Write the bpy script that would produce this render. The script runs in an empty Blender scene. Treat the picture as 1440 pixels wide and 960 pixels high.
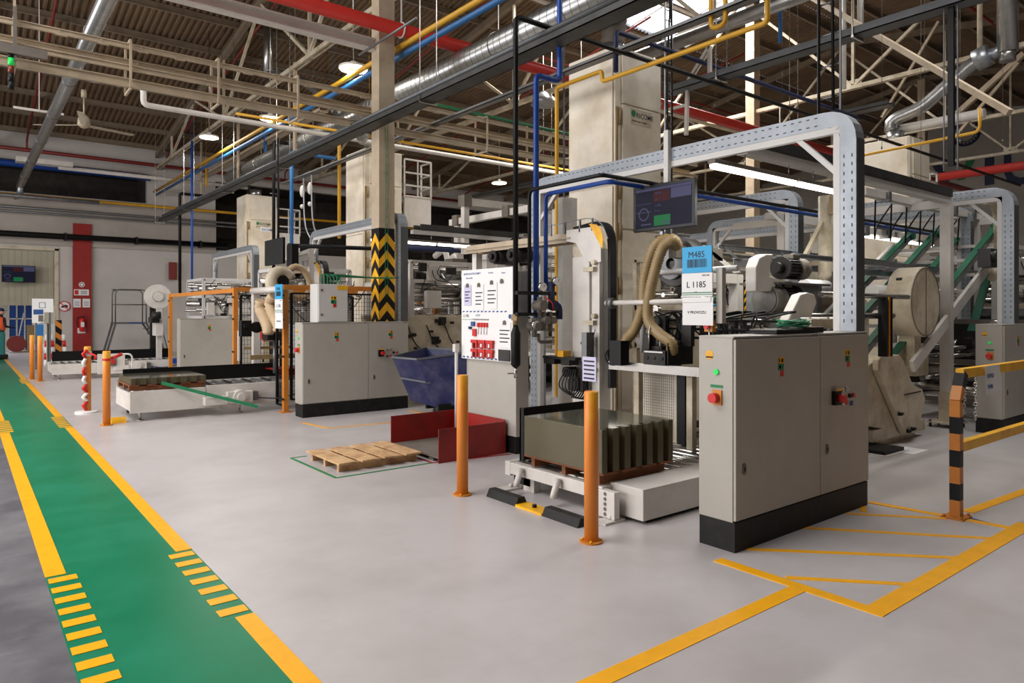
import bpy, math, random
from mathutils import Vector, Matrix
random.seed(7)
SC = bpy.context.scene
COL = SC.collection
# ------------------------------------------------------------------ camera, light, exposure
F, H = 982.0, 1.65                     # focal length in pixels of the 1440 frame, eye height
YAW = math.radians(51.72)              # X runs along the machine lines, Y along the walkway
CS, SN = math.cos(YAW), math.sin(YAW)
cd = bpy.data.cameras.new('camera'); cam = bpy.data.objects.new('camera', cd); COL.objects.link(cam)
cd.sensor_width = 36.0; cd.lens = 36.0*F/1440.0; cd.shift_y = -(480-438)/1440.0
cd.clip_start = 0.05; cd.clip_end = 200
cam.location = (0, 0, H); cam.rotation_euler = (math.pi/2, 0, YAW-math.pi/2)
SC.camera = cam
w = bpy.data.worlds.new('world'); SC.world = w; w.use_nodes = True
w.node_tree.nodes['Background'].inputs[0].default_value = (0.75, 0.85, 1.0, 1)
w.node_tree.nodes['Background'].inputs[1].default_value = 0.6
SC.view_settings.view_transform = 'Standard'; SC.view_settings.look = 'None'
SC.view_settings.gamma = 1.0; SC.view_settings.use_curve_mapping = False
SC.view_settings.exposure = 0.27
SC.cycles.max_bounces = 6; SC.cycles.diffuse_bounces = 3; SC.cycles.glossy_bounces = 3
SC.cycles.sample_clamp_indirect = 4.0
def area(name, loc, rot, sx, sy, power, col=(1,1,1)):
    l = bpy.data.lights.new(name, 'AREA'); l.shape = 'RECTANGLE'; l.size = sx; l.size_y = sy
    l.energy = power; l.color = col
    o = bpy.data.objects.new(name, l); COL.objects.link(o); o.location = loc; o.rotation_euler = rot
    return o
# daylight through the rooflights and through the side windows, plus one added overhead fill
area('rooflight_and_fill', (-4.3, 9.5, 9.7), (0, 0, 0), 7, 13, 1050, (1, .965, .93))
area('rooflight_and_fill', (16.1, 13.5, 10.4), (0, 0, 0), 7, 3, 1150, (1, .95, .88))
area('rooflight_and_fill', (11.5, 2.5, 9.2), (0, 0, 0), 5, 4, 230, (1, .96, .9))  # added fill under an unseen roof panel, brightens the curved casing
area('window_daylight', (-9.6, 14.0, 3.6), (0, -math.pi/2, 0), 3.6, 22, 1450, (1, .97, .97))
area('doorway_daylight', (-1.5, 38.5, 4.3), (0, 0, 0), 5, 6, 500, (.95, .98, 1))

# ------------------------------------------------------------------ pixel-of-the-frame to world, on a chosen real plane
def ray(px, py):
    a = (px-720)/F; b = (438-py)/F
    return (CS+a*SN, SN-a*CS, b)
def PX(px, py, X): r = ray(px, py); t = X/r[0]; return (X, r[1]*t, H+r[2]*t)
def PY(px, py, Y): r = ray(px, py); t = Y/r[1]; return (r[0]*t, Y, H+r[2]*t)
def PZ(px, py, Z=0.0): r = ray(px, py); t = (Z-H)/r[2]; return (r[0]*t, r[1]*t, Z)

# ------------------------------------------------------------------ materials
def lin(c):
    return tuple(((v/255)/12.92 if v/255 <= .04045 else ((v/255+.055)/1.055)**2.4) for v in c) + (1,)
MATS = {}
def mat(name, rgb, rough=.5, metal=0.0, var=.10, scale=3.0, bump=0.0, emit=None, dirt=None, spec=.5):
    m = bpy.data.materials.new(name); m.use_nodes = True; MATS[name] = m
    nt = m.node_tree; bs = nt.nodes['Principled BSDF']
    c = lin(rgb)
    bs.inputs['Roughness'].default_value = rough; bs.inputs['Metallic'].default_value = metal
    bs.inputs['Specular IOR Level'].default_value = spec
    bs.inputs['Base Color'].default_value = c
    if var > 0:
        tc = nt.nodes.new('ShaderNodeTexCoord'); nz = nt.nodes.new('ShaderNodeTexNoise')
        nz.inputs['Scale'].default_value = scale; nz.inputs['Detail'].default_value = 5
        nz.inputs['Roughness'].default_value = .65
        nt.links.new(tc.outputs['Object'], nz.inputs['Vector'])
        mx = nt.nodes.new('ShaderNodeMix'); mx.data_type = 'RGBA'
        d = lin(dirt) if dirt else tuple(v*(1-2.2*var) for v in c[:3]) + (1,)
        mx.inputs['A'].default_value = c; mx.inputs['B'].default_value = d
        rp = nt.nodes.new('ShaderNodeMapRange'); rp.inputs['From Min'].default_value = .42; rp.inputs['From Max'].default_value = .75
        nt.links.new(nz.outputs['Fac'], rp.inputs['Value'])
        nt.links.new(rp.outputs['Result'], mx.inputs['Factor'])
        nt.links.new(mx.outputs['Result'], bs.inputs['Base Color'])
        r2 = nt.nodes.new('ShaderNodeMapRange'); r2.inputs['To Min'].default_value = rough*.85; r2.inputs['To Max'].default_value = min(1, rough*1.25)
        nt.links.new(nz.outputs['Fac'], r2.inputs['Value']); nt.links.new(r2.outputs['Result'], bs.inputs['Roughness'])
        if bump:
            bp = nt.nodes.new('ShaderNodeBump'); bp.inputs['Strength'].default_value = bump; bp.inputs['Distance'].default_value = .01
            nt.links.new(nz.outputs['Fac'], bp.inputs['Height']); nt.links.new(bp.outputs['Normal'], bs.inputs['Normal'])
    if emit:
        bs.inputs['Emission Color'].default_value = lin(emit[0]); bs.inputs['Emission Strength'].default_value = emit[1]
    return m
mat('white_paint', (214,208,200), .4, var=.08)
mat('cream', (204,192,168), .45, var=.12, dirt=(150,132,105))
mat('cream_tower', (236,226,208), .5, var=.12, scale=.8, dirt=(190,170,138))
mat('beam_cream', (188,170,144), .5, var=.12)
mat('cabinet', (172,166,156), .38, var=.04)
mat('cabinet_light', (205,202,198), .38, var=.03)
mat('plinth', (13,13,13), .5, var=.2, dirt=(40,38,34), scale=9, spec=.3)
mat('black', (10,10,10), .5, var=.0, spec=.3)
mat('rubber', (18,17,16), .7, var=.1)
mat('dark_steel', (62,60,58), .4, .6, var=.2)
mat('machine_dark', (36,33,30), .5, .3, var=.25, scale=8)
mat('grey_steel', (120,120,120), .4, .6, var=.12)
mat('galv', (172,176,180), .35, .75, var=.18, scale=6)
mat('duct', (178,178,176), .28, .9, var=.12, scale=8)
mat('duct_seam', (120,118,112), .4, .8, var=0)
mat('tray_white', (152,158,164), .4, .35, var=.1)
mat('tray_side', (96,98,100), .45, .4, var=.1)
mat('tray_dark', (70,70,68), .5, .4, var=.2)
mat('slot', (28,32,36), .6, var=0)
mat('steel', (190,186,180), .25, .95, var=.08)
mat('brown_grey', (112,104,94), .6, 0, var=.15)
mat('red_pipe', (190,46,36), .4, var=.08)
mat('red_bin', (150,28,20), .42, var=.18, dirt=(110,24,18))
mat('sprinkler_red', (120,34,26), .5, var=0)
mat('red', (200,32,28), .4, var=0)
mat('wall_red', (150,30,22), .6, var=.08)
mat('yellow', (246,184,6), .45, var=.1, dirt=(205,140,30))
mat('bollard_orange', (226,138,38), .42, var=.0)
mat('orange_frame', (206,128,44), .45, var=.1)
mat('pipe_yellow', (214,160,34), .42, var=.05)
mat('pipe_blue', (24,72,160), .38, var=.05)
mat('pipe_sky', (42,104,160), .42, var=.05)
mat('skip_blue', (20,24,72), .45, var=.35, dirt=(66,66,92), scale=4)
mat('line_yellow', (252,178,8), .35, var=.06, scale=6)
mat('line_green', (20,128,70), .4, var=.1)
mat('line_red', (170,30,40), .4, var=.05)
mat('line_blue', (60,80,120), .4, var=0)
mat('wood', (206,168,122), .65, var=.22, scale=7, dirt=(150,108,70))
mat('wood_dark', (130,76,42), .7, var=.2, scale=7)
mat('sheet_stack', (88,80,58), .35, .2, var=.08, scale=2)
mat('sheet_top', (150,150,130), .10, .75, var=.03, scale=2)
mat('paper', (232,230,228), .6, var=0)
mat('paper_lilac', (200,196,222), .6, var=0)
mat('sign_blue', (40,160,212), .5, var=0)
mat('ink', (30,30,40), .6, var=0)
mat('ink_blue', (40,80,140), .6, var=0)
mat('navy', (26,34,72), .6, var=0)
mat('green', (20,120,66), .45, var=.05)
mat('green_belt', (8,92,62), .5, var=.12)
mat('hose', (150,126,86), .45, var=.1, scale=10)
mat('hose_pale', (196,170,136), .5, var=.1)
mat('screen_frame', (9,9,11), .5, var=0)
mat('screen', (8,8,18), .5, var=0, emit=((22,22,48), .35), spec=.15)
mat('screen_red', (40,10,14), .5, var=0, emit=((60,20,26), .4), spec=.15)
mat('screen_green', (12,60,34), .5, var=0, emit=((30,120,66), .4), spec=.15)
mat('screen_pale', (40,40,60), .5, var=0, emit=((80,80,112), .4), spec=.15)
mat('lamp_white', (250,250,245), .4, var=0, emit=((255,250,240), 4.5))
mat('lamp_ring', (250,250,245), .4, var=0, emit=((255,246,226), 7.0))
mat('rooflight', (235,240,245), .4, var=0, emit=((240,245,255), 3.0))
mat('led_green', (20,200,80), .4, var=0, emit=((20,170,70), .35))
mat('led_off', (110,40,20), .4, var=0)
mat('cable_green', (34,128,84), .5, var=0)
mat('motor_grey', (112,106,98), .4, .3, var=.15, scale=8)
mat('vest_orange', (235,90,40), .6, var=.05)
mat('cloth_dark', (28,30,40), .8, var=.1)
mat('skin', (200,150,125), .6, var=0)
mat('teal', (30,110,105), .5, var=0)
mat('container_blue', (24,70,150), .5, var=.05)
mat('glass_clear', (220,225,225), .1, var=0)

# ceiling sheet, walls and floors with their own wear
mat('ceiling_sheet', (110,88,64), .7, var=.18, scale=.6, dirt=(80,62,46))
mat('purlin', (128,112,92), .6, var=.15)
mat('roof_wall', (176,168,158), .8, var=.10, scale=.5)
mat('wall_plaster', (196,190,184), .75, var=.06, scale=.6)
mat('shutter', (168,162,142), .6, var=.05)
mat('recess', (60,54,48), .8, var=.2)
def floor_mat(name, rgb, rough, dirt, sc, scratch, spec=.5):
    m = mat(name, rgb, rough, 0, .1, sc, dirt=dirt, spec=spec)
    nt = m.node_tree; bs = nt.nodes['Principled BSDF']
    src = bs.inputs['Base Color'].links[0].from_socket
    tc = nt.nodes.new('ShaderNodeTexCoord'); mp = nt.nodes.new('ShaderNodeMapping')
    mp.inputs['Rotation'].default_value = (0, 0, .5); mp.inputs['Scale'].default_value = (1.2, 9, 1)
    n = nt.nodes.new('ShaderNodeTexNoise'); n.inputs['Scale'].default_value = 1.6; n.inputs['Detail'].default_value = 8; n.inputs['Distortion'].default_value = .6
    nt.links.new(tc.outputs['Object'], mp.inputs['Vector']); nt.links.new(mp.outputs['Vector'], n.inputs['Vector'])
    r = nt.nodes.new('ShaderNodeMapRange'); r.inputs['From Min'].default_value = .62; r.inputs['From Max'].default_value = .8; r.inputs['To Max'].default_value = scratch
    nt.links.new(n.outputs['Fac'], r.inputs['Value'])
    mx = nt.nodes.new('ShaderNodeMix'); mx.data_type = 'RGBA'
    mx.inputs['B'].default_value = lin(dirt)
    nt.links.new(src, mx.inputs['A']); nt.links.new(r.outputs['Result'], mx.inputs['Factor'])
    nt.links.new(mx.outputs['Result'], bs.inputs['Base Color'])
    return m
floor_mat('floor_grey', (194,188,187), .30, (174,167,164), .8, .35)
floor_mat('floor_dark', (86,85,90), .45, (130,128,130), 1.2, .5)
floor_mat('floor_green', (0,118,80), .32, (30,132,98), 1.5, .30, spec=.3)

# ------------------------------------------------------------------ mesh builder
class M:
    def __init__(s): s.v = []; s.f = []; s.m = []; s.sm = []; s.mi = 0
    def mat(s, i): s.mi = i; return s
    def add(s, vs, fs, smooth=False):
        b = len(s.v); s.v += [tuple(v) for v in vs]
        for i, f in enumerate(fs):
            s.f.append([b+k for k in f]); s.m.append(s.mi)
            s.sm.append(smooth[i] if isinstance(smooth, list) else smooth)
        return s
    def box(s, x0, x1, y0, y1, z0, z1):
        vs = [(x,y,z) for z in (z0,z1) for y in (y0,y1) for x in (x0,x1)]
        return s.add(vs, [(0,2,3,1),(4,5,7,6),(0,1,5,4),(1,3,7,5),(3,2,6,7),(2,0,4,6)])
    def bar(s, p0, p1, a, b=None, up=(0,0,1)):
        b = b or a; p0 = Vector(p0); p1 = Vector(p1); d = (p1-p0)
        if d.length < 1e-6: return s
        d.normalize(); u = Vector(up)
        if abs(d.dot(u)) > .98: u = Vector((0,1,0))
        r = d.cross(u).normalized(); u = r.cross(d).normalized()
        vs = [p+r*(i*a/2)+u*(j*b/2) for p in (p0,p1) for i,j in ((-1,-1),(1,-1),(1,1),(-1,1))]
        return s.add(vs, [(0,1,2,3),(7,6,5,4),(0,4,5,1),(1,5,6,2),(2,6,7,3),(3,7,4,0)])
    def ibeam(s, p0, p1, h, wd, t=.02):
        p0 = Vector(p0); p1 = Vector(p1); d = (p1-p0).normalized(); r = d.cross(Vector((0,0,1))).normalized(); u = r.cross(d)
        s.bar(p0+u*(h/2-t/2), p1+u*(h/2-t/2), wd, t); s.bar(p0-u*(h/2-t/2), p1-u*(h/2-t/2), wd, t)
        return s.bar(p0, p1, t, h-2*t)
    def tube(s, pts, r, seg=8, cap=True, radii=None):
        P = [Vector(p) for p in pts]; n = len(P)
        if n < 2: return s
        T = []
        for i in range(n):
            a = (P[i]-P[i-1]).normalized() if i else (P[1]-P[0]).normalized()
            b = (P[i+1]-P[i]).normalized() if i < n-1 else a
            t = a+b; T.append(t.normalized() if t.length > 1e-6 else a)
        t0 = T[0]; u = Vector((0,0,1)) if abs(t0.z) < .9 else Vector((1,0,0))
        N = (u-t0*u.dot(t0)).normalized(); vs = []
        for i in range(n):
            if i:
                N = N - T[i]*N.dot(T[i]); N.normalize()
            B = T[i].cross(N); rr = radii[i] if radii else r
            k = 1.0
            if 0 < i < n-1:
                c = (P[i]-P[i-1]).normalized().dot(T[i]); k = 1/max(c, .6)
            for j in range(seg):
                a = 2*math.pi*j/seg; vs.append(P[i]+(N*math.cos(a)+B*math.sin(a))*rr*(k if k < 1.3 else 1.3))
        fs = []; sm = []
        for i in range(n-1):
            for j in range(seg):
                a = i*seg+j; b = i*seg+(j+1) % seg; fs.append((a, b, b+seg, a+seg)); sm.append(True)
        if cap:
            fs.append(tuple(reversed(range(seg)))); fs.append(tuple(range((n-1)*seg, n*seg))); sm += [False, False]
        return s.add(vs, fs, sm)
    def cyl(s, p0, p1, r, seg=16, r2=None): return s.tube([p0, p1], r, seg, radii=[r, r if r2 is None else r2])
    def prism(s, poly, vec):
        n = len(poly); v = Vector(vec)
        vs = [Vector(p) for p in poly]+[Vector(p)+v for p in poly]
        fs = [tuple(range(n))[::-1], tuple(range(n, 2*n))]+[(i, (i+1) % n, n+(i+1) % n, n+i) for i in range(n)]
        return s.add(vs, fs)
    def sweep(s, pts, nrm, wn, wi):       # rectangle wn along nrm, wi inside the plane, mitred
        P = [Vector(p) for p in pts]; n = len(P); nrm = Vector(nrm).normalized(); vs = []
        for i in range(n):
            a = (P[i]-P[i-1]).normalized() if i else (P[1]-P[0]).normalized()
            b = (P[i+1]-P[i]).normalized() if i < n-1 else a
            t = (a+b).normalized(); q = nrm.cross(t).normalized(); k = 1/max(a.dot(t), .5)
            for sn, si in ((-1,-1),(1,-1),(1,1),(-1,1)): vs.append(P[i]+nrm*(sn*wn/2)+q*(si*wi/2*k))
        fs = [(3,2,1,0), tuple(range(4*n-4, 4*n))]
        for i in range(n-1):
            for j in range(4):
                a = 4*i+j; b = 4*i+(j+1) % 4; fs.append((a, b, b+4, a+4))
        return s.add(vs, fs)
    def torus(s, c, axis, R, r, seg=24, rs=8, arc=1.0):
        c = Vector(c); ax = Vector(axis).normalized(); u = ax.orthogonal().normalized(); v = ax.cross(u)
        n = seg if arc >= 1 else seg+1
        pts = [c+(u*math.cos(2*math.pi*arc*i/seg)+v*math.sin(2*math.pi*arc*i/seg))*R for i in range(n)]
        vs = []
        for i, p in enumerate(pts):
            rad = (p-c).normalized()
            for j in range(rs):
                a = 2*math.pi*j/rs; vs.append(p+rad*(math.cos(a)*r)+ax*(math.sin(a)*r))
        fs = []
        for i in range(seg):
            k = (i+1) % n if arc >= 1 else i+1
            for j in range(rs): fs.append((i*rs+j, k*rs+j, k*rs+(j+1) % rs, i*rs+(j+1) % rs))
        return s.add(vs, fs, True)
    def ball(s, c, r, seg=12, rings=8, sc=(1,1,1)):
        vs = []; fs = []
        for i in range(rings+1):
            th = math.pi*i/rings
            for j in range(seg):
                ph = 2*math.pi*j/seg
                vs.append((c[0]+r*sc[0]*math.sin(th)*math.cos(ph), c[1]+r*sc[1]*math.sin(th)*math.sin(ph), c[2]+r*sc[2]*math.cos(th)))
        for i in range(rings):
            for j in range(seg): fs.append((i*seg+j, (i+1)*seg+j, (i+1)*seg+(j+1) % seg, i*seg+(j+1) % seg))
        return s.add(vs, fs, True)
    def disc(s, c, n, R, r=0.0, t=.01, seg=24):
        n = Vector(n).normalized(); u = n.orthogonal().normalized(); v = n.cross(u); c = Vector(c); vs = []
        for z in (0, t):
            for rr in (R, r):
                for i in range(seg):
                    a = 2*math.pi*i/seg; vs.append(c+n*z+(u*math.cos(a)+v*math.sin(a))*rr)
        fs = []; S = seg
        for i in range(S):
            k = (i+1) % S
            fs += [(i, S+i, S+k, k), (2*S+i, 2*S+k, 3*S+k, 3*S+i), (i, k, 2*S+k, 2*S+i)]
            if r > 0: fs.append((S+i, 3*S+i, 3*S+k, S+k))
        return s.add(vs, fs)
    def text(s, string, size, org, face='-X', align='LEFT', ext=.0008, cols=None, wscale=1.0, bold=.009):
        cu = bpy.data.curves.new('lettering', 'FONT'); cu.body = string; cu.size = size; cu.align_x = align; cu.extrude = ext; cu.resolution_u = 2; cu.offset = bold*size
        o = bpy.data.objects.new('lettering', cu); COL.objects.link(o)
        dg = bpy.context.evaluated_depsgraph_get(); dg.update()
        me = bpy.data.meshes.new_from_object(o.evaluated_get(dg))
        ax = {'-X': (Vector((0,-1,0)), Vector((-1,0,0))), '-Y': (Vector((1,0,0)), Vector((0,-1,0)))}[face]
        og = Vector(org)
        vs = [og+ax[0]*v.co.x*wscale+Vector((0,0,1))*v.co.y+ax[1]*v.co.z for v in me.vertices]
        fs = [tuple(p.vertices) for p in me.polygons]
        s.add(vs, fs)
        bpy.data.objects.remove(o); bpy.data.curves.remove(cu); bpy.data.meshes.remove(me)
        return s
def rounded(pts, rad, n=5):
    P = [Vector(p) for p in pts]; out = [P[0]]
    for i in range(1, len(P)-1):
        a = P[i-1]-P[i]; b = P[i+1]-P[i]; r = min(rad, a.length*.49, b.length*.49)
        A = P[i]+a.normalized()*r; B = P[i]+b.normalized()*r
        for k in range(n+1):
            t = k/n; out.append(A*(1-t)**2+P[i]*2*t*(1-t)+B*t*t)
    out.append(P[-1]); return out
def spline(pts, n=8):
    P = [Vector(p) for p in pts]; P = [P[0]*2-P[1]]+P+[P[-1]*2-P[-2]]; out = []
    for i in range(1, len(P)-2):
        for k in range(n):
            t = k/n; a, b, c, d = P[i-1:i+3]
            out.append(.5*((2*b)+(c-a)*t+(2*a-5*b+4*c-d)*t*t+(3*b-a-3*c+d)*t**3))
    out.append(P[-2]); return out
def ribbed(pts, r, pitch=.03, seg=12, depth=.16):
    S = [Vector(p) for p in pts]; out = [S[0]]; acc = 0
    for a, b in zip(S, S[1:]):
        L = (b-a).length; k = 0
        while acc+L-k*pitch > pitch and k < 400:
            k += 1; out.append(a+(b-a)*min(1, (k*pitch-acc)/L))
        acc = acc+L-k*pitch
    return out, [r*(1+depth*(i % 2)) for i in range(len(out))]

LOC = {}
def mk(name, m, mats, loc, parent=None, bevel=0.0):
    me = bpy.data.meshes.new(name)
    me.from_pydata([(v[0]-loc[0], v[1]-loc[1], v[2]-loc[2]) for v in m.v], [], m.f)
    for n in ([mats] if isinstance(mats, str) else mats): me.materials.append(MATS[n])
    me.polygons.foreach_set('material_index', m.m); me.polygons.foreach_set('use_smooth', m.sm)
    me.update()
    o = bpy.data.objects.new(name, me); COL.objects.link(o); LOC[o.name] = tuple(loc)
    if parent is not None: o.parent = parent
    else: o.location = loc
    if bevel:
        b = o.modifiers.new('edge', 'BEVEL'); b.width = bevel; b.segments = 2; b.limit_method = 'ANGLE'
    return o
def thing(name, label, cat, loc, group=None, kind=None):
    o = bpy.data.objects.new(name, None); COL.objects.link(o); o.location = loc; LOC[o.name] = tuple(loc)
    o.empty_display_size = .1
    o['label'] = label; o['category'] = cat
    if group: o['group'] = group
    if kind: o['kind'] = kind
    return o
SPLIT = {'leg', 'clamp', 'side_plate', 'rubber_block', 'post', 'bolt', 'bracket', 'hinge', 'roller', 'gusset_plate', 'lock', 'levelling_foot', 'support_leg', 'tread', 'lockout_clamp', 'valve_box', 'guard_bar', 'valve', 'crossbar', 'tool_box'}
def islands(m):
    par = list(range(len(m.v)))
    def fd(a):
        while par[a] != a: par[a] = par[par[a]]; a = par[a]
        return a
    for f in m.f:
        for k in f[1:]: par[fd(k)] = fd(f[0])
    g = {}
    for i, f in enumerate(m.f): g.setdefault(fd(f[0]), []).append(i)
    out = []
    for fs in g.values():
        ids = sorted({k for i in fs for k in m.f[i]}); mp = {k: n for n, k in enumerate(ids)}; q = M()
        q.v = [m.v[k] for k in ids]; q.f = [[mp[k] for k in m.f[i]] for i in fs]; q.m = [m.m[i] for i in fs]; q.sm = [m.sm[i] for i in fs]; out.append(q)
    return out
def part(par, name, m, mats, label=None, bevel=0.0):
    if name in SPLIT:
        L = islands(m)
        if 1 < len(L) <= 40: return [part_one(par, name, q, mats, label, bevel) for q in L][0]
    return part_one(par, name, m, mats, label, bevel)
def part_one(par, name, m, mats, label=None, bevel=0.0):
    o = mk(name, m, mats, LOC[par.name], par, bevel)
    if label: o['label'] = label
    return o
def solo(name, m, mats, label, cat, group=None, bevel=0.0, kind=None):
    xs = [v[0] for v in m.v]; ys = [v[1] for v in m.v]; zs = [v[2] for v in m.v]
    o = mk(name, m, mats, ((min(xs)+max(xs))/2, (min(ys)+max(ys))/2, min(zs)), None, bevel)
    o['label'] = label; o['category'] = cat
    if group: o['group'] = group
    if kind: o['kind'] = kind
    return o
def struct(name, m, mats, parent=None, label=None):
    o = mk(name, m, mats, (0,0,0), parent)
    if parent is None: o['kind'] = 'structure'
    if label: o['label'] = label
    return o
KIDS = {}
def dup(root, delta, label=None, group=None):
    def cp(o, par):
        c = o.copy(); COL.objects.link(c)
        L = LOC[o.name]; LOC[c.name] = (L[0]+delta[0], L[1]+delta[1], L[2]+delta[2])
        if par is None: c.location = LOC[c.name]
        else: c.parent = par
        for ch in [x for x in bpy.data.objects if x.parent == o]: cp(ch, c)
        return c
    c = cp(root, None)
    if label: c['label'] = label
    if group: c['group'] = group
    return c
# ================================================================== SETTING
YB = 31.5; XR = 38.5; XL = -10.0; YF = -8.0
def roofz(y): return 8.3+.15*(YB-y) if y >= 11.7 else 8.3+.15*(YB-11.7)-.15*(11.7-y)
LANE_L, LANE_R = .41, 1.26
fl = M(); fl.box(LANE_R, XR, YF, YB, -.2, 0)
floor = struct('floor', fl, 'floor_grey', label='pale grey epoxy factory floor')
g = M(); g.box(LANE_L, LANE_R, YF, YB+10, -.2, 0)
struct('walkway_surface', g, 'floor_green', floor, 'green painted pedestrian walkway')
d = M(); d.box(XL, LANE_L, YF, YB, -.2, 0)
struct('aisle_surface', d, 'floor_dark', floor, 'dark grey worn aisle floor')
d = M(); d.box(-8, LANE_L, YB, YB+12, -.2, 0); d.box(LANE_R, 7, YB, YB+12, -.2, 0)
struct('doorway_floor', d, 'floor_grey', floor)
# yellow edge lines with their zebra gaps
def zline(x0, x1, zx0, zx1, name, near=3.88):
    m = M(); zs = [(near, 5.19), (11.72, 13.05), (19.45, 20.8)]
    y = -2.0
    for a, b in zs+[(YB+4, None)]:
        m.box(x0, x1, y, a, 0, .003)
        if b:
            n = round((b-a)/.187); p = (b-a)/n
            for k in range(n): m.box(zx0, zx1, a+p*(k+.27), a+p*(k+.77), 0, .003)
            y = b
    struct(name, m, 'line_yellow', floor, 'yellow walkway edge line with zebra dashes')
zline(.41, .52, .42, .57, 'edge_line', 3.32)
zline(1.16, 1.26, 1.10, 1.25, 'edge_line')
def tape(pts, wd, mt, name, z=.003):
    m = M()
    for a, b in zip(pts, pts[1:]):
        A = Vector((a[0], a[1], z/2)); B = Vector((b[0], b[1], z/2)); m.bar(A, B, wd, z)
    return struct(name, m, mt, floor)
tape([(.3, 2.21), (3.92, 2.21)], .10, 'line_yellow', 'floor_line', .003)
tape([(3.95, 2.80), (3.95, 1.72)], .09, 'line_yellow', 'floor_line', .0034)
tape([(3.92, 1.78), (6.50, 1.78)], .12, 'line_yellow', 'floor_line', .0038)
tape([PZ(1222,706)[:2], PZ(1436,745)[:2]], .07, 'line_yellow', 'floor_line', .0042)
tape([PZ(1360,720)[:2], PZ(1520,662)[:2]], .09, 'line_yellow', 'floor_line', .0030)
for a, b in (((1105,812),(1288,822)), ((1050,772),(1345,784)), ((1130,742),(1395,757)), ((1190,722),(1330,729))):
    tape([PZ(*a)[:2], PZ(*b)[:2]], .05, 'line_yellow', 'hatch_line', .0026)
tape([PZ(1360,727)[:2], PZ(1470,757)[:2]], .03, 'line_blue', 'floor_line', .0024)
tape([PZ(1200,662)[:2], PZ(1215,720)[:2]], .05, 'line_yellow', 'floor_line', .003)
tape([PZ(425,594)[:2], PZ(462,602)[:2], PZ(550,594)[:2]], .05, 'line_yellow', 'floor_line', .003)
tape([PZ(575,577)[:2], PZ(606,583)[:2]], .05, 'line_yellow', 'floor_line', .003)
tape([(3.1, 7.72), (2.92, 7.72), (2.92, 6.52), (4.02, 6.52)], .035, 'line_green', 'floor_line', .003)
tape([(4.02, 6.52), (5.0, 6.36)], .035, 'line_red', 'floor_line', .0032)
tape([(4.04, 6.52), (4.04, 6.9)], .035, 'line_red', 'floor_line', .0034)

# --- back wall with doorway, mezzanine recess, bands
wb = M(); T = .3
DX0, DX1, DZ = -3.0, 2.83, 3.95
RX0, RX1, RZ0, RZ1 = -8, PY(207,270,YB)[0], PY(100,265,YB)[2], PY(100,232,YB)[2]
RZ0 = 6.05; RZ1 = 7.25
wb.box(XL, DX0, YB, YB+T, 0, RZ0); wb.box(DX1, 8.6, YB, YB+T, 0, RZ0); wb.box(8.6, XR, YB, YB+T, 0, 4.3); wb.box(DX0, DX1, YB, YB+T, DZ, RZ0)
wb.box(RX1, 8.6, YB, YB+T, RZ0, RZ1); wb.box(XL, RX0, YB, YB+T, RZ0, RZ1); wb.box(XL, XR, YB, YB+T, RZ1, 8.6)
wall_back = struct('wall_back', wb, 'wall_plaster')
m = M(); m.box(8.6, XR, YB+3.0, YB+3.1, 4.2, 7.3); m.box(8.6, XR, YB+T, YB+3, 4.2, 4.3); m.box(8.55, 8.6, YB+T, YB+3, 4.3, 7.25); m.box(8.55, XR, YB+T, YB+3.1, 7.3, 7.4)
for k in range(9): m.box(10+3*k, 10.12+3*k, YB+.1, YB+.25, 4.3, 7.25)
struct('window_9', m, 'recess', label='long dark mezzanine opening in the back wall beyond the towers')
m = M(); m.box(DX1+.0, 8.6, YB-.10, YB, 4.15, 5.9); m.box(XL, DX1, YB-.10, YB, 4.15, 5.9)
struct('trim_1', m, 'roof_wall', label='darker beige wall band above the doorway')
m = M(); m.box(RX0, RX1, YB+2.2, YB+2.3, RZ0, RZ1); m.box(RX0, RX1, YB+T, YB+2.3, RZ0-.05, RZ0); m.box(RX0, RX1, YB+T, YB+2.3, RZ1, RZ1+.05); m.box(RX1, RX1+.05, YB+T, YB+2.3, RZ0, RZ1)
struct('window_1', m, 'recess', label='dark mezzanine opening high in the back wall')
m = M(); m.box(XR, XR+.3, YF, YB+T, 0, 12)
wall_right = struct('wall_right', m, 'roof_wall')
# wall left with window band
m = M(); m.box(XL-.3, XL, YF, YB+T, 0, 1.8); m.box(XL-.3, XL, YF, YB+T, 5.4, 12); m.box(XL-.3, XL, YF, 3, 1.8, 5.4); m.box(XL-.3, XL, 25, YB, 1.8, 5.4)
struct('wall_left', m, 'wall_plaster')
m = M(); m.box(XL, XR, YF-.3, YF, 0, 12)
struct('wall_front', m, 'brown_grey')
# beyond the doorway
m = M(); m.box(-8, 7, YB+12, YB+12.2, 0, 4.5); m.box(7, 7.2, YB+T, YB+12, 0, 4.5); m.box(-8.2, -8, YB+T, YB+12, 0, 4.5); 
struct('wall_beyond', m, 'wall_plaster')
# shutter door
m = M(); x = DX0
while x < DX1: m.box(x, x+.16, YB+.06, YB+.10, 1.88, DZ); m.box(x+.16, x+.2, YB+.07, YB+.10, 1.88, DZ); x += .2
dr = struct('door_1', m, 'shutter', label='half-open beige slatted shutter door')
m = M(); m.box(DX1-.05, DX1+.08, YB-.06, YB, 0, DZ+.08); m.box(DX0, DX1+.08, YB-.06, YB, DZ, DZ+.12); m.box(DX0-.05, DX0, YB-.06, YB, 0, DZ)
struct('door_frame', m, 'cream', dr)
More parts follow.
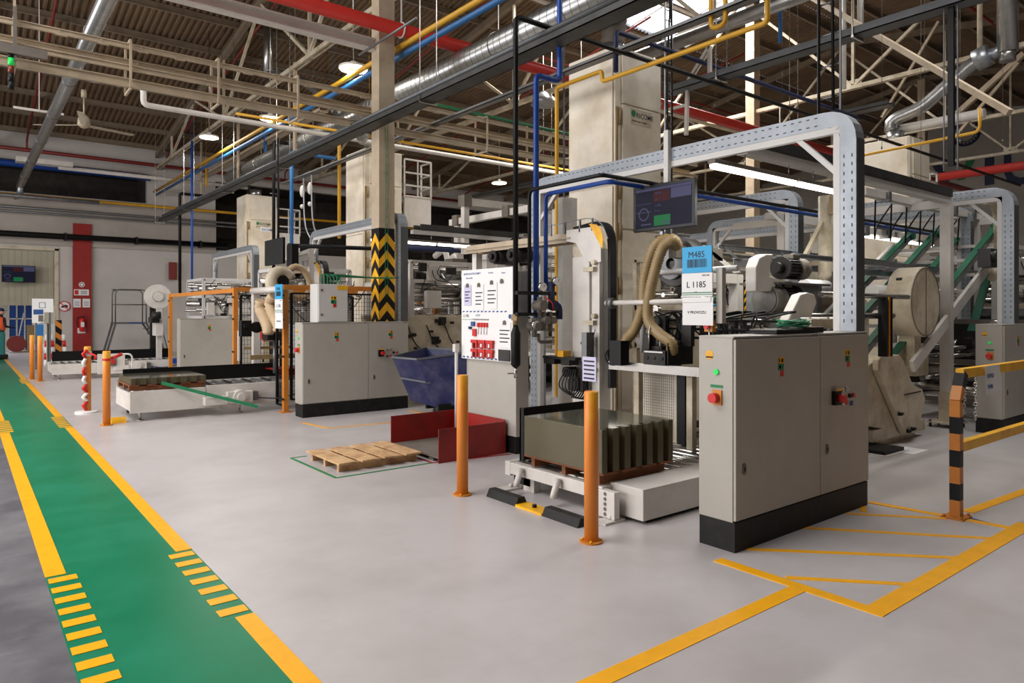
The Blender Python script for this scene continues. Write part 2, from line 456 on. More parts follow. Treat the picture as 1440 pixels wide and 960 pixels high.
# ceiling
cl = M(); p = .17; n = int((XR-XL)/p)
def strip(ya, yb, xa, xb):
    x = xa; prof = []
    while x < xb-.001:
        for dx, dz in ((0,0),(.055,0),(.08,.04),(.145,.04)): prof.append((min(x+dx, xb), dz))
        x += p
    vs = []; fs = []
    for y in (ya, yb):
        for (xx, dz) in prof: vs.append((xx, y, roofz(y)+dz))
    k = len(prof)
    for i in range(k-1): fs.append((i, i+1, k+i+1, k+i))
    cl.add(vs, fs)
SKY = [(12.6, 19.6, 11.9, 15.2), (-8, -.6, 3.0, 11.5), (9, 14, .5, 4.5)]  # last two panels are out of view, the last added to brighten the casing
strip(15.2, YB+.3, XL, XR); strip(11.7, 11.9, XL, XR); strip(11.9, 15.2, XL, 12.6); strip(11.9, 15.2, 19.6, XR)
strip(11.5, 11.7, XL, XR); strip(3, 11.5, XL, -8); strip(4.5, 11.5, -.6, XR); strip(3, 4.5, -.6, 9); strip(3, 4.5, 14, XR); strip(.5, 3, XL, 9); strip(.5, 3, 14, XR); strip(YF, .5, XL, XR)
ceiling = struct('ceiling', cl, 'ceiling_sheet', label='brown corrugated sheet roof')
for i, (x0, x1, y0, y1) in enumerate(SKY):
    m = M(); m.add([(x0,y0,roofz(y0)+.1),(x1,y0,roofz(y0)+.1),(x1,y1,roofz(y1)+.1),(x0,y1,roofz(y1)+.1)], [(0,1,2,3)])
    struct('window_%d' % (i+2), m, 'rooflight', label='bright translucent rooflight panel or added unseen fill panel')
    m = M(); k = int((x1-x0)/1.2)
    for j in range(k+1): xx = x0+(x1-x0)*j/k; m.bar((xx,y0,roofz(y0)+.03), (xx,y1,roofz(y1)+.03), .05, .08)
    struct('rooflight_frame', m, 'white_paint', ceiling)
yy = YB-.4
ys = []
while yy > -6: ys.append(yy); yy -= 1.75
for y in ys:
    m = M(); m.ibeam((XL, y, roofz(y)-.09), (XR, y, roofz(y)-.09), .18, .09, .015)
    struct('purlin', m, 'purlin', ceiling)
# ridge beam and its columns
COLX = [5.82, 18.3, 30.2]
def column(x, y, label):
    t = thing('steel_column', label, 'column', (x, y, 0), 'columns under the ridge', 'structure')
    m = M(); m.box(x-.15, x+.15, y-.14, y+.14, .02, 10.9); part(t, 'column_shaft', m, 'beam_cream')
    m = M(); m.box(x-.24, x+.24, y-.24, y+.24, 0, .03); part(t, 'base_plate', m, 'cream')
    return t
c1 = column(COLX[0], 11.03, 'cream steel column with yellow and black chevrons behind the cabinet with a box on top')
m = M(); x, y = COLX[0], 11.03; zz = .25
def chev(m, z0, z1):
    for fx in (0, 1):
        m.mat(0)
        if fx == 0: m.box(x-.153, x-.150, y-.14, y+.14, z0, z1)
        else: m.box(x-.15, x+.15, y-.1435, y-.140, z0, z1)
    m.mat(1); z = z0
    while z < z1-.34:
        a = x-.1545; q = [(a, y+.14, z), (a, y, z+.17), (a, y-.14, z), (a, y-.14, z+.15), (a, y, z+.32), (a, y+.14, z+.15)]
        m.add(q, [(0,1,4,5), (1,2,3,4)])
        b = y-.145; q = [(x-.15, b, z), (x, b, z+.17), (x+.15, b, z), (x+.15, b, z+.15), (x, b, z+.32), (x-.15, b, z+.15)]
        m.add(q, [(0,1,4,5), (1,2,3,4)])
        z += .30
chev(m, .3, 3.1); part(c1, 'chevron_cladding', m, ['black', 'yellow'], 'yellow and black chevron marking')
m = M()
for k in range(2): m.tube(spline([(x-.04+.05*k, y-.15, 5.0), (x-.03+.05*k, y-.155, 4), (x-.04+.05*k, y-.155, 2.6), (x-.03+.05*k, y-.15, 1.9)], 5), .004, 5)
for k in range(20): m.bar((x-.04, y-.155, 1.95+k*.15), (x+.01, y-.155, 1.95+k*.15), .005)
part(c1, 'cable', m, 'cable_green', 'bundle of green cables')
column(COLX[1], 11.75, 'plain cream steel column rising above the suspended fluorescent light')
column(COLX[2], 11.75, 'plain cream steel column near the lettered end wall')
m = M(); m.ibeam((-9.5, 11.08, 6.30), (5.66, 11.08, 6.30), .20, .16, .025)
solo('ridge_tie_beam', m, 'white_paint', 'white steel beam running beside the thick red pipe', 'beam', kind='structure')
# trusses along Y at 6 m centres
def truss(x, label):
    t = thing('roof_truss', label, 'truss', (x, 20, 7.4), 'white lattice roof trusses', 'structure')
    zb = 7.5
    m = M(); m.bar((x-.05, YB-.05, zb), (x-.05, -7.9, zb), .05, .1); m.bar((x+.05, YB-.05, zb), (x+.05, -7.9, zb), .05, .1); part(t, 'bottom_chord', m, 'cream')
    m = M(); m.bar((x, YB-.05, roofz(YB)-.28), (x, 11.7, roofz(11.7)-.28), .14, .18); m.bar((x, -7.9, roofz(-7.9)-.28), (x, 11.7, roofz(11.7)-.28), .14, .18); part(t, 'top_chord', m, 'purlin')
    m = M(); nodes = [15.5+k*3.35*2 for k in range(-3, 3)]
    for y in nodes:
        if y > YB-.3: continue
        for q in (y-3.35, y, y+3.35):
            if -7.9 < q < YB-.2: m.bar((x, y, zb+.03), (x, q, roofz(q)-.3), .07, .07)
    part(t, 'web_bars', m, 'cream')
    m = M()
    for y in nodes:
        if y < YB-.3: m.box(x-.012, x+.012, y-.22, y+.22, zb-.06, zb+.2)
    part(t, 'gusset_plates', m, 'cream')
    return t
for x, l in ((6.3, 'white lattice roof truss crossing above the chevron column'), (12.3, 'white lattice roof truss above the tall cream tower'),
             (18.3, 'white lattice roof truss above the tall plain column'), (24.3, 'white lattice roof truss in front of the lettered end wall'), (30.3, 'white lattice roof truss nearest the lettered end wall'), (.3, 'white lattice roof truss above the green walkway')):
    truss(x, l)
# end wall lettering
m = M(); X = XR-.02
def stroke(pts): m.prism([PX(a, b, X) for a, b in pts], (-.03, 0, 0))
m.mat(1); stroke([(1362,221),(1374,219),(1357,252),(1346,254)])
m.mat(0); stroke([(1310,231),(1321,229),(1336,254),(1325,256)]); stroke([(1385,218),(1398,216),(1398,259),(1385,261)])
stroke([(1412,214),(1422,213),(1422,240),(1426,247),(1435,250),(1446,248),(1446,258),(1430,260),(1417,254),(1412,243)]); stroke([(1446,210),(1456,209),(1456,245),(1446,258)])
struct('wall_lettering', m, ['navy', 'green'], wall_right, 'dark blue and green letters on the end wall')
m = M(); c = PX(1358, 187, X-.03); m.torus(c, (1,0,0), .60, .05, 40, 6); m.torus(c, (1,0,0), .42, .02, 32, 6)
for k in range(20):
    a = 2*math.pi*k/20; m.box(c[0]-.01, c[0]+.01, c[1]+math.cos(a)*.53-.04, c[1]+math.cos(a)*.53+.04, c[2]+math.sin(a)*.53-.05, c[2]+math.sin(a)*.53+.05)
struct('wall_emblem', m, 'navy', wall_right, 'round dark emblem on the end wall')
# wall pilasters / red stripe
m = M(); x0 = PY(102,400,YB)[0]; x1 = PY(128,400,YB)[0]; zt = PY(115,315,YB)[2]
m.box(x0, x1, YB-.16, YB-.001, 0, zt)
struct('trim_2', m, 'wall_red', label='red painted wall pilaster behind the fire extinguisher')
RX = (x0, x1)

# ================================================================== WALL FITTINGS
def wpipe(name, y0, y1, r, mt, label, cat='pipe', Y=YB-.35, xs=(XL+.1, None), fit=None):
    a = PY(0, y0, Y); b = PY(230, y1, Y); z = (a[2]+b[2])/2
    m = M(); m.tube([(xs[0], Y, z), (xs[1] or 24, Y, z)], r, 10)
    if fit:
        for k in range(12): xx = xs[0]+1+k*2.4; m.box(xx-.04, xx+.04, Y-r-.02, YB-.1, z-r-.03, z+r+.03) if xx < (xs[1] or 24) else None
    return solo(name, m, mt, label, cat)
wpipe('sprinkler_main', 206, 234, .07, 'sprinkler_red', 'dark red sprinkler main along the top of the back wall')
wpipe('wall_pipe', 228, 252, .13, 'pipe_blue', 'dark blue pipe across the mezzanine opening', xs=(XL+.1, 6.0))
wpipe('wall_pipe', 272, 291, .06, 'pipe_yellow', 'yellow gas pipe along the beige wall band')
wpipe('wall_pipe', 290, 306, .05, 'grey_steel', 'upper grey conduit along the beige wall band', Y=YB-.3)
wpipe('wall_pipe', 297, 311, .04, 'grey_steel', 'lower thin grey conduit along the beige wall band', Y=YB-.3)
wpipe('wall_pipe', 327, 341, .11, 'black', 'thick black pipe on brackets crossing the red pilaster', fit=True, xs=(XL+.1, 9.0))
m = M()
for xx in (1.9, 6.6, 11.5, 16.4, 21.3):
    m.tube(rounded([(xx, YB-.35, 7.55), (xx, YB-.35, 7.95), (xx, YB-1.3, roofz(YB-1.3)-.35), (xx, 14, roofz(14)-.35)], .2), .035, 6)
solo('sprinkler_branches', m, 'sprinkler_red', 'dark red sprinkler branch pipes climbing the roof slope', 'sprinkler pipe', kind='stuff')
m = M(); m.tube([(20, 3, roofz(3)-.3), (38, 3, roofz(3)-.3)], .04, 6); m.tube([(20, 7.5, roofz(7.5)-.35), (38, 7.5, roofz(7.5)-.35)], .04, 6); m.tube([(14, 17.5, roofz(17.5)-.35), (38, 17.5, roofz(17.5)-.35)], .04, 6)
solo('sprinkler_branches', m, 'sprinkler_red', 'thin red sprinkler pipes under the roof near the end wall', 'sprinkler pipe', kind='stuff')
# signs on the pilaster and extinguisher
def panel_Y(px0, py0, px1, py1, Y, t=.01):
    a = PY(px0, py1, Y); b = PY(px1, py0, Y); return (a[0], b[0], Y-t, Y, a[2], b[2])
YS = YB-.162
def wsign(box, label, text=None, tc='ink', extra=None):
    t = thing('wall_sign', label, 'sign', ((box[0]+box[1])/2, box[3], box[4]))
    m = M(); m.box(*box); part(t, 'panel', m, 'paper')
    return t
b = panel_Y(104, 407, 125, 415, YS); t = wsign(b, 'white and red extinguisher sign high on the red pilaster')
m = M(); m.box(b[0]+.02, b[0]+.15, b[2]-.004, b[2], b[4]+.03, b[5]-.03); part(t, 'pictogram', m, 'red')
m = M(); [m.box(b[0]+.22, b[1]-.06, b[2]-.003, b[2], b[4]+.05+k*.05, b[4]+.07+k*.05) for k in range(3)]; part(t, 'print', m, 'ink')
for px, s in ((103, 'first'), (116, 'second')):
    b = panel_Y(px, 420, px+10.5, 432, YS)
    t = wsign(b, 'white instruction sheet above the extinguisher, ' + ('on the doorway side' if s == 'first' else 'on the step ladder side'))
    m = M(); [m.box(b[0]+.04, b[1]-.04, b[2]-.003, b[2], b[4]+.06+k*.05, b[4]+.075+k*.05) for k in range(4)]; part(t, 'print', m, 'ink_blue')
c = PY(115, 400, YS-.01); m = M(); m.mat(0); m.disc(c, (0,-1,0), .10, .075, .006, 20); m.mat(1).disc(c, (0,-1,0), .05, 0, .006, 12)
solo('round_sign', m, ['paper', 'paper'], 'small round white emblem on the red pilaster', 'sign')
c = PY(90.5, 430.5, YB-.02); m = M(); m.mat(0).disc(c, (0,-1,0), .2, 0, .01, 28); m.mat(1).disc((c[0], c[1]-.011, c[2]), (0,-1,0), .2, .165, .004, 28)
m.mat(2).prism([(c[0]-.11, c[1]-.015, c[2]-.05), (c[0]+.1, c[1]-.015, c[2]-.05), (c[0]+.12, c[1]-.015, c[2]+.03), (c[0]+.02, c[1]-.015, c[2]+.06), (c[0]-.1, c[1]-.015, c[2]+.0)], (0,-.003,0))
m.mat(1).bar((c[0]-.12, c[1]-.02, c[2]+.12), (c[0]+.12, c[1]-.02, c[2]-.12), .004, .03, up=(1,0,1))
solo('round_sign', m, ['paper', 'red', 'ink'], 'round red-ringed prohibition sign beside the red pilaster', 'sign')
c = PY(115.5, 470, YS-.14); x, y, z = c[0], c[1], 0
zt = PY(115.5, 444, y)[2]; zb = PY(115.5, 466, y)[2]
t = thing('fire_extinguisher', 'red fire extinguisher hanging on the red wall pilaster', 'fire extinguisher', (x, y, zb))
m = M(); m.tube([(x, y, zb), (x, y, zb+.03), (x, y, zt-.16), (x, y, zt-.1), (x, y, zt-.06)], .09, 14, radii=[.07, .095, .095, .07, .03]); part(t, 'cylinder', m, 'red')
m = M(); m.box(x-.04, x+.05, y-.02, y+.02, zt-.07, zt-.03); m.bar((x-.01, y, zt-.02), (x+.12, y, zt+.02), .02, .012); part(t, 'valve_handle', m, 'black')
m = M(); m.tube(spline([(x-.03, y-.02, zt-.04), (x-.15, y-.03, zt-.08), (x-.17, y-.03, zt-.3), (x-.13, y-.03, zt-.42)]), .016, 8); part(t, 'hose', m, 'black')
m = M(); m.box(x-.05, x+.06, y-.102, y-.094, zb+.18, zb+.36); part(t, 'label_sheet', m, 'paper')
b = panel_Y(109, 461, 120, 468.5, YS, .01); m = M(); m.box(*b); solo('wall_sign', m, 'paper', 'small white sheet under the fire extinguisher', 'sign')
# dark red box on the back wall
b = panel_Y(237, 369, 248, 393, YB-.11, .12); m = M(); m.box(*b); solo('wall_box', m, 'sprinkler_red', 'small dark red hydrant box on the back wall above the step ladder', 'hydrant box', bevel=.01)
# screen above the doorway
def screen_X(x, y0, y1, z0, z1, label, arms):          # faces -X
    t = thing('wall_monitor', label, 'monitor', (x, (y0+y1)/2, z0))
    m = M(); m.box(x, x+.05, y0, y1, z0, z1); part(t, 'housing', m, 'screen_frame', bevel=.004)
    return t
def dashboard(m, P, wd, ht):                             # P(u,v,k) maps panel coordinates to points
    def q(u0, v0, u1, v1, mi, k=1):
        m.mat(mi); m.add([P(u0, v0, k), P(u1, v0, k), P(u1, v1, k), P(u0, v1, k)], [(0,1,2,3)])
    q(.02,.03,.98,.97,0,.5); q(.03,.9,.98,.96,3); q(.34,.62,.62,.88,1); q(.35,.06,.63,.3,2); q(.64,.66,.97,.89,3)
    q(.35,.34,.62,.58,0,1.5); q(.04,.4,.3,.415,3); q(.04,.6,.3,.61,3); q(.12,.1,.3,.13,3); q(.52,.36,.61,.39,3); q(.5,.1,.62,.14,3,1.6)
    m.mat(3); n = 20
    for i in range(n):
        a, b = 2*math.pi*i/n, 2*math.pi*(i+1)/n; r0, r1 = .075, .092; A = wd/ht
        m.add([P(.17+math.cos(t)*r, .36+math.sin(t)*r*A, 1.2) for t, r in ((a,r0),(b,r0),(b,r1),(a,r1))], [(0,1,2,3)])
b = panel_Y(2, 374, 49.5, 396.5, YB-.3, .08)
t = thing('wall_monitor', 'flat screen mounted on the shutter above the doorway', 'monitor', ((b[0]+b[1])/2, b[3], b[4]))
m = M(); m.box(*b); part(t, 'housing', m, 'screen_frame', bevel=.01)
m = M(); dashboard(m, lambda u, v, k: (b[0]+(b[1]-b[0])*u, b[2]-.002*k, b[4]+(b[5]-b[4])*v), b[1]-b[0], b[5]-b[4]); part(t, 'display', m, ['screen', 'screen_red', 'screen_green', 'screen_pale'])
m = M(); m.box((b[0]+b[1])/2-.1, (b[0]+b[1])/2+.1, b[3], YB+.06, b[4]+.2, b[5]-.2); part(t, 'wall_bracket', m, 'black')
# ================================================================== CABINETS
def warn(par, m=None, face='-Y', c=(0,0,0), s=.07):
    x, y, z = c; m = M()
    def q(u0, u1, v0, v1, mi):
        m.mat(mi)
        if face == '-Y': m.box(x+u0*s, x+u1*s, y-.003, y, z+v0*s, z+v1*s)
        else: m.box(x-.003, x, y-u1*s, y-u0*s, z+v0*s, z+v1*s)
    q(-.5, .5, .45, 1.1, 0); q(-.5, .5, -.25, .42, 1); q(-.1, .5, -.9, -.28, 2); q(-.42, -.2, .6, .95, 3)
    q(-.35, -.05, -.1, .25, 3); q(.05,.4,.55,.95,4)
    part(par, 'warning_sticker', m, ['yellow', 'green', 'red', 'ink', 'paper'], 'yellow, green and red warning sticker')
def control_cabinet(label, x0, x1, xs, y0, y1, zt=1.48, zp=.205, side=True, panel=True):
    t = thing('control_cabinet', label, 'cabinet', ((x0+x1)/2, (y0+y1)/2, 0))
    m = M(); m.box(x0+.005, x1-.005, y0+.008, y1, 0, zp); part(t, 'plinth', m, 'plinth', 'scuffed black plinth', bevel=.003)
    m = M(); m.box(x0, x1, y0+.022, y1, zp, zt-.012); m.box(x0-.002, x1+.002, y0+.012, y1+.002, zt-.014, zt); part(t, 'body', m, 'cabinet', bevel=.004)
    for a, b, hx in ((x0+.006, xs-.004, x0+.10), (xs+.004, x1-.006, xs+.10)):
        m = M(); m.box(a, b, y0, y0+.021, zp+.012, zt-.022); d = part(t, 'door', m, 'cabinet', bevel=.004)
        m = M(); m.mat(0).prism([(hx+math.cos(q*math.pi/6)*.018, y0, zp+.36+(.022 if 0 < q < 6 else -.022)+math.sin(q*math.pi/6)*.018) for q in range(12)], (0,-.008,0)); m.mat(1).box(hx-.007, hx+.007, y0-.0105, y0-.008, zp+.345, zp+.375)
        part(d, 'lock', m, ['brown_grey', 'black'])
    for hx in (xs-.06, x1-.06):
        m = M(); m.box(hx-.03, hx+.03, y0+.004, y0+.02, zt-.022, zt-.008); part(t, 'hinge_cap', m, 'brown_grey')
    warn(t, c=((x0+xs)/2, y0, zt-.24)); warn(t, c=((xs+x1)/2+.03, y0, zt-.22))
    if panel:
        sx = xs+.22; z = zt-.52
        m = M(); m.mat(0).box(sx-.045, sx+.045, y0-.035, y0, z-.055, z+.055); m.mat(1).cyl((sx+.01, y0-.035, z), (sx+.01, y0-.085, z), .032, 18); m.mat(2).box(sx-.04, sx+.06, y0-.0355, y0-.034, z+.058, z+.075)
        part(t, 'main_switch', m, ['black', 'red', 'yellow'], 'red rotary main switch on a black block')
        for u, v, mt_ in ((.34, .05, 'steel'), (.40, .055, 'steel'), (.34, -.055, 'steel'), (.40, -.05, 'red'), (.52, .0, 'red'), (.46, 0, 'black')):
            m = M(); m.cyl((xs+u, y0, z+v), (xs+u, y0-.018, z+v), .018, 14); part(t, 'push_button', m, mt_)
        m = M(); m.box(xs+.47, xs+.53, y0-.002, y0, z-.085, z-.045); part(t, 'button_label', m, 'ink_blue', 'small blue label under the buttons')
    if side:
        yc = (y0+y1)/2; z = zt-.43
        m = M(); m.disc((x0, yc+.0, z+.16+.02), (-1,0,0), .02, 0, .012, 16); part(t, 'indicator_lamp', m, 'led_green', 'green indicator lamp')
        m = M(); m.mat(0).box(x0-.012, x0, yc-.045, yc+.03, z-.05, z+.055); m.mat(1).cyl((x0-.012, yc, z), (x0-.06, yc, z), .034, 18); m.mat(2).box(x0-.003, x0, yc-.05, yc+.05, z+.07, z+.09)
        part(t, 'emergency_stop', m, ['orange_frame', 'red', 'green'], 'red emergency stop knob')
        m = M(); m.mat(0).disc((x0, yc+.06, zt-.135), (-1,0,0), .033, 0, .002, 20); m.mat(1).box(x0-.0035, x0-.002, yc+.032, yc+.088, zt-.155, zt-.145); part(t, 'round_sticker', m, ['yellow', 'black'], 'yellow round warning sticker')
    return t
control_cabinet('light grey two-door control cabinet with a laptop and green cables on top', 4.14, 6.08, 5.27, 2.79, 3.09)
control_cabinet('light grey two-door control cabinet with a smaller grey box on top', 4.15, 6.02, 5.27, 10.49, 10.80)
control_cabinet('light grey control cabinet behind the orange guard frame', 4.15, 6.05, 5.5, 18.2, 18.5, side=False, panel=False)
control_cabinet('light grey control cabinet behind the yellow and black barrier', 10.92, 12.8, 12.0, 3.24, 3.58)
# small junction box on cabinet two
t = thing('switch_box', 'small light grey switch box standing on the two-door cabinet', 'switch box', (4.68, 10.65, 1.481))
m = M(); m.box(4.42, 4.93, 10.56, 10.86, 1.481, 2.09); part(t, 'body', m, 'cabinet_light', bevel=.005)
m = M(); m.box(4.43, 4.92, 10.535, 10.56, 1.49, 2.08); dd = part(t, 'door', m, 'cabinet_light', bevel=.004)
m = M(); [m.cyl((4.48, 10.535, z), (4.48, 10.523, z), .02, 12) for z in (1.60, 1.99)]; part(dd, 'lock', m, 'brown_grey')
warn(t, c=(4.68, 10.534, 1.80), s=.09)
m = M(); m.box(4.74, 4.92, 10.530, 10.534, 2.00, 2.07); part(t, 'warning_sticker', m, 'yellow', 'yellow sticker in the top corner')
m = M()
for k in range(7): m.tube(spline([(4.55+.05*k, 10.7, 2.08), (4.53+.055*k, 10.68, 2.18+.02*(k % 3)), (4.6+.04*k, 10.72, 2.25), (5.0+.1*k, 10.75, 2.22), (6.0, 10.8, 2.24)], 5), .010, 5)
part(t, 'cable', m, 'cable_green', 'loose green cables leaving the top')
# laptop and cables on cabinet one
t = thing('laptop', 'closed black laptop lying on the cabinet top beside the cable coil', 'laptop', (4.9, 2.95, 1.481))
m = M(); m.box(4.72, 5.08, 2.83, 3.06, 1.483, 1.502); part(t, 'base', m, 'black', bevel=.004)
m = M(); m.box(4.72, 5.08, 2.83, 3.06, 1.504, 1.518); part(t, 'lid', m, 'dark_steel', bevel=.003)
m = M(); random.seed(3)
for k in range(9):
    cx, cy = 5.14+random.uniform(-.06,.06), 2.94+random.uniform(-.02,.02); a, b = random.uniform(.12,.2), random.uniform(.05,.09)
    m.tube([(cx+a*math.cos(q/14*2*math.pi), cy+b*math.sin(q/14*2*math.pi), 1.538+.005*k+.008*math.sin(q+k)) for q in range(15)], .006, 5)
solo('cable_coil', m, 'cable_green', 'tangled green cable coil lying on the black folder', 'cable')
m = M(); m.box(5.09, 5.42, 2.84, 3.05, 1.483, 1.528); solo('document_folder', m, 'black', 'flat black folder beside the laptop on the cabinet top', 'folder', bevel=.004)

# ================================================================== CABLE ARCHES
def slots_line(m, a, b, off, ln, pitch):
    A = Vector(a); B = Vector(b); d = (B-A); L = d.length; d.normalize(); n = int(L/pitch)
    up = Vector((1,0,0)).cross(d)
    for k in range(n):
        c = A+d*(pitch*(k+.5))+up*off
        m.add([c-d*ln/2-up*.0045, c+d*ln/2-up*.0045, c+d*ln/2+up*.0045, c-d*ln/2+up*.0045], [(0,1,2,3)])
def arch(label, X, y0, y1, zt, z0a=0.0, z0b=0.0, w=.15, rad=.22, hump=False, brace=True):
    """perforated cable duct on a square tube frame, running along Y at X from y0 (near) to y1"""
    t = thing('cable_duct_arch', label, 'cable duct', (X, (y0+y1)/2, min(z0a, z0b)), 'cable duct arches over the machines')
    h = .14; xc = X+w/2
    pts = rounded([(xc, y0+h/2, z0a), (xc, y0+h/2, zt-h/2), (xc, y1-h/2, zt-h/2), (xc, y1-h/2, z0b)], rad, 6)
    m = M(); m.mat(0).sweep(pts, (1,0,0), w, h)
    part(t, 'duct', m, ['tray_white'])
    # perforated cover strip on the walkway side
    m = M(); xs_ = X-.0015
    for off in (-.035, .035):
        slots_line(m, (xs_, y0+h/2, z0a+.05), (xs_, y0+h/2, zt-rad-.1), off, .03, .075)
        slots_line(m, (xs_, y0+rad+.1, zt-h/2), (xs_, y1-rad-.1, zt-h/2), off, .03, .075)
        slots_line(m, (xs_, y1-h/2, z0b+.05), (xs_, y1-h/2, zt-rad-.1), off, .03, .075)
    part(t, 'perforation_pattern', m, 'slot')['kind'] = 'stuff'
    m = M(); m.box(X+.005, X+w-.005, y0-.004, y0-.001, z0a, zt-rad-.05); part(t, 'side_strip', m, 'tray_side', 'darker strip on the near side of the leg')  # darker sheet laid over the near face of the leg
    m = M(); s = .06; xb = X+.03
    m.box(xb-s/2, xb+s/2, y0+h+.002, y0+h+s, z0a, zt-h-s); m.box(xb-s/2, xb+s/2, y0+h, y1-h, zt-h-s-.002, zt-h-.002); m.box(xb-s/2, xb+s/2, y1-h-s, y1-h-.002, z0b, zt-h-s)
    if brace:
        m.bar((xb, y0+h+.045, zt-h-.40), (xb, y0+h+.40, zt-h-.045), s*.75, s*.75, up=(1,0,0)); m.bar((xb, y1-h-.045, zt-h-.40), (xb, y1-h-.40, zt-h-.045), s*.75, s*.75, up=(1,0,0))
    part(t, 'support_frame', m, 'cabinet_light')
    return t
arch('perforated cable duct arch rising from the cabinet with the laptop', 6.0, 2.86, 7.2, 3.41, 1.482, 0)
arch('perforated cable duct arch behind the cabinet with the box on top', 6.05, 10.82, 14.9, 3.41, 0, 0)
arch('perforated cable duct arch deepest by the third machine line', 6.0, 18.5, 22.4, 3.41, 0, 0)
arch('perforated cable duct arch behind the fluorescent light', 9.3, 5.25, 9.8, 3.41, 0.6, 0)
arch('perforated cable duct arch rising from the cabinet behind the barrier', 11.5, 3.30, 8.4, 3.41, 1.482, 0, w=.2)
arch('long white cable duct low behind the column tube', 13.2, 4.4, 10.6, 3.43, 1.5, 0)
# long dark beam and cable ladder from the arch to the white post
t = thing('cable_bridge', 'dark grey cable tray beam running from the near arch to the white post', 'cable tray', (8.5, 4.0, 3.3))
m = M(); m.box(6.05, 11.15, 3.94, 4.06, 3.20, 3.28); part(t, 'beam', m, 'cabinet_light')
m = M(); m.box(6.2, 11.1, 3.92, 3.935, 3.285, 3.40); m.box(6.2, 11.1, 4.18, 4.195, 3.285, 3.40); m.box(6.2, 11.1, 3.92, 4.19, 3.283, 3.295); part(t, 'tray', m, 'tray_dark')
m = M(); [m.tube([(6.2, 3.97+.05*k, 3.33+.01*(k % 2)), (11.0, 3.97+.05*k, 3.33)], .014, 6) for k in range(4)]; part(t, 'cable', m, 'black')
BRIDGE = t
t = thing('white_post', 'white square post on levelling feet between the casing and the cabinet behind the barrier', 'post', (11.1, 4.0, 0))
m = M(); m.box(11.04, 11.16, 3.93, 4.07, .12, 3.2); part(t, 'post_tube', m, 'white_paint')
m = M(); m.box(10.92, 11.28, 3.8, 4.2, .06, .08); m.bar((11.1,4,.08),(11.1,4,.5),.16,.16); part(t, 'base_plate', m, 'cream')
m = M(); [m.cyl((11.1+a, 4+b, 0), (11.1+a, 4+b, .1), .02, 8) for a in (-.15,.15) for b in (-.16,.16)]; part(t, 'levelling_foot', m, 'dark_steel')
# fluorescent light
t = thing('fluorescent_light', 'long double fluorescent batten hanging beneath the cable tray beam', 'light', (6.7, 4.0, 3.05))
for a, b in ((5.55, 7.02), (7.05, 8.5)):
    m = M(); m.box(a, b, 3.955, 4.045, 3.045, 3.09); hh = part(t, 'housing', m, 'brown_grey', bevel=.01)
    m = M(); m.tube([(a+.02, 4.0, 3.03), (b-.02, 4.0, 3.03)], .036, 12); part(t, 'tube_lamp', m, 'lamp_white', 'glowing fluorescent tube')
m = M(); [m.tube([(x, 4, 3.09), (x, 4, 3.2)], .006, 5) for x in (6.1, 6.9, 7.4, 8.3)]; part(t, 'hanger', m, 'steel')
FLU = t
area('fluorescent_glow', (6.8, 4.0, 2.97), (0,0,0), 2.6, .08, 28, (1, .97, .9))

dup(BRIDGE, (1.0, 8.15, 0), 'dark grey cable tray beam crossing behind the chevron column')
dup(FLU, (.6, 8.15, 0), 'fluorescent batten glowing behind the second arch leg')
dup(FLU, (7.4, 2.0, 0), 'fluorescent batten glowing behind the inclined belts under the white tower')
# ================================================================== MONITORS, SIGNS
def monitor(label, X, y0, y1, z0, z1, ztop=None):
    t = thing('ceiling_monitor', label, 'monitor', (X, (y0+y1)/2, z0))
    m = M(); m.box(X, X+.045, y0, y1, z0, z1); part(t, 'housing', m, 'screen_frame', bevel=.006)
    m = M(); dashboard(m, lambda u, v, k: (X-.001*k-.0005, y1-.02-(y1-y0-.04)*u, z0+.02+(z1-z0-.04)*v), y1-y0, z1-z0)
    m.mat(3); z = z0+(z1-z0)*.93
    part(t, 'display', m, ['screen', 'screen_red', 'screen_green', 'screen_pale'], 'dark dashboard display')
    if ztop:
        ym = (y0+y1)/2; m = M(); m.box(X+.05, X+.10, ym-.03, ym+.03, z0+.2, ztop); m.box(X+.046, X+.1, ym-.1, ym+.1, z0+.15, z0+.35); part(t, 'hanging_arm', m, 'cabinet_light')
    return t
a = PX(890.5, 319, 5.9); b = PX(977, 240, 5.9)
mon = monitor('flat screen dashboard monitor hanging from the near cable duct arch', 5.9, b[1], a[1], 2.53, 3.03, 3.6)
m = M()
for s_, u, v, sz in (('44.3%', .37, .80, .035), ('1.22%', .37, .51, .035), ('Porucha', .37, .40, .018), ('OEE', .37, .66, .018)):
    y1 = a[1]; y0 = b[1]; m.text(s_, sz, (5.896, y1-.02-(y1-y0-.04)*u, 2.55+.46*v))
part(mon, 'display_text', m, 'screen_pale')
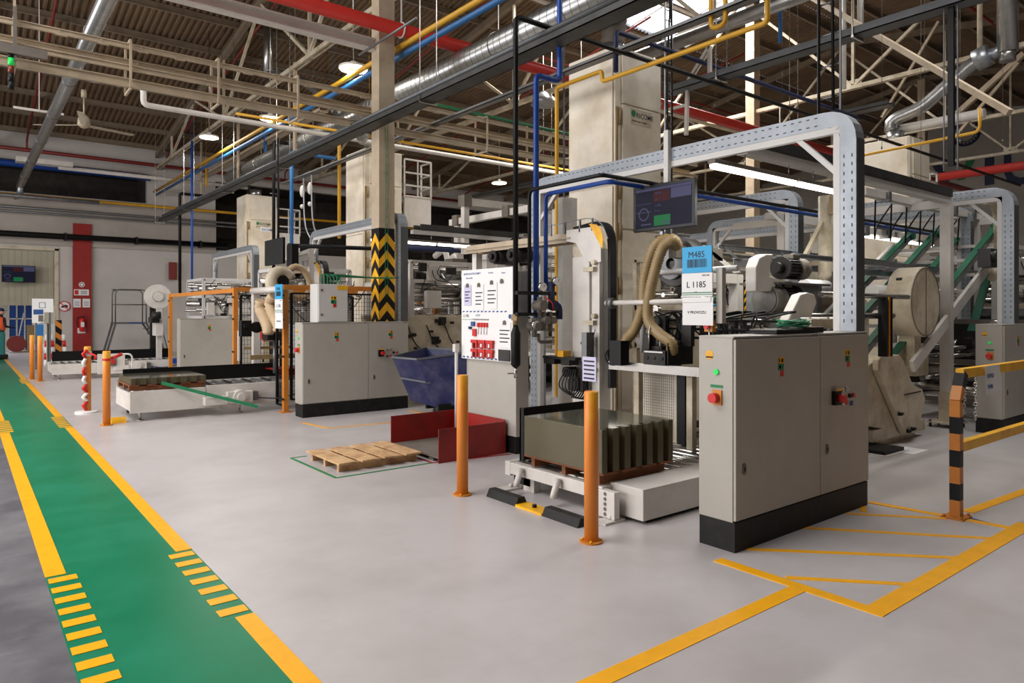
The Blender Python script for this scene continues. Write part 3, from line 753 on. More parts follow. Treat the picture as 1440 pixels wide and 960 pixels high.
# black monitor by the second line
t = thing('ceiling_monitor', 'black rear monitor hanging above the beige fan housing', 'monitor', (4.7, 13.0, 2.5))
m = M(); a = PX(372, 374, 4.7); b = PX(397, 333, 4.7); m.box(4.7, 4.76, b[1], a[1], a[2], b[2]); part(t, 'housing', m, 'screen_frame', bevel=.01)
m = M(); m.tube([(4.8, (a[1]+b[1])/2, b[2]-.1), (4.8, (a[1]+b[1])/2, 5.0)], .022, 8); part(t, 'hanging_arm', m, 'black')
m = M(); m.box(4.76, 4.9, b[1]-.3, b[1]-.05, a[2]-.05, b[2]-.15); part(t, 'computer_box', m, 'black', bevel=.01)
def machine_sign(label, X, yc, zt, sc=1.0, code='M485', line='L 1185', low='V PROVOZU'):
    t = thing('machine_sign', label, 'sign', (X, yc, zt-.76*sc)); hw = .17*sc; y0, y1 = yc-hw, yc+hw
    z1 = zt; z2 = zt-.25*sc; z3 = zt-.48*sc; z4 = zt-.75*sc
    m = M(); m.box(X, X+.012, y0, y1, z2, z1); p = part(t, 'blue_panel', m, 'sign_blue', 'blue panel with machine code and barcode')
    m = M(); m.text(code, .085*sc, (X-.001, y1-.07*sc, z1-.105*sc), bold=0); random.seed(5); y = y1-.06*sc
    while y > y0+.06*sc:
        wd = random.choice((.003,.006,.009))*sc; m.box(X-.001, X, y-wd, y, z2+.05*sc, z2+.13*sc); y -= wd+random.choice((.003,.005))*sc
    part(p, 'print', m, 'ink')
    m = M(); m.box(X, X+.012, y0-.005, y1+.005, z3+.003, z2-.003); p = part(t, 'white_panel', m, 'paper', 'white panel with the line number')
    m = M(); m.mat(0).text(line, .082*sc, (X-.001, y1-.05*sc, z2-.14*sc), wscale=1.0); m.text('TRICOM', .022*sc, (X-.001, y0+.11*sc, z2-.035*sc)); m.text('p.1', .02*sc, (X-.001, yc+.02, z2-.185*sc)); m.mat(1).box(X-.001, X, y0, y1, z3+.035*sc, z3+.045*sc).box(X-.001, X, y0, y1, z3+.018*sc, z3+.026*sc)
    part(p, 'print', m, ['ink', 'green'])
    m = M(); m.box(X+.004, X+.012, y0-.01, y1, z4, z3-.003); m.box(X-.004, X+.002, y0+.01, y1-.01, z3-.05*sc, z3-.005); p = part(t, 'lower_panel', m, 'paper', 'plastic pocket with a white status sheet')
    m = M(); m.text(low, .038*sc, (X+.0025, y1-.06*sc, z3-.16*sc)); part(p, 'print', m, 'ink'); 
    m = M(); m.bar((X+.008, yc, z1-.1), (X+.15, yc+.05, z1-.1), .02); part(t, 'mounting_bracket', m, 'grey_steel')
    return t
machine_sign('blue and white sign reading M485 and L 1185 above the laptop cabinet', 5.5, 4.13, 2.27)
machine_sign('small blue and white line sign hanging beside the orange guard post', 4.03, 11.2, 2.09, .95, 'M486', 'L 1186')

# ================================================================== BOLLARDS
def bollard(x, y, label, zt=1.08, r=.052):
    t = thing('bollard', label, 'bollard', (x, y, 0), 'orange steel bollards')
    m = M(); m.tube([(x,y,.012),(x,y,zt-.008),(x,y,zt)], r, 20, radii=[r, r, r-.006]); part(t, 'post_tube', m, 'bollard_orange')
    m = M(); m.disc((x,y,0), (0,0,1), .085, 0, .012, 20); part(t, 'base_flange', m, 'orange_frame')
    m = M(); [m.cyl((x+.068*math.cos(q), y+.068*math.sin(q), .012), (x+.068*math.cos(q), y+.068*math.sin(q), .024), .010, 6) for q in (.7,2.3,3.9,5.5)]; part(t, 'bolt', m, 'yellow')
    return t
# worn paint: broad irregular yellow patches on orange
nt = MATS['bollard_orange'].node_tree; bs = nt.nodes['Principled BSDF']
tc = nt.nodes.new('ShaderNodeTexCoord'); nz = nt.nodes.new('ShaderNodeTexNoise'); nz.inputs['Scale'].default_value = 2.2; nz.inputs['Detail'].default_value = 3
nt.links.new(tc.outputs['Object'], nz.inputs['Vector']); mr = nt.nodes.new('ShaderNodeMapRange'); mr.inputs['From Min'].default_value = .52; mr.inputs['From Max'].default_value = .6
nt.links.new(nz.outputs['Fac'], mr.inputs['Value']); mx = nt.nodes.new('ShaderNodeMix'); mx.data_type = 'RGBA'
mx.inputs['A'].default_value = lin((222,130,44)); mx.inputs['B'].default_value = lin((226,168,20)); nt.links.new(mr.outputs['Result'], mx.inputs['Factor']); nt.links.new(mx.outputs['Result'], bs.inputs['Base Color'])
bollard(3.55, 5.22, 'orange bollard in front of the red tray')
bollard(3.55, 3.58, 'orange bollard in front of the olive sheet stack')
bollard(1.66, 11.6, 'orange bollard at the end of the white roller table with green strap')
tb = bollard(1.63, 13.3, 'orange bollard wound with red and white tape')
bollard(1.47, 19.9, 'orange bollard beside the further white roller table')
bollard(1.36, 20.6, 'rear orange bollard under the pale blue hanging sheet')
m = M()
for k in range(7):
    m.mat(k % 2); zz = .05+k*.14
    m.tube([(1.60+.02*math.sin(k), 13.22, zz), (1.56, 13.23, zz+.07), (1.60+.02*math.sin(k+1), 13.22, zz+.14)], .024, 8)
m.mat(1).disc((1.6,13.22,0),(0,0,1),.16,0,.03,18)
solo('barrier_tape_post', m, ['red', 'paper'], 'short red and white striped chain post beside the taped bollard', 'post')
m = M()
m.mat(0).tube(spline([(1.63,13.25,.98),(1.72,13.1,.93),(1.68,12.9,.9)],5),.018,6); m.mat(1).tube(spline([(1.70,11.6,.95),(1.85,11.6,1.02),(1.98,11.6,1.0),(2.0,11.65,.8)],5),.012,6); m.mat(0).tube([(1.72,11.6,.965),(1.86,11.6,1.03)],.024,6)
m.mat(1).disc((1.63,13.3,.92),(0,0,1),.058,.05,.08,16); m.mat(0).disc((1.66,11.6,.94),(0,0,1),.058,.05,.03,16)
solo('barrier_tape', m, ['red', 'paper'], 'torn red and white barrier tape tied to the bollards', 'tape')
# wedge by bollard
m = M(); m.mat(0).prism([(1.74,11.7,.0),(1.74,11.9,.0),(1.74,11.8,.08)],(.2,0,0)); solo('floor_bumper', m, ['yellow'], 'small yellow and black floor wedge behind the bollard', 'bumper')
# floor kerb
t = thing('floor_bumper', 'black and yellow floor bumper in front of the sheet stack conveyor', 'bumper', (3.75, 4.45, 0))
def wedge(m, y0, y1): m.prism([(3.68,y0,0),(3.82,y0,0),(3.785,y0,.07),(3.715,y0,.07)], (0,y1-y0,0))
m = M(); wedge(m, 3.86, 4.28); wedge(m, 4.62, 5.04); part(t, 'rubber_block', m, 'plinth', 'scuffed black rubber block', bevel=.005)
m = M(); m.box(3.68,3.82,4.28,4.62,0,.02); part(t, 'middle_plate', m, 'yellow'); m = M(); m.cyl((3.75,4.45,.02),(3.75,4.45,.045),.02,6); part(t, 'bolt', m, 'black')
# hang tag of stack
t = thing('hanging_document', 'lilac document pouch hanging above the bollard by the sheet stack', 'document', (4.6, 4.6, 1.2))
a = PX(819, 501, 4.62); b = PX(838, 537, 4.62); m = M(); m.box(4.62, 4.626, b[1], a[1], b[2], a[2]); part(t, 'pouch', m, 'paper_lilac')
m = M(); 
for k in range(5): m.box(4.618, 4.62, b[1]+.02, a[1]-.02, b[2]+.02+k*.04, b[2]+.035+k*.04)
part(t, 'print', m, 'ink'); m = M(); m.tube([(4.625,(a[1]+b[1])/2,a[2]),(4.9,(a[1]+b[1])/2+.2,a[2]+.25)], .004, 4); part(t, 'cord', m, 'black')

# ================================================================== SHEET STACK CONVEYOR (line one)
t = thing('roller_conveyor', 'white roller conveyor carrying the olive sheet stack', 'conveyor', (5.2, 4.5, 0))
m = M(); m.box(4.018,4.10,4.003,5.117,.14,.247); m.box(4.02,7.4,5.12,5.2,.12,.25); m.box(4.02,7.4,3.93,4.0,.12,.25); m.box(4.08,4.16,4.85,5.0,.0,.14); m.box(4.08,4.16,4.05,4.2,.0,.14); part(t, 'side_frame', m, 'white_paint', bevel=.004)
m = M(); m.box(4.0,4.06,3.78,3.98,.02,.235); part(t, 'end_bracket', m, 'white_paint', bevel=.004)
m = M()
for k in range(5): m.cyl((3.999,3.88,.05+.04*k),(3.994,3.88,.05+.04*k),.014,10)
part(t, 'bolt', m, 'brown_grey')
for (yy, zz) in ((4.92,.13),(4.42,.13)):
    m = M(); m.tube([(3.99,yy,zz+.10),(3.94,yy,zz-.02),(3.93,yy,zz-.06)], .028, 10); part(t, 'guide_peg', m, 'white_paint')
for k in range(22):
    x = 4.2+k*.148; m = M(); m.cyl((x,4.0,.215),(x,5.12,.215),.042,14); part(t, 'roller', m, 'steel')
for (xx, yy) in ((4.0,5.14),(3.99,3.86)):
    m = M(); m.box(xx-.1,xx+.12,yy-.09,yy+.04,0,.018); m.cyl((xx+.02,yy-.03,.018),(xx+.02,yy-.03,.05),.02,6); part(t, 'foot_plate', m, 'white_paint')
m = M(); m.box(4.08,4.14,4.9,5.14,.05,.16); part(t, 'cable_cover', m, 'black')
t = thing('drive_cover', 'low white metal box cover beside the sheet stack conveyor', 'machine cover', (5, 3.76, .03))
m = M(); m.box(4.13,5.0,3.60,3.91,.03,.275); m.box(5.003,6.4,3.60,3.91,.03,.275); m.box(4.132,4.2,3.91,3.95,.03,.27); part(t, 'cover', m, 'white_paint', bevel=.004)
m = M(); m.box(4.2,6.3,3.63,3.9,0,.03); part(t, 'base', m, 'black')
# pallet + sheets with notched edges
def flat_pallet(label, x0, x1, y0, y1, z0, mt, nb=3, h=.10):
    t = thing('wooden_pallet', label, 'pallet', ((x0+x1)/2, (y0+y1)/2, z0))
    for k in range(nb):
        y = y0+.04+(y1-y0-.12)*k/(nb-1); m = M(); m.box(x0+.03, x1-.03, y, y+.045, z0, z0+h-.02); part(t, 'stringer', m, mt)
    n = 4; w = (x1-x0-.06*(n-1))/n
    for k in range(n): x = x0+k*(w+.06); m = M(); m.box(x, x+w, y0-.03, y1+.03, z0+h-.018, z0+h); part(t, 'deck_board', m, mt)
    return t
flat_pallet('brown wooden pallet beneath the olive sheet stack', 4.0, 4.86, 3.93, 4.86, .262, 'wood_dark')
m = M()
def comb(x0, x1, y0, y1, z0, z1, n, dep):
    poly = [(x0, y1), (x0, y0)]; p = (x1-x0)/(n+.35)
    for k in range(n):
        a = x0+p*(k+.42); b = a+p*.50
        poly += [(a, y0), (a+.008, y0+dep), (b-.008, y0+dep), (b, y0)]
    poly += [(x1, y0), (x1, y1)]
    return [(x, y, z0) for x, y in poly]
m.mat(0); pl = comb(3.985, 4.86, 3.90, 4.87, .365, .71, 6, .05); m.prism(pl, (0,0,.345))
m.mat(1); m.prism([(x, y, .7105) for x, y, z in pl], (0,0,.0015))
solo('sheet_stack', m, ['sheet_stack', 'sheet_top'], 'thick stack of olive metal sheets with notched edges on the pallet', 'sheet stack')
m = M(); m.box(4.1,4.98,5.06,5.08,.26,.75); m.box(4.1,4.12,5.02,5.08,.26,.75); solo('guide_plate', m, 'black', 'black steel guide plate standing behind the olive sheet stack', 'guide plate')

# ================================================================== RED TRAY, PALLET, SKIP, BOARD CABINET
t = thing('scrap_tray', 'red steel tray open towards the walkway, against the board cabinet', 'scrap tray', (4.5, 7, 0))
m = M(); m.box(4.07,4.99,6.44,6.452,.0,.37); part(t, 'side_wall', m, 'red_bin')
m = M(); m.box(4.07,4.99,7.508,7.52,.02,.39); part(t, 'side_wall', m, 'red_bin')
m = M(); m.box(4.978,4.99,6.452,7.508,.02,.39); part(t, 'back_wall', m, 'red_bin')
m = M(); m.box(4.075,4.978,6.452,7.508,.05,.065); m.box(4.1,4.9,6.6,6.7,0,.05); m.box(4.1,4.9,7.3,7.4,0,.05); part(t, 'bottom_plate', m, 'brown_grey')
flat_pallet('pale wooden pallet lying on the floor inside green tape', 3.02, 4.0, 6.70, 7.50, .001, 'wood')
for o in list(bpy.data.objects): pass
# blue skip
Y1 = 9.9
t = thing('tipping_skip', 'blue wheeled tipping skip between the cabinets', 'skip', (6.1, 9.5, 0))
A = PZ(551,502,.92); B = PZ(587,505,.90); D = PZ(600,489,1.04); C = (D[0]+.35, D[1]-1.0, 1.02)
Bm = PZ(612,572,.14); Am = PZ(578,563,.22); Cm = (Bm[0]+.45, Bm[1]-.45, .2); Dm = (Am[0]+.5, Am[1]+.0, .22)
def shell(m, top, bot, th=.012):
    c = [sum(p[i] for p in top+bot)/8 for i in range(3)]
    inn = lambda p: tuple(p[i]+(c[i]-p[i])*.035 for i in range(3))
    T2 = [inn(p) for p in top]; B2 = [inn(p) for p in bot]
    T2 = [(p[0],p[1],q[2]) for p, q in zip(T2, top)]
    vs = top+bot+T2+B2; f = [(3,2,1,0) and (4,5,6,7), (15,14,13,12)]
    for i in range(4):
        k = (i+1) % 4; f += [(i, k, 4+k, 4+i), (8+k, 8+i, 12+i, 12+k), (k, i, 8+i, 8+k)]
    m.add(vs, f)
m = M(); shell(m, [A, B, C, D], [Am, Bm, Cm, Dm]); part(t, 'hopper', m, 'skip_blue', 'worn blue hopper')
m = M()
for p, q in ((A,B),(B,C),(C,D),(D,A)): m.bar(p, q, .03, .03)
mid = lambda p, q, s: tuple(p[i]+(q[i]-p[i])*s for i in range(3))
m.bar(mid(A,Am,.48), mid(B,Bm,.48), .025, .025); m.bar(mid(B,Bm,.5), mid(C,Cm,.5), .025, .025); part(t, 'rim', m, 'tray_side')
m = M(); m.box(5.85,6.6,9.25,9.3,.10,.2); m.box(5.85,6.6,9.6,9.65,.10,.2); part(t, 'chassis', m, 'black')
for (xx, yy) in ((5.98,9.5),(6.2,9.1),(6.55,9.6),(6.6,9.15)):
    m = M(); m.cyl((xx-.02,yy-.015,.07),(xx+.02,yy+.02,.07),.07,16); wv = part(t, 'wheel', m, 'rubber'); m = M(); m.box(xx-.03,xx+.03,yy-.02,yy+.02,.08,.15); part(wv, 'caster_fork', m, 'steel')
# board cabinet
t = thing('control_cabinet', 'tall narrow grey cabinet carrying the white information board', 'cabinet', (5.1, 6.8, 0))
m = M(); m.box(5.03,5.22,6.3,7.3,.2,2.12); part(t, 'body', m, 'cabinet', bevel=.005)
m = M(); m.box(5.04,5.21,6.31,7.29,0,.2); part(t, 'plinth', m, 'plinth')
X = 4.995; a = PX(649,379,X); b = PX(721,373,X); y0, y1 = b[1], a[1]; z1, z0 = 2.17, 1.06
t = thing('information_board', 'white information board with clipboards and red padlocks on the narrow cabinet', 'board', (X, (y0+y1)/2, z0))
m = M(); m.box(X, X+.02, y0, y1, z0, z1); part(t, 'panel', m, 'paper', bevel=.002)
W = y1-y0; Hh = z1-z0
def bb(m, u0, v0, u1, v1, k=.002, off=0): m.box(X-k-off, X-off, y1-W*u1, y1-W*u0, z1-Hh*v1, z1-Hh*v0)
m = M(); m.text('BEZPECNOSTNI ZAMKY', .034, (X-.001, y1-W*.05, z1-Hh*.055)); m.text('Plan udrzby', .030, (X-.001, y1-W*.10, z1-Hh*.10)); m.text('Kontrola', .026, (X-.001, y1-W*.55, z1-Hh*.055)); m.text('Navod', .026, (X-.001, y1-W*.80, z1-Hh*.065))
m.text('LOTO', .034, (X-.001, y1-W*.30, z1-Hh*.52))
for k in range(12):
    for v in (.475,): 
        u = .02+k*.075; m.prism([(X, y1-W*(u), z1-Hh*v), (X, y1-W*(u+.04), z1-Hh*v), (X, y1-W*(u+.055), z1-Hh*(v-.015)), (X, y1-W*(u+.015), z1-Hh*(v-.015))], (-.001,0,0))
    u = .04+k*.08; m.prism([(X, y1-W*(u), z1-Hh*.99), (X, y1-W*(u+.04), z1-Hh*.99), (X, y1-W*(u+.03), z1-Hh*(.97)), (X, y1-W*(u-.01), z1-Hh*(.97))], (-.001,0,0))
m.disc((X, y1-W*.95, z1-Hh*.52), (-1,0,0), .028, 0, .001, 16)
part([o for o in bpy.data.objects if o == t][0], 'print', m, 'ink_blue', 'blue headings and striped rules')
m = M(); m.text('L1185', .05, (X-.001, y1-W*.04, z1-Hh*.53)); part(t, 'print', m, 'ink')
m = M(); bb(m, .02, .555, .22, .56); part(t, 'green_rule', m, 'green')
def clip(u0, u1, v0, v1, lab, tilt=0, dark=0):
    yc = y1-W*(u0+u1)/2; c = thing('clipboard', lab, 'clipboard', (X-.006, yc, z1-Hh*v1))
    m = M(); m.box(X-.006, X-.003, y1-W*u1, y1-W*u0, z1-Hh*v1, z1-Hh*v0); part(c, 'sheet', m, 'paper_lilac' if dark else 'paper')
    m = M(); 
    for k in range(4): v = v0+(v1-v0)*(.3+.15*k); bb(m, u0+.02, v, u1-.02-.03*(k % 2), v+.012, .001, .006)
    part(c, 'print', m, 'ink')
    m = M(); m.disc((X-.006, yc, z1-Hh*v0), (-1,0,0), .022, 0, .012, 12); m.box(X-.014, X-.006, yc-.03, yc+.03, z1-Hh*v0-.03, z1-Hh*v0); part(c, 'bulldog_clip', m, 'brown_grey')
clip(.06,.21,.17,.40,'narrow lilac sheet pinned top corner of the board', dark=1); clip(.28,.46,.17,.45,'white printed clipboard in the second place of the board top row'); clip(.52,.72,.15,.44,'tall white clipboard in the third place of the board top row'); clip(.78,.84,.14,.17,'empty clip at the end of the board top row')
clip(.75,.97,.58,.85,'white form sheet with dark squares beside the red padlocks')
m = M(); bb(m, .76,.87,.96,.99,.02); solo('document_pocket', m, 'dark_steel', 'small black pocket at the bottom corner of the board', 'pocket')
m = M(); bb(m, .24,.55,.56,.558,.012); bb(m, .26,.80,.56,.806,.002); solo('hook_rail', m, 'brown_grey', 'thin hook rail with small red padlocks on the board', 'rail')
for k in range(4):
    u = .36+.055*k; p = thing('padlock', 'small red padlock on the rail, number %s counted from the blue tag' % ('one','two','three','four')[k], 'padlock', (X-.01, y1-W*u, z1-Hh*.65), 'small red padlocks on the board rail')
    m = M(); bb(m, u-.02, .59, u+.02, .64, .018); part(p, 'lock_body', m, 'red'); m = M(); m.tube([(X-.008, y1-W*u, z1-Hh*.65), (X-.008, y1-W*u, z1-Hh*.72)], .004, 5); part(p, 'key', m, 'steel')
m = M(); bb(m, .22,.58,.29,.63,.02); solo('lock_tag', m, 'ink_blue', 'small blue lock tag at the start of the hook rail', 'tag')
m = M(); bb(m, .25,.66,.32,.74,.02); solo('lock_tag', m, 'red', 'red tag hanging below the blue lock tag', 'tag')
m = M(); bb(m, .17,.635,.22,.665,.02); solo('lock_tag', m, 'navy', 'tiny dark blue valve lock beside the red tag', 'tag')
for k in range(6):
    u = .31+.15*(k % 3); v = .84+.10*(k//3)
    p = thing('lockout_clamp', 'red lockout clamp in the %s row, %s place from the walkway side' % (('upper','lower')[k//3], ('first','second','third')[k % 3]), 'lockout clamp', (X-.02, y1-W*u, z1-Hh*v), 'red lockout clamps on the board')
    m = M(); bb(m, u-.07, v-.06, u+.06, v-.025, .04); bb(m, u-.05, v-.03, u-.02, v+.035, .035); bb(m, u+.015, v-.03, u+.05, v+.03, .035); part(p, 'clamp_body', m, 'red', bevel=.003)
    m = M(); bb(m, u-.015, v-.02, u+.01, v+.02, .042); part(p, 'clamp_label', m, 'paper' if k % 3 else 'black')
m = M(); m.tube([(4.93, y1+.02, .01), (4.93, y1+.02, 1.2)], .022, 8); solo('round_post', m, 'cabinet_light', 'thin grey post at the walkway edge of the board cabinet', 'post')
m = M(); m.box(4.90,4.96,y1-.0,y1+.06,1.14,1.24); solo('switch_box', m, 'white_paint', 'tiny white handset box clipped on the board edge', 'switch box')
# ================================================================== TOWERS
def tower(x, y, label, h=5.56, s=1.04, logo=True, low=None):
    t = thing('oven_tower', label, 'machine tower', (x+s/2, y+s/2, 0), 'tall cream towers in the machine lines')
    m = M(); m.box(x+.03, x+s, y+.0, y+s-.05, 0, h); part(t, 'housing', m, 'cream_tower', bevel=.01)
    for z0, z1 in ((.2, 1.95), (2.0, 3.5), (3.52, h-.02)):
        m = M(); m.box(x, x+.03, y+.03, y+s-.08, z0, z1); part(t, 'side_panel', m, 'cream_tower', bevel=.008)
    for z0, z1 in ((.2, 2.85), (2.88, h-.85), (h-.83, h-.03)):
        m = M(); m.box(x+.16, x+s-.02, y-.03, y, z0, z1); dd = part(t, 'door', m, 'cream_tower', bevel=.008)
    m = M(); [m.cyl((x+.10, y-.02, z), (x+.10, y-.02, z+.25), .022, 8) for z in (1.9, 2.7, 3.3, 4.4)]; m.box(x+.03, x+.07, y-.02, y, .2, h-.9); part(t, 'hinge', m, 'hose')
    if logo:
        m = M(); z = h-.98
        m.mat(0).box(x+.33, x+.80, y-.033, y-.031, z-.13, z+.10); m.mat(1).disc((x+.39, y-.034, z+.03), (0,-1,0), .05, .0, .002, 20); m.mat(2).text('RICOME', .105, (x+.45, y-.034, z-.02), '-Y'); m.mat(2).text('DRYING AND CURING', .032, (x+.36, y-.034, z-.09), '-Y')
        part(t, 'nameplate', m, ['cream', 'green', 'ink'], 'nameplate reading RICOME')
    m = M(); m.tube([(x+.5,y+.5,h),(x+.5,y+.5,h+.25)], .18, 16); part(t, 'exhaust_collar', m, 'duct')
    return t
t1 = tower(7.5, 7.1, 'tall cream tower with a nameplate above the first machine line')
t2 = tower(7.55, 15.3, 'tall cream tower beside the white ladder cage behind the chevron column')
t3 = tower(7.43, 23.7, 'tall cream tower deepest in the row of machine lines')
t4 = tower(16.5, 6.7, 'tall white tower with the bent silver duct near the end wall', logo=False)
m = M(); m.mat(0).box(7.9,8.25,23.66,23.665,4.35,4.5); m.mat(1).text('RICOME', .10, (7.95, 23.658, 4.38), '-Y')
part(t3, 'nameplate', m, ['paper','ink_blue'])
def cage(x, y, z0, z1, label):
    t = thing('ladder_cage', label, 'ladder cage', (x+.4, y, z0), 'white ladder cages on the towers')
    m = M()
    for xx, yy in ((x, y), (x+.8, y), (x, y+.5), (x+.8, y+.5)): m.bar((xx,yy,z0),(xx,yy,z1),.04)
    for z in (z0+.05, z0+(z1-z0)*.33, z0+(z1-z0)*.66, z1): m.bar((x,y,z),(x+.8,y,z),.04); m.bar((x+.8,y,z),(x+.8,y+.5,z),.04)
    m.bar((x+.4,y,z0),(x+.4,y,z1),.03); part(t, 'guard_rail', m, 'white_paint')
    m = M(); m.box(x,x+.8,y-.01,y+.01,z0-.75,z0+.05); part(t, 'kick_panel', m, 'white_paint')
    m = M()
    for k in range(14): m.bar((x-.25,y,z0-2.5+k*.3),(x-.02,y,z0-2.5+k*.3),.02)
    m.bar((x-.25,y,z0-2.5),(x-.25,y,z1),.03); m.bar((x-.02,y,z0-2.5),(x-.02,y,z1),.03); part(t, 'ladder', m, 'steel')
cage(9.0, 15.9, 4.6, 5.6, 'white ladder cage on the tower behind the chevron column')
cage(17.75, 6.9, 4.3, 5.0, 'white ladder cage on the white tower near the end wall')
cage(8.55, 23.9, 4.3, 5.2, 'white ladder cage on the deepest tower')

# ================================================================== ELEVATORS
def elevator(dy, label):
    t = thing('sheet_elevator', label, 'conveyor', (5.65, 5.6+dy, 0), 'white sheet elevators at the head of the lines')
    Yc = 5.50+dy
    m = M(); m.box(5.58,5.64,Yc+.0,Yc+.12,0,2.36); m.box(5.66,5.78,Yc+.02,Yc+.16,0,2.36); part(t, 'column', m, 'white_paint', bevel=.004)
    m = M(); m.box(5.6,5.86,Yc+.18,Yc+.46,.15,2.28); part(t, 'side_housing', m, 'white_paint', bevel=.01)
    m = M(); m.tube([(5.62,Yc+.32,2.36),(5.86,Yc+.32,2.36)], .16, 16); part(t, 'return_drum', m, 'cream')
    X = 5.56
    m = M(); m.prism([(X,Yc-.04,2.2),(X,Yc-.04,2.42),(X,Yc+.08,2.60),(X,Yc+.52,2.60),(X,Yc+.52,2.47),(X,Yc+.36,2.44),(X,Yc+.22,2.25),(X,Yc+.10,2.20)], (.012,0,0)); part(t, 'head_plate', m, 'white_paint')
    m = M(); X -= .006
    m.prism([(X,Yc+.14,2.64),(X,Yc+.02,2.62),(X,Yc-.05,2.56),(X,Yc-.08,2.46),(X,Yc-.07,2.34)], (.005,0,0)); part(t, 'corner_guard', m, 'yellow', 'yellow rounded corner guard')
    m = M(); pts = [(5.70,Yc+.5,2.62),(5.70,Yc+.12,2.66),(5.70,Yc-.01,2.62),(5.70,Yc-.07,2.5),(5.70,Yc-.08,2.35),(5.70,Yc-.08,.8)]
    m.sweep(rounded(pts, .1, 3), (1,0,0), .10, .04); part(t, 'belt', m, 'rubber', 'black belt over the head')
    m = M()
    m.sweep(rounded([(5.57,Yc+.9,2.68),(5.57,Yc+.15,2.71),(5.57,Yc-.05,2.64),(5.57,Yc-.14,2.45)],.15,4),(1,0,0),.008,.01)
    for yy in (.1,.3,.55,.8): m.bar((5.57,Yc+yy,2.56),(5.57,Yc+yy,2.70),.02)
    part(t, 'guide_rail', m, 'grey_steel')
    m = M(); m.box(5.575,5.60,Yc+.53,Yc+2.6,2.46,2.57); m.box(5.78,5.82,Yc+.53,Yc+2.6,2.46,2.57); m.box(5.60,5.78,Yc+.45,Yc+2.6,2.55,2.565); m.box(5.545,5.56,Yc+.45,Yc+2.6,2.50,2.515); part(t, 'conveyor_beam', m, 'beam_cream')
    m = M()
    for z in (.9,1.5,2.1):
        m.box(5.52,5.58,Yc+.04,Yc+.2,z,z+.05); m.cyl((5.52,Yc+.05,z+.1),(5.6,Yc+.05,z+.1),.03,8)
    part(t, 'bracket', m, 'cream')
    for yy in (1.55, 1.95):
        m = M(); m.cyl((5.60,Yc+yy,2.38),(5.85,Yc+yy,2.38),.10,18); m.cyl((5.54,Yc+yy,2.38),(5.60,Yc+yy,2.38),.085,18); m.cyl((5.5,Yc+yy,2.38),(5.54,Yc+yy,2.38),.04,12); part(t, 'drive_motor', m, 'machine_dark', 'dark drive motor')
    for yy in (2.45,): m = M(); m.box(5.64,5.74,Yc+yy,Yc+yy+.10,0,2.46); part(t, 'leg', m, 'white_paint')
    m = M(); m.box(5.40,5.52,Yc+.02,Yc+.10,1.10,1.42); m.cyl((5.46,Yc+.12,1.3),(5.46,Yc+.16,1.3),.02,8); part(t, 'sensor_box', m, 'grey_steel')
    m = M(); random.seed(11)
    m.box(5.42,5.56,Yc+.22,Yc+.78,1.10,1.13); m.box(5.40,5.55,Yc+.30,Yc+.44,1.04,1.10); m.box(5.40,5.54,Yc+.55,Yc+.74,1.04,1.10); m.cyl((5.42,Yc+.40,.96),(5.56,Yc+.36,.96),.06,12); m.cyl((5.42,Yc+.26,.84),(5.56,Yc+.26,.84),.09,16); m.cyl((5.40,Yc+.26,.84),(5.42,Yc+.26,.84),.05,12); m.box(5.44,5.5,Yc+.12,Yc+.16,.75,1.08)
    for k in range(6): m.tube(spline([(5.4,Yc+.2+.03*k,1.0),(5.3,Yc+.1+.05*k,.8),(5.45,Yc+.3-.04*k,.68),(5.6,Yc+.2,.9)],5),.009,5)
    q_ = M(); q_.box(5.42,5.54,Yc+.42,Yc+.52,1.13,1.2); part(t, 'yellow_sensor', q_, 'yellow')
    part(t, 'lower_drive', m, 'machine_dark', 'dark drive and cables low on the column')
    return t
elevator(0, 'white sheet elevator with a yellow corner guard over the olive sheet stack')
elevator(7.75, 'white sheet elevator with a yellow corner guard above the second line')

# ================================================================== MACHINE LINES
def frame_box(m, x0, x1, y0, y1, z0, z1, s=.08):
    for x in (x0, x1):
        for y in (y0, y1): m.bar((x,y,z0),(x,y,z1),s)
    for z in (z0+s/2, z1-s/2):
        m.bar((x0,y0,z),(x1,y0,z),s); m.bar((x0,y1,z),(x1,y1,z),s); m.bar((x0,y0,z),(x0,y1,z),s); m.bar((x1,y0,z),(x1,y1,z),s)
def gearmotor(name, c, label, axis=(1,0,0), r=.13, L=.5, cat='motor', mt='motor_grey'):
    t = thing(name, label, cat, (c[0], c[1], c[2]-r)); a = Vector(axis).normalized(); c = Vector(c)
    m = M(); m.cyl(c-a*L*.5, c-a*L*.16, r*1.02, 24); m.cyl(c-a*(L*.5+.012), c-a*L*.5, r*.9, 24); part(t, 'fan_cowl', m, mt)
    m = M(); m.cyl(c-a*L*.15, c+a*L*.3, r*.86, 20)
    p = a.orthogonal().normalized(); q = a.cross(p)
    for k in range(20):
        g = 2*math.pi*k/20; d = (p*math.cos(g)+q*math.sin(g)); m.bar(c-a*L*.14+d*r*.9, c+a*L*.29+d*r*.9, .012, r*.18, up=d)
    part(t, 'finned_body', m, 'machine_dark')
    m = M(); m.cyl(c+a*L*.3, c+a*L*.36, r*1.05, 20); m.cyl(c+a*L*.36, c+a*L*.55, r*.5, 14); part(t, 'flange', m, 'machine_dark')
    m = M(); m.box(c.x-.03,c.x+.11,c.y-.06,c.y+.06,c.z+r*.85,c.z+r*1.3); part(t, 'terminal_box', m, mt, bevel=.006)
    return t
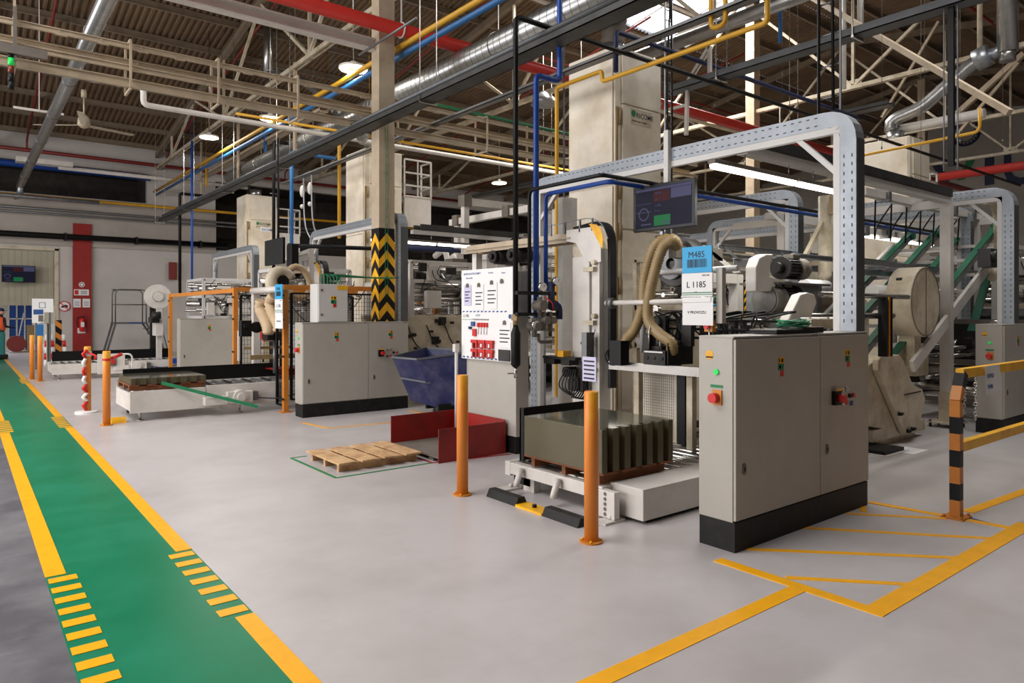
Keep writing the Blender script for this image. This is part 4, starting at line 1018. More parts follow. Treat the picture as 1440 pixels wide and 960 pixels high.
def line_body(dy, lab, near=False):
    XE = 7.4 if near else 14.5
    """main body of one sheet finishing line, X 6 to 15"""
    Y0, Y1 = 3.45+dy, 5.25+dy
    t = thing('finishing_machine', 'cream steel base frame and rollers of the %s line' % lab, 'machine', (10, 4.3+dy, 0), 'base frames of the machine lines')
    m = M()
    for y in (Y0, Y1-.06): m.box(6.35,min(8.6,XE),y,y+.06,.9,1.58); (None if near else m.box(8.6,XE,y,y+.06,.7,1.5))
    part(t, 'side_plate', m, 'cream', bevel=.006)
    for k in range(1 if near else 7):
        for y in (Y0+.02, Y1-.1):
            x = 6.45+k*1.3; m = M(); m.box(x,x+.12,y,y+.1,0,.9); m.box(x-.04,x+.16,y-.03,y+.13,0,.02); part(t, 'leg', m, 'cream')
    m = M(); m.box(6.4,XE-.1,Y0+.1,Y0+.14,.28,.36); m.box(6.4,XE-.1,Y1-.14,Y1-.1,.28,.36); part(t, 'lower_rail', m, 'dark_steel')
    for k in range(3 if near else 24):
        x = 6.45+k*.34; m = M(); m.cyl((x,Y0+.06,1.54),(x,Y1-.06,1.54),.055,12); part(t, 'roller', m, 'steel')
    m = M(); random.seed(int(dy*4)+1)
    for k in range(60):
        x = 6.4+random.random()*(XE-6.6); z = .95+random.random()*.5; s = random.uniform(.02,.07)
        if random.random() < .5: m.cyl((x,Y0-.08,z),(x,Y0,z),s,10)
        else: m.box(x,x+s*2,Y0-random.uniform(.03,.12),Y0,z,z+s*2)
    for k in range(2 if near else 20):
        x = 6.4+k*.4; m.tube(spline([(x,Y0-.02,1.4),(x+.1,Y0-.08,1.1),(x+.3,Y0-.04,.9),(x+.35,Y0-.02,.6)],4),.012,5)
    part(t, 'fittings', m, 'machine_dark', 'dark bearings, valves and cables on the side plate')
    # dark drive housings underneath
    for k in range(0 if near else 4):
        x = 6.9+k*1.9; t2_ = thing('drive_unit', 'dark drive unit under the %s line, %s along from its head' % (lab, ('first','second','third','fourth')[k]), 'drive unit', (x+.4, 4.3+dy, 0), 'dark drive units under the machine lines')
        m = M(); m.box(x,x+.8,Y0+.35,Y1-.4,.12,.8); part(t2_, 'housing', m, 'machine_dark', bevel=.01)
        m = M(); m.cyl((x+.4,Y0+.1,.5),(x+.4,Y0+.34,.5),.2,20); part(t2_, 'motor', m, 'dark_steel')
        m = M(); m.box(x+.05,x+.75,Y0+.36,Y1-.42,0,.12); part(t2_, 'plinth', m, 'black')
    # bridge frames over the line
    for k in range(0 if near else 4):
        x = 6.5+k*2.0; tt = thing('machine_bridge', 'grey bridge frame over the %s line, %s from its head' % (lab, ('first','second','third','fourth')[k]), 'machine frame', (x, 4.3+dy, 1.5), 'bridge frames over the machine lines')
        m = M(); m.bar((x,Y0+.04,1.55),(x,Y0+.04,2.15),.09); m.bar((x,Y1-.04,1.55),(x,Y1-.04,2.15),.09); part(tt, 'post', m, 'cabinet_light')
        m = M(); m.bar((x,Y0-.02,2.19),(x,Y1+.02,2.19),.09); part(tt, 'cross_beam', m, 'cabinet_light')
    # overhead service gallery
    tt = thing('service_gallery', 'grey cable gallery with trays running above the %s line' % lab, 'cable tray', (10, 4.4+dy, 2.2), 'service galleries above the lines')
    m = M()
    for yy, z, h in ((Y1-.1,2.27,.10),(Y1+.12,2.48,.07),(Y0+.9,2.30,.06)): m.ibeam((7.6,yy,z),(15.2,yy,z),h,.06,.01)
    part(tt, 'rail', m, 'galv')
    m = M()
    for k in range(12): m.bar((7.7+k*.65,Y1-.1,2.3),(7.7+k*.65,Y1+.12,2.5),.03); m.bar((7.7+k*.65,Y0+.9,2.3),(7.7+k*.65,Y1-.1,2.3),.03)
    part(tt, 'bracket', m, 'grey_steel')
    m = M(); 
    for k in range(5): m.tube([(7.6,Y1+.02+.03*k,2.36+.008*k),(15.2,Y1+.02+.03*k,2.36)],.012,5)
    part(tt, 'cable', m, 'tray_dark')
    # coating units: casings rising from the line
    rr = ((9.0,9.9,1.5,2.2,'cream'),(10.4,11.4,1.5,2.05,'white_paint'),(12.0,13.3,1.5,2.4,'cream')) 
    for k, (a, b, z0, z1, mt) in enumerate(() if near else rr):
        tt = thing('coating_unit', 'boxy cream coating unit on the %s line, %s from the tower' % (lab, ('first','second','third')[k]), 'machine unit', ((a+b)/2, 4.4+dy, z0), 'coating units on the lines')
        m = M(); m.prism([(a,Y0+.2,z0+.06),(b,Y0+.2,z0+.06),(b,Y0+.2,z1-.15),(b-.15,Y0+.2,z1),(a+.12,Y0+.2,z1),(a,Y0+.2,z1-.12)],(0,Y1-Y0-.4,0)); part(tt, 'casing', m, mt, bevel=.01)
        m = M(); m.box(a+.1,b-.1,Y0+.17,Y0+.2,z0+.15,z1-.25); m.box(a+.4,a+.55,Y0+.14,Y0+.17,z0+.3,z0+.34); part(tt, 'hatch', m, mt, bevel=.005)
        m = M(); m.cyl((a-.08,Y0+.15,z0+.2),(a-.08,Y1-.2,z0+.2),.08,14); m.cyl((b+.08,Y0+.15,z0+.25),(b+.08,Y1-.2,z0+.25),.09,14); part(tt, 'roller', m, 'steel')
    return t
line_body(0, 'first', True); line_body(7.75, 'second'); line_body(15.5, 'third')

# ---- items of line one, seen above the cabinet
def belt_guard(pts, Y, th, label, mt='white_paint', name='belt_guard'):
    t = thing(name, label, 'machine guard', (PY(*pts[0], Y)[0], Y, min(PY(a,b,Y)[2] for a,b in pts)))
    m = M(); m.prism([PY(a,b,Y) for a,b in pts][::-1], (0,th,0)); part(t, 'cover', m, mt, bevel=.012)
    return t
gearmotor('gear_motor', (6.72, 3.98, 1.77), 'lower grey electric motor on the machine behind the laptop', r=.15, L=.62)
gearmotor('gear_motor', (6.95, 4.02, 2.11), 'upper dark electric motor above the machine behind the laptop', (-1,0,0), r=.115, L=.5, mt='brown_grey')
bg = belt_guard([(1063,410),(1063,375),(1068,362),(1078,357),(1088,357),(1084,370),(1083,388),(1091,390),(1091,410)], 3.9, .12, 'white rounded belt guard beside the upper dark motor')
belt_guard([(1104,459),(1126,414),(1136,411),(1146,414),(1149,425),(1136,459)], 3.6, .1, 'white slanted chain guard behind the laptop cabinet')
m = M(); m.box(6.45,7.5,3.85,4.3,1.93,1.95); m.box(6.5,6.6,3.9,4.25,1.6,1.93); m.box(7.3,7.4,3.9,4.25,1.6,1.93); solo('motor_bracket', m, 'grey_steel', 'grey bracket carrying the upper dark motor', 'bracket')
t = thing('column_tube', 'cream vertical tube with a diagonal brace rising from the machine', 'pipe', (8.8, 4.6, 1.9))
a = PY(1161, 397, 4.6); b = PY(1161, 276, 4.6)
m = M(); m.tube([a, (a[0],a[1],a[2]+.1), b], .095, 16, radii=[.12,.09,.09]); part(t, 'tube', m, 'cream')
m = M(); m.bar(PY(1156,313,4.6), PY(1128,368,4.6), .05, .05); m.bar(PY(1150,370,4.6), PY(1118,371,4.6), .06, .06); part(t, 'brace', m, 'cream')
m = M(); m.box(a[0]-.11,a[0]+.0,4.42,4.5,b[2]-.25,b[2]-.02); part(t, 'limit_switch', m, 'hose')
m = M(); p0 = PY(1130,400,4.5); p1 = PY(1312,400,4.5); m.box(p0[0],p1[0],4.45,4.9,1.93,2.0); solo('machine_beam', m, 'grey_steel', 'grey horizontal machine beam beneath the cream vertical tube', 'beam')
t = thing('portal_gantry', 'white portal frame with a chevron strip behind the line number sign', 'machine frame', (6.6, 4.7, 1.5))
a = PY(1001,450,4.5); b = PY(1035,386,4.5)
m = M(); m.bar((b[0],4.5,1.5),(b[0],4.5,b[2]),.11,.11); m.bar((a[0]-.4,4.5,b[2]-.05),(b[0]+.05,4.5,b[2]-.05),.10,.10); part(t, 'frame', m, 'white_paint')
m = M(); m.mat(0).box(b[0]+.06,b[0]+.13,4.44,4.45,1.55,2.0)
for k in range(5): z = 1.56+.09*k; q = b[0]+.06; m.mat(1).add([(q,4.438,z+.0),(q+.035,4.438,z+.03),(q+.07,4.438,z),(q+.07,4.438,z+.045),(q+.035,4.438,z+.075),(q,4.438,z+.045)],[(0,1,4,5),(1,2,3,4)])
part(t, 'chevron_strip', m, ['black','yellow'], 'yellow and black chevron strip')
m = M(); m.cyl((b[0]-.35,4.6,b[2]+.01),(b[0]-.35,4.6,b[2]+.2),.05,12); m.box(b[0]-.9,b[0]-.1,4.6,4.7,b[2]+.15,b[2]+.28); part(t, 'tool_carriage', m, 'brown_grey')
m = M(); m.prism([PY(985,345,4.6),PY(992,345,4.6),PY(1042,383,4.6),PY(1032,384,4.6)][::-1],(0,.3,0)); solo('chute_plate', m, 'cabinet_light', 'sloping pale chute plate behind the line number sign', 'chute')
m = M(); m.cyl((6.2,3.8,1.60),(8.9,3.8,1.60),.035,12); m.cyl((7.1,3.75,1.83),(9.2,3.75,1.83),.03,12); solo('round_shaft', m, 'steel', 'long polished shafts along the first line', 'shaft', kind='stuff')
for k, (px, y) in enumerate(((1146,396),(1238,402))):
    a = PY(px, y+10, 4.3); t = thing('coating_roller', 'white coating roller %s' % ('left of the perforated arch leg' if k == 0 else 'between the arch leg and the cream drum'), 'roller', a)
    m = M(); m.cyl((a[0]-.25,4.3,a[2]+.02),(a[0]+.25,4.3,a[2]+.02),.09,18); part(t, 'drum', m, 'paper'); m = M(); m.box(a[0]+.05,a[0]+.4,4.05,4.12,a[2]-.1,a[2]+.2); part(t, 'bearing_plate', m, 'machine_dark')
t = thing('storage_tank', 'cream horizontal tank behind the column tube', 'tank', (10.4, 6.2, 1.6))
m = M(); m.tube([(9.3,6.2,2.1),(9.35,6.2,2.1),(11.9,6.2,2.1),(11.95,6.2,2.1)],.42,24,radii=[.3,.42,.42,.3]); part(t, 'shell', m, 'cream')
for xx in (9.6, 11.5): m = M(); m.box(xx,xx+.12,5.95,6.45,0,1.75); part(t, 'leg', m, 'cream')

# ---- feed table of line one
t = thing('feed_table', 'steel feed table with black suction heads behind the sheet stack', 'machine table', (6.2, 4.4, 0))
m = M(); m.box(5.58,5.62,3.3,5.36,1.02,1.11); m.box(5.62,6.3,3.3,5.2,1.02,1.05); part(t, 'front_beam', m, 'steel')
for yy in (3.75, 4.35, 5.05): m = M(); m.box(5.72,5.79,yy,yy+.07,.27,1.02); part(t, 'leg', m, 'cream')
for yy in (4.65, 3.92):
    m = M(); m.box(5.5,5.9,yy-.14,yy+.14,1.11,1.26); m.box(5.55,5.85,yy-.05,yy+.2,1.26,1.3); m.box(5.5,5.56,yy+.08,yy+.14,1.26,1.42); m.box(5.52,5.9,yy-.16,yy-.145,1.12,1.34)
    for q in (-.1,0,.09): m.cyl((5.49,yy+q,1.18),(5.5,yy+q,1.18),.018,10); m.cyl((5.6,yy+q,1.26),(5.6,yy+q,1.36+.1*(q > 0)),.022,10)
    part(t, 'suction_head', m, 'machine_dark', 'black suction head', bevel=.004)
    m = M(); m.box(5.485,5.5,yy-.12,yy+.12,1.235,1.25); m.cyl((5.49,yy+.06,1.27),(5.49,yy+.06,1.5),.008,8); m.cyl((5.56,yy-.03,1.26),(5.56,yy-.03,1.44),.015,8); part(t, 'clamp_bar', m, 'steel')
m = M(); m.box(5.49,5.5,3.84,4.0,1.14,1.23); part(t, 'red_cover', m, 'sprinkler_red')
m = M(); random.seed(21)
for k in range(64):
    y = 3.4+random.random()*1.8; x = 5.72+random.random()*.7; z = 1.05+random.random()*.35; h = random.uniform(.08,.4)
    (m.cyl((x,y,z),(x,y,z+h),random.uniform(.012,.035),8) if k % 2 else m.box(x,x+.06,y,y+random.uniform(.04,.14),z,z+h*.6))
for z in (1.38,1.47,1.56): m.cyl((5.95,3.35,z),(5.95,5.2,z),.014,8)
part(t, 'rods_and_clamps', m, 'machine_dark', 'dark rods and clamps')
m = M()
for k in range(16):
    y = 3.5+random.random()*1.5; m.tube(spline([(5.8+.2*random.random(),y,1.3),(5.85,y+random.uniform(-.2,.2),1.55),(5.95,y+random.uniform(-.3,.3),1.65),(6.1,4.75,1.5)],5),.009,5)
part(t, 'cable', m, 'black')
m = M(); m.tube(spline([(5.8,4.1,1.72),(5.7,4.3,1.68),(5.85,4.45,1.7)],5),.012,6); part(t, 'air_hose', m, 'sign_blue', 'blue air hose')
m = M(); m.tube(spline([(5.9,4.2,1.8),(5.8,4.3,1.62),(5.85,4.25,1.45)],5),.011,6); part(t, 'air_hose', m, 'green')
m = M(); m.torus((5.5,5.18,1.2),(1,0,0),.11,.012,24,6); m.torus((5.48,5.2,1.17),(1,.3,0),.09,.010,24,6); m.box(5.45,5.58,5.06,5.22,1.08,1.34); part(t, 'cable_reel', m, 'black')
t = thing('mesh_guard', 'cream wire mesh guard under the feed table', 'mesh guard', (5.9, 5.0, .26))
m = M(); m.box(5.98,6.0,4.75,5.33,.1,1.0); part(t, 'backing_panel', m, 'cream_tower')
m = M()
for k in range(22): m.bar((5.93,4.75+k*.0265,.28),(5.93,4.75+k*.0265,1.0),.0022)
for k in range(24): m.bar((5.93,4.75,.3+k*.03),(5.93,5.33,.3+k*.03),.0022)
part(t, 'wire_mesh', m, 'tray_dark')
m = M(); m.box(5.9,5.96,4.58,4.68,.26,1.02); m.box(5.9,5.94,4.3,4.36,.26,1.0); solo('black_post', m, 'black', 'pair of black uprights beside the cream mesh guard', 'post')
m = M(); m.box(6.25,6.7,4.05,4.6,.25,1.0); solo('drive_cabinet', m, 'cream', 'cream machine side panel under the feed table', 'machine panel', bevel=.01)
t = thing('hydraulic_unit', 'dark cylindrical pump unit under the table beside the laptop cabinet', 'pump', (5.6, 3.6, .27))
m = M(); m.tube([(5.7,3.62,.45),(5.7,3.62,1.0)],.14,20,radii=[.14,.13]); part(t, 'cylinder', m, 'machine_dark'); m = M(); m.box(5.5,5.9,3.45,3.85,.27,.45); part(t, 'base', m, 'black'); m = M(); m.box(5.55,5.6,3.85,4.02,.62,.82); part(t, 'terminal_box', m, 'white_paint')
m = M(); m.tube([PX(852,426,5.55),(5.55,4.2,1.75)],.026,14); m.mat(1).cyl((5.55,5.25,1.74),(5.55,5.32,1.74),.06,14); solo('round_rail', m, ['white_paint','grey_steel'], 'horizontal white round rail passing behind the line number sign', 'rail')
m = M(); m.tube(rounded([(5.9,5.15,1.2),(5.9,5.15,2.07),(5.9,3.95,2.07)],.08),.03,10); solo('conduit_frame', m, 'cabinet_light', 'pale bent conduit frame behind the ribbed hoses', 'conduit')
m = M(); m.box(5.56,5.62,3.89,3.955,1.54,2.06); solo('grey_panel', m, 'cabinet', 'narrow grey terminal box beside the V PROVOZU sign', 'panel')
t = thing('rotary_switch', 'orange and red rotary switch beneath the line number sign', 'switch', (5.55, 3.95, 1.39))
a = PX(996,452,5.55); m = M(); m.box(5.55,5.6,a[1]-.045,a[1]+.045,1.46,1.56); part(t, 'switch_plate', m, 'orange_frame'); m = M(); m.cyl((5.55,a[1],1.51),(5.51,a[1],1.51),.025,14); part(t, 'knob', m, 'red')
t = thing('exhaust_fan', 'grey snail-shaped exhaust fan behind the blue machine sign', 'fan', (6.0, 4.6, 1.95))
a = PX(953,368,6.0)
m = M(); m.cyl((5.95,a[1],a[2]),(6.15,a[1],a[2]),.27,28); m.box(5.95,6.15,a[1]-.05,a[1]+.27,a[2],a[2]+.3); part(t, 'housing', m, 'dark_steel', bevel=.01)
m = M(); m.disc((5.945,a[1]+.03,a[2]-.02),(-1,0,0),.17,.06,.03,24); part(t, 'inlet_plate', m, 'grey_steel')
FA = a
def ribhose(pts, r, label, mt='hose', name='ribbed_hose', pitch=.015):
    S = spline(pts, 10); P, R = ribbed(S, r, pitch, depth=.22); m = M(); m.tube(P, r, 14, radii=R)
    return solo(name, m, mt, label, 'hose', 'ribbed suction hoses')
hz = 5.62
ribhose([PX(950,350,hz+.25),PX(938,336,hz+.1),PX(920,348,hz),PX(907,390,hz),PX(904,430,hz),PX(893,462,hz),PX(881,478,hz),PX(883,492,hz)], .050, 'ribbed tan suction hose curving to the suction head nearer the elevator')
ribhose([PX(952,346,hz+.1),PX(945,337,hz-.05),PX(931,350,hz-.06),PX(918,392,hz-.06),PX(911,432,hz-.06),PX(914,455,hz-.06),PX(930,472,hz-.06),PX(944,482,hz-.04),PX(945,497,hz)], .050, 'ribbed tan suction hose curving to the suction head nearer the cabinet')

# ---- drum, casing, belts on the right of line one
t = thing('drum_guard', 'large round cream drum guard standing above the curved casing', 'machine guard', (10.08, 4.0, 1.3))
cx, cz = PY(1302,424,3.9)[0], 1.78
m = M(); m.cyl((cx,3.9,cz),(cx,4.22,cz),.47,48); part(t, 'cover', m, 'cream', bevel=.012)
m = M(); m.box(cx-.005,cx+.005,3.893,3.9,cz-.44,cz+.44); m.disc((cx,3.898,cz),(0,-1,0),.46,.445,.004,48); part(t, 'seam', m, 'brown_grey')
m = M(); m.box(cx-.1,cx+.1,4.0,4.2,.9,1.35); part(t, 'support', m, 'cream')
face = [(1235,521),(1235,506),(1240,500),(1265,498.5),(1271,507),(1284,541),(1297,547),(1301.5,560),(1299,572),(1292,604),(1283,609),(1274,611),(1262,586)]
t = thing('roller_casing', 'curved cream machine casing standing low under the round drum guard', 'machine casing', (9.6, 4.1, 0))
m = M(); m.prism([PY(a,b,3.82) for a,b in face][::-1], (0,.07,0)); part(t, 'door', m, 'cream', bevel=.01)
body = [(1234,505),(1262,500),(1269,508),(1283,543),(1296,550),(1298,570),(1290,602),(1273,609),(1258,606),(1236,590),(1222,560)]
pb = [PY(a,b,3.9) for a,b in body]; pb[-2] = (pb[-2][0]-.25, 3.9, .28); pb[-1] = (pb[-1][0]-.3, 3.9, .55); pb.append((pb[0][0]-.22, 3.9, 1.02))
m = M(); m.prism(pb[::-1], (0,.55,0)); part(t, 'body', m, 'cream', bevel=.01)
m = M(); m.box(8.6,10.1,3.9,4.7,.08,.22); m.box(8.7,9.9,3.95,4.6,0,.08); part(t, 'base', m, 'cream')
m = M()
for a in ((1266,582),(1278,606),(1284,603)): p = PY(a[0],a[1],3.8); m.cyl((p[0]-.05,3.79,p[2]),(p[0]+.05,3.79,p[2]),.018,8); m.box(p[0]-.02,p[0]+.02,3.78,3.82,p[2]-.02,p[2]+.02)
p = PY(1272,555,3.815); q = PY(1295,550,3.815); m.bar(p,q,.008,.012); part(t, 'latch', m, 'black')
m = M(); a = PY(1286,520,4.2); m.box(a[0]-.15,a[0]+.25,4.1,4.5,.75,1.2); solo('motor_housing', m, 'cream', 'small cream housing tucked beside the curved casing', 'machine housing', bevel=.04)
m = M()
for k in range(3): q = PY(1247+3.4*k,450,3.7); m.mat(k % 2).box(q[0],q[0]+.03,3.7,3.80,1.12,1.82)
solo('guide_strips', m, ['black','orange_frame'], 'black and orange vertical guide strips before the drum guard', 'guide')
m = M(); p = PZ(1276,633,.0); m.box(p[0]-.2,p[0]+.2,p[1]-.15,p[1]+.15,0,.004); solo('floor_mat', m, 'paper', 'pale stained sheet lying on the floor under the curved casing', 'sheet')
m = M(); p = PZ(1225,636); m.box(p[0]-.1,p[0]+.4,p[1]-.2,p[1]+.2,.0,.05); m.mat(1).box(p[0]-.14,p[0]+.44,p[1]-.24,p[1]+.24,0,.01); solo('floor_plate', m, ['black','white_paint'], 'black machine foot on a white plate by the laptop cabinet', 'machine foot')
t = thing('belt_incline', 'inclined conveyor with several green belts rising behind the white post', 'conveyor', (12, 4.7, 0))
def ZI(x): return 1.25+.52*(x-10.15)
for k, y in enumerate((4.15, 4.6, 5.05, 5.5)):
    xa, xb = 9.7, 13.6
    m = M(); m.bar((xa,y,ZI(xa)+.05),(xb,y,ZI(xb)+.05),.10,.02); m.tube([(xb,y-.06,ZI(xb)),(xb,y+.06,ZI(xb))],.09,14); part(t, 'green_belt', m, 'green_belt', 'green belt')
    m = M(); m.bar((xa,y,ZI(xa)-.03),(xb,y,ZI(xb)-.03),.05,.10); part(t, 'belt_rail', m, 'galv')
m = M(); m.bar((9.9,3.98,ZI(9.9)-.20),(13.2,3.98,ZI(13.2)-.20),.05,.16); m.bar((9.9,5.7,ZI(9.9)-.1),(13.4,5.7,ZI(13.4)-.1),.06,.14); part(t, 'side_rail', m, 'white_paint')
m = M()
for k in range(7): x = 10.2+k*.5; m.bar((x,4.0,ZI(x)-.1),(x,5.7,ZI(x)-.1),.05,.05)
part(t, 'cross_bar', m, 'white_paint')
m = M(); m.box(13.2,13.3,4.0,4.1,0,2.6); m.box(13.2,13.3,5.6,5.7,0,2.6); m.box(10.6,10.7,5.6,5.7,0,1.3); part(t, 'leg', m, 'white_paint')
m = M(); m.bar((12.2,4.05,1.35),(12.9,4.05,2.25),.12,.02); m.bar((12.2,4.6,1.35),(12.9,4.6,2.25),.12,.02); part(t, 'return_belt', m, 'green_belt')
p = PY(1386,362,3.95); m = M(); m.box(p[0]-.25,p[0]+.12,3.8,3.98,p[2]-.16,p[2]+.12); m.cyl((p[0]-.2,3.8,p[2]),(p[0]-.2,3.72,p[2]),.09,14); part(t, 'drive_motor', m, 'dark_steel', 'dark drive motor at the top')
t = thing('swan_neck_post', 'white bent support post above the inclined green belts', 'post', (12.9, 3.9, 0))
m = M(); m.tube(rounded([PY(1385,282,3.9),PY(1403,288,3.9),PY(1404,370,3.9),PY(1395,392,3.9)],.3,5),.06,12); part(t, 'tube', m, 'cream')
# rail frames above the belts
t = thing('rail_gantry', 'white overhead rail frame with clamps between the white tower and the belts', 'machine frame', (12, 5.5, 2.6))
m = M()
for y, z in ((4.5,3.28),(5.9,3.1)): m.bar((9.6,y,z),(14.8,y,z),.12,.10)
for x in (11.1,13.8): m.bar((x,4.0,3.2),(x,7.5,3.2),.10,.12)
for x, y in ((13.8,4.5),(13.8,7.4),(10.0,5.9)): m.bar((x,y,0),(x,y,3.2),.12)
part(t, 'rail', m, 'white_paint')
m = M()
for x in (10.2,11.4,12.6,13.4): m.box(x,x+.08,4.4,4.6,3.2,3.42); m.box(x,x+.08,5.8,6.0,3.0,3.25)
part(t, 'clamp', m, 'grey_steel')
m = M()
for k in range(8): m.tube(spline([(10+.5*k,4.5,3.2),(10.2+.5*k,4.6,2.7),(10.5+.5*k,4.7,2.9),(10.7+.5*k,4.6,3.2)],5),.012,5)
part(t, 'cable', m, 'black')
# second bank of machinery beyond (right)
def bank_unit(name, x0, x1, y0, y1, z0, z1, mt, label, cat='machine unit', feet=True):
    t = thing(name, label, cat, ((x0+x1)/2, (y0+y1)/2, 0), None)
    m = M(); m.prism([(x0,y0,z0),(x1,y0,z0),(x1,y0,z1-.12),(x1-.12,y0,z1),(x0+.12,y0,z1),(x0,y0,z1-.12)],(0,y1-y0,0)); part(t, 'casing', m, mt, bevel=.01)
    m = M(); m.box(x0+.1,(x0+x1)/2-.03,y0-.02,y0,z0+.12,z1-.2); m.box((x0+x1)/2+.03,x1-.1,y0-.02,y0,z0+.12,z1-.2); part(t, 'door', m, mt, bevel=.006)
    m = M(); m.box(x0-.02,x0,y0+.1,y1-.1,z0+.15,z1-.25); part(t, 'side_panel', m, mt, bevel=.006)
    m = M()
    for a in (x0+.05,x1-.15):
        for b in (y0+.05,y1-.15): m.box(a,a+.1,b,b+.1,0,z0)
    part(t, 'leg', m, 'dark_steel')
    return t
bank_unit('press_unit', 13.6, 15.6, 3.3, 5.6, .35, 1.7, 'machine_dark', 'dark press unit beyond the cabinet behind the barrier')
bank_unit('press_unit', 12.2, 14.4, 6.6, 8.4, .3, 1.9, 'cream', 'cream press unit under the white tower')
bank_unit('coating_cabinet', 18.2, 21.5, 2.0, 5.6, .3, 2.3, 'cream', 'pale machine cabinet far behind the inclined belts')
bank_unit('coating_cabinet', 16.0, 19.0, 8.4, 10.6, .3, 2.2, 'cream', 'pale machine cabinet far beyond the cream tank')
bank_unit('coating_cabinet', 9.6, 12.0, 8.4, 9.8, .3, 2.0, 'white_paint', 'white machine cabinet between the first tower and the plain column')
bank_unit('coating_cabinet', 9.3, 11.5, 16.2, 18.0, .3, 2.4, 'white_paint', 'white machine cabinet behind the ladder cage tower')
bank_unit('coating_cabinet', 12.5, 15.2, 20.0, 23.0, .3, 2.6, 'cream', 'pale machine cabinet near the back wall beyond the towers')

# ================================================================== MIDDLE DISTANCE FRAMES (between the board and the chevron column)
t = thing('gantry_frame', 'cream gantry frame behind the white information board', 'gantry', (9.6, 13.3, 0))
m = M()
P1 = PX(645,303,9.0); m.bar((9.0,P1[1],0),(9.0,P1[1],3.75),.16); P2 = PX(654,285,8.6)
m.bar((8.6,P2[1],2.9),(8.6,P2[1],4.1),.13); m.bar((8.6,P2[1],4.05),(11.2,P2[1],4.05),.14,.14); m.bar((11.1,P2[1],0),(11.1,P2[1],4.0),.16)
m.bar((9.0,P1[1]+.3,3.72),(9.0,9.8,3.72),.14,.14); m.bar((9.0,10.0,0),(9.0,10.0,3.7),.14)
part(t, 'frame', m, 'white_paint')
m = M()
for q in (P1[1], 11.5, 10.1): m.box(8.88,9.12,q-.1,q+.1,3.62,3.86)
m.box(8.5,8.7,P2[1]-.12,P2[1]+.12,3.93,4.17); m.box(8.7,9.1,P1[1]-.2,P1[1]+.1,2.55,2.85); part(t, 'clamp', m, 'brown_grey')
m = M(); m.box(8.915,8.92,P1[1]-.08,P1[1]+.08,2.0,2.1); part(t, 'yellow_band', m, 'yellow')
for i, (px, py0, zz, X) in enumerate(((612,385,0,9.4),(622,375,0,10.2),(686,352,0,8.2),(700,350,0,8.4))):
    a = PX(px, py0, X); m = M(); m.box(X-.1,X+.1,a[1]-.1,a[1]+.1,0,a[2]); m.box(X-.16,X+.16,a[1]-.16,a[1]+.16,0,.03); m.box(X-.14,X+.14,a[1]-.14,a[1]+.14,a[2]-.2,a[2]-.12)
    solo('machine_column', m, 'white_paint', ('white machine column in the gap beside the blue skip','thicker white machine column just behind the first by the skip','white machine column rising behind the board top','white machine column beside it behind the board top')[i], 'column')
gearmotor('gear_motor', PX(632,392,8.6), 'dark motor hanging in the gap above the blue skip', (0,1,0), r=.16, L=.6)
gearmotor('gear_motor', PX(735,345,7.0), 'dark motor under the roof pipes near the board top edge', (0,1,0), r=.14, L=.5)
a = PX(628,352,8.8); m = M(); m.tube(spline([(8.8,a[1]+.5,a[2]-.1),(8.8,a[1]+.1,a[2]),(8.8,a[1]-.1,a[2]-.3),(8.8,a[1]-.3,a[2]-.2),(8.8,a[1]-.3,a[2]-.9)],6),.07,10); solo('bent_pipe', m, 'white_paint', 'white bent machine pipe above the dark motor by the skip', 'pipe')
# black mesh fence with orange rail behind the skip
def mesh_fence(name, p0, p1, z0, z1, label, posts=2, rail='orange_frame', rails=True, pitch=.06):
    t = thing(name, label, 'safety fence', ((p0[0]+p1[0])/2, (p0[1]+p1[1])/2, 0), 'safety mesh fences')
    A = Vector((p0[0],p0[1],0)); B = Vector((p1[0],p1[1],0)); d = B-A; L = d.length; d.normalize()
    m = M(); n = int(L/pitch)
    for k in range(1, n): q = A+d*(L*k/n); m.bar(q+Vector((0,0,z0)), q+Vector((0,0,z1)), .005)
    k = 0; z = z0
    while z < z1: m.bar(A+Vector((0,0,z)), B+Vector((0,0,z)), .005); z += pitch*1.4
    part(t, 'wire_mesh', m, 'black')
    m = M(); m.bar(A+Vector((0,0,z1)), B+Vector((0,0,z1)), .03); m.bar(A+Vector((0,0,z0)), B+Vector((0,0,z0)), .03)
    for k in range(posts+1): q = A+d*(L*k/posts); m.bar(q+Vector((0,0,z0)), q+Vector((0,0,z1)), .04)
    part(t, 'panel_frame', m, 'black')
    if rails:
        m = M(); m.bar(A+Vector((0,0,z0-.06)), B+Vector((0,0,z0-.06)), .05, .07)
        for q in (A, B): m.bar(q, q+Vector((0,0,z1+.02)), .07)
        part(t, 'rail', m, rail)
    return t
mesh_fence('mesh_fence', (7.7,12.3), (10.0,12.9), 1.0, 1.95, 'black mesh fence with orange rail behind the blue skip', 3)
mesh_fence('mesh_fence', (6.6,12.6), (7.5,12.6), .3, 1.95, 'short black mesh fence with orange posts beside the chevron column', 1)

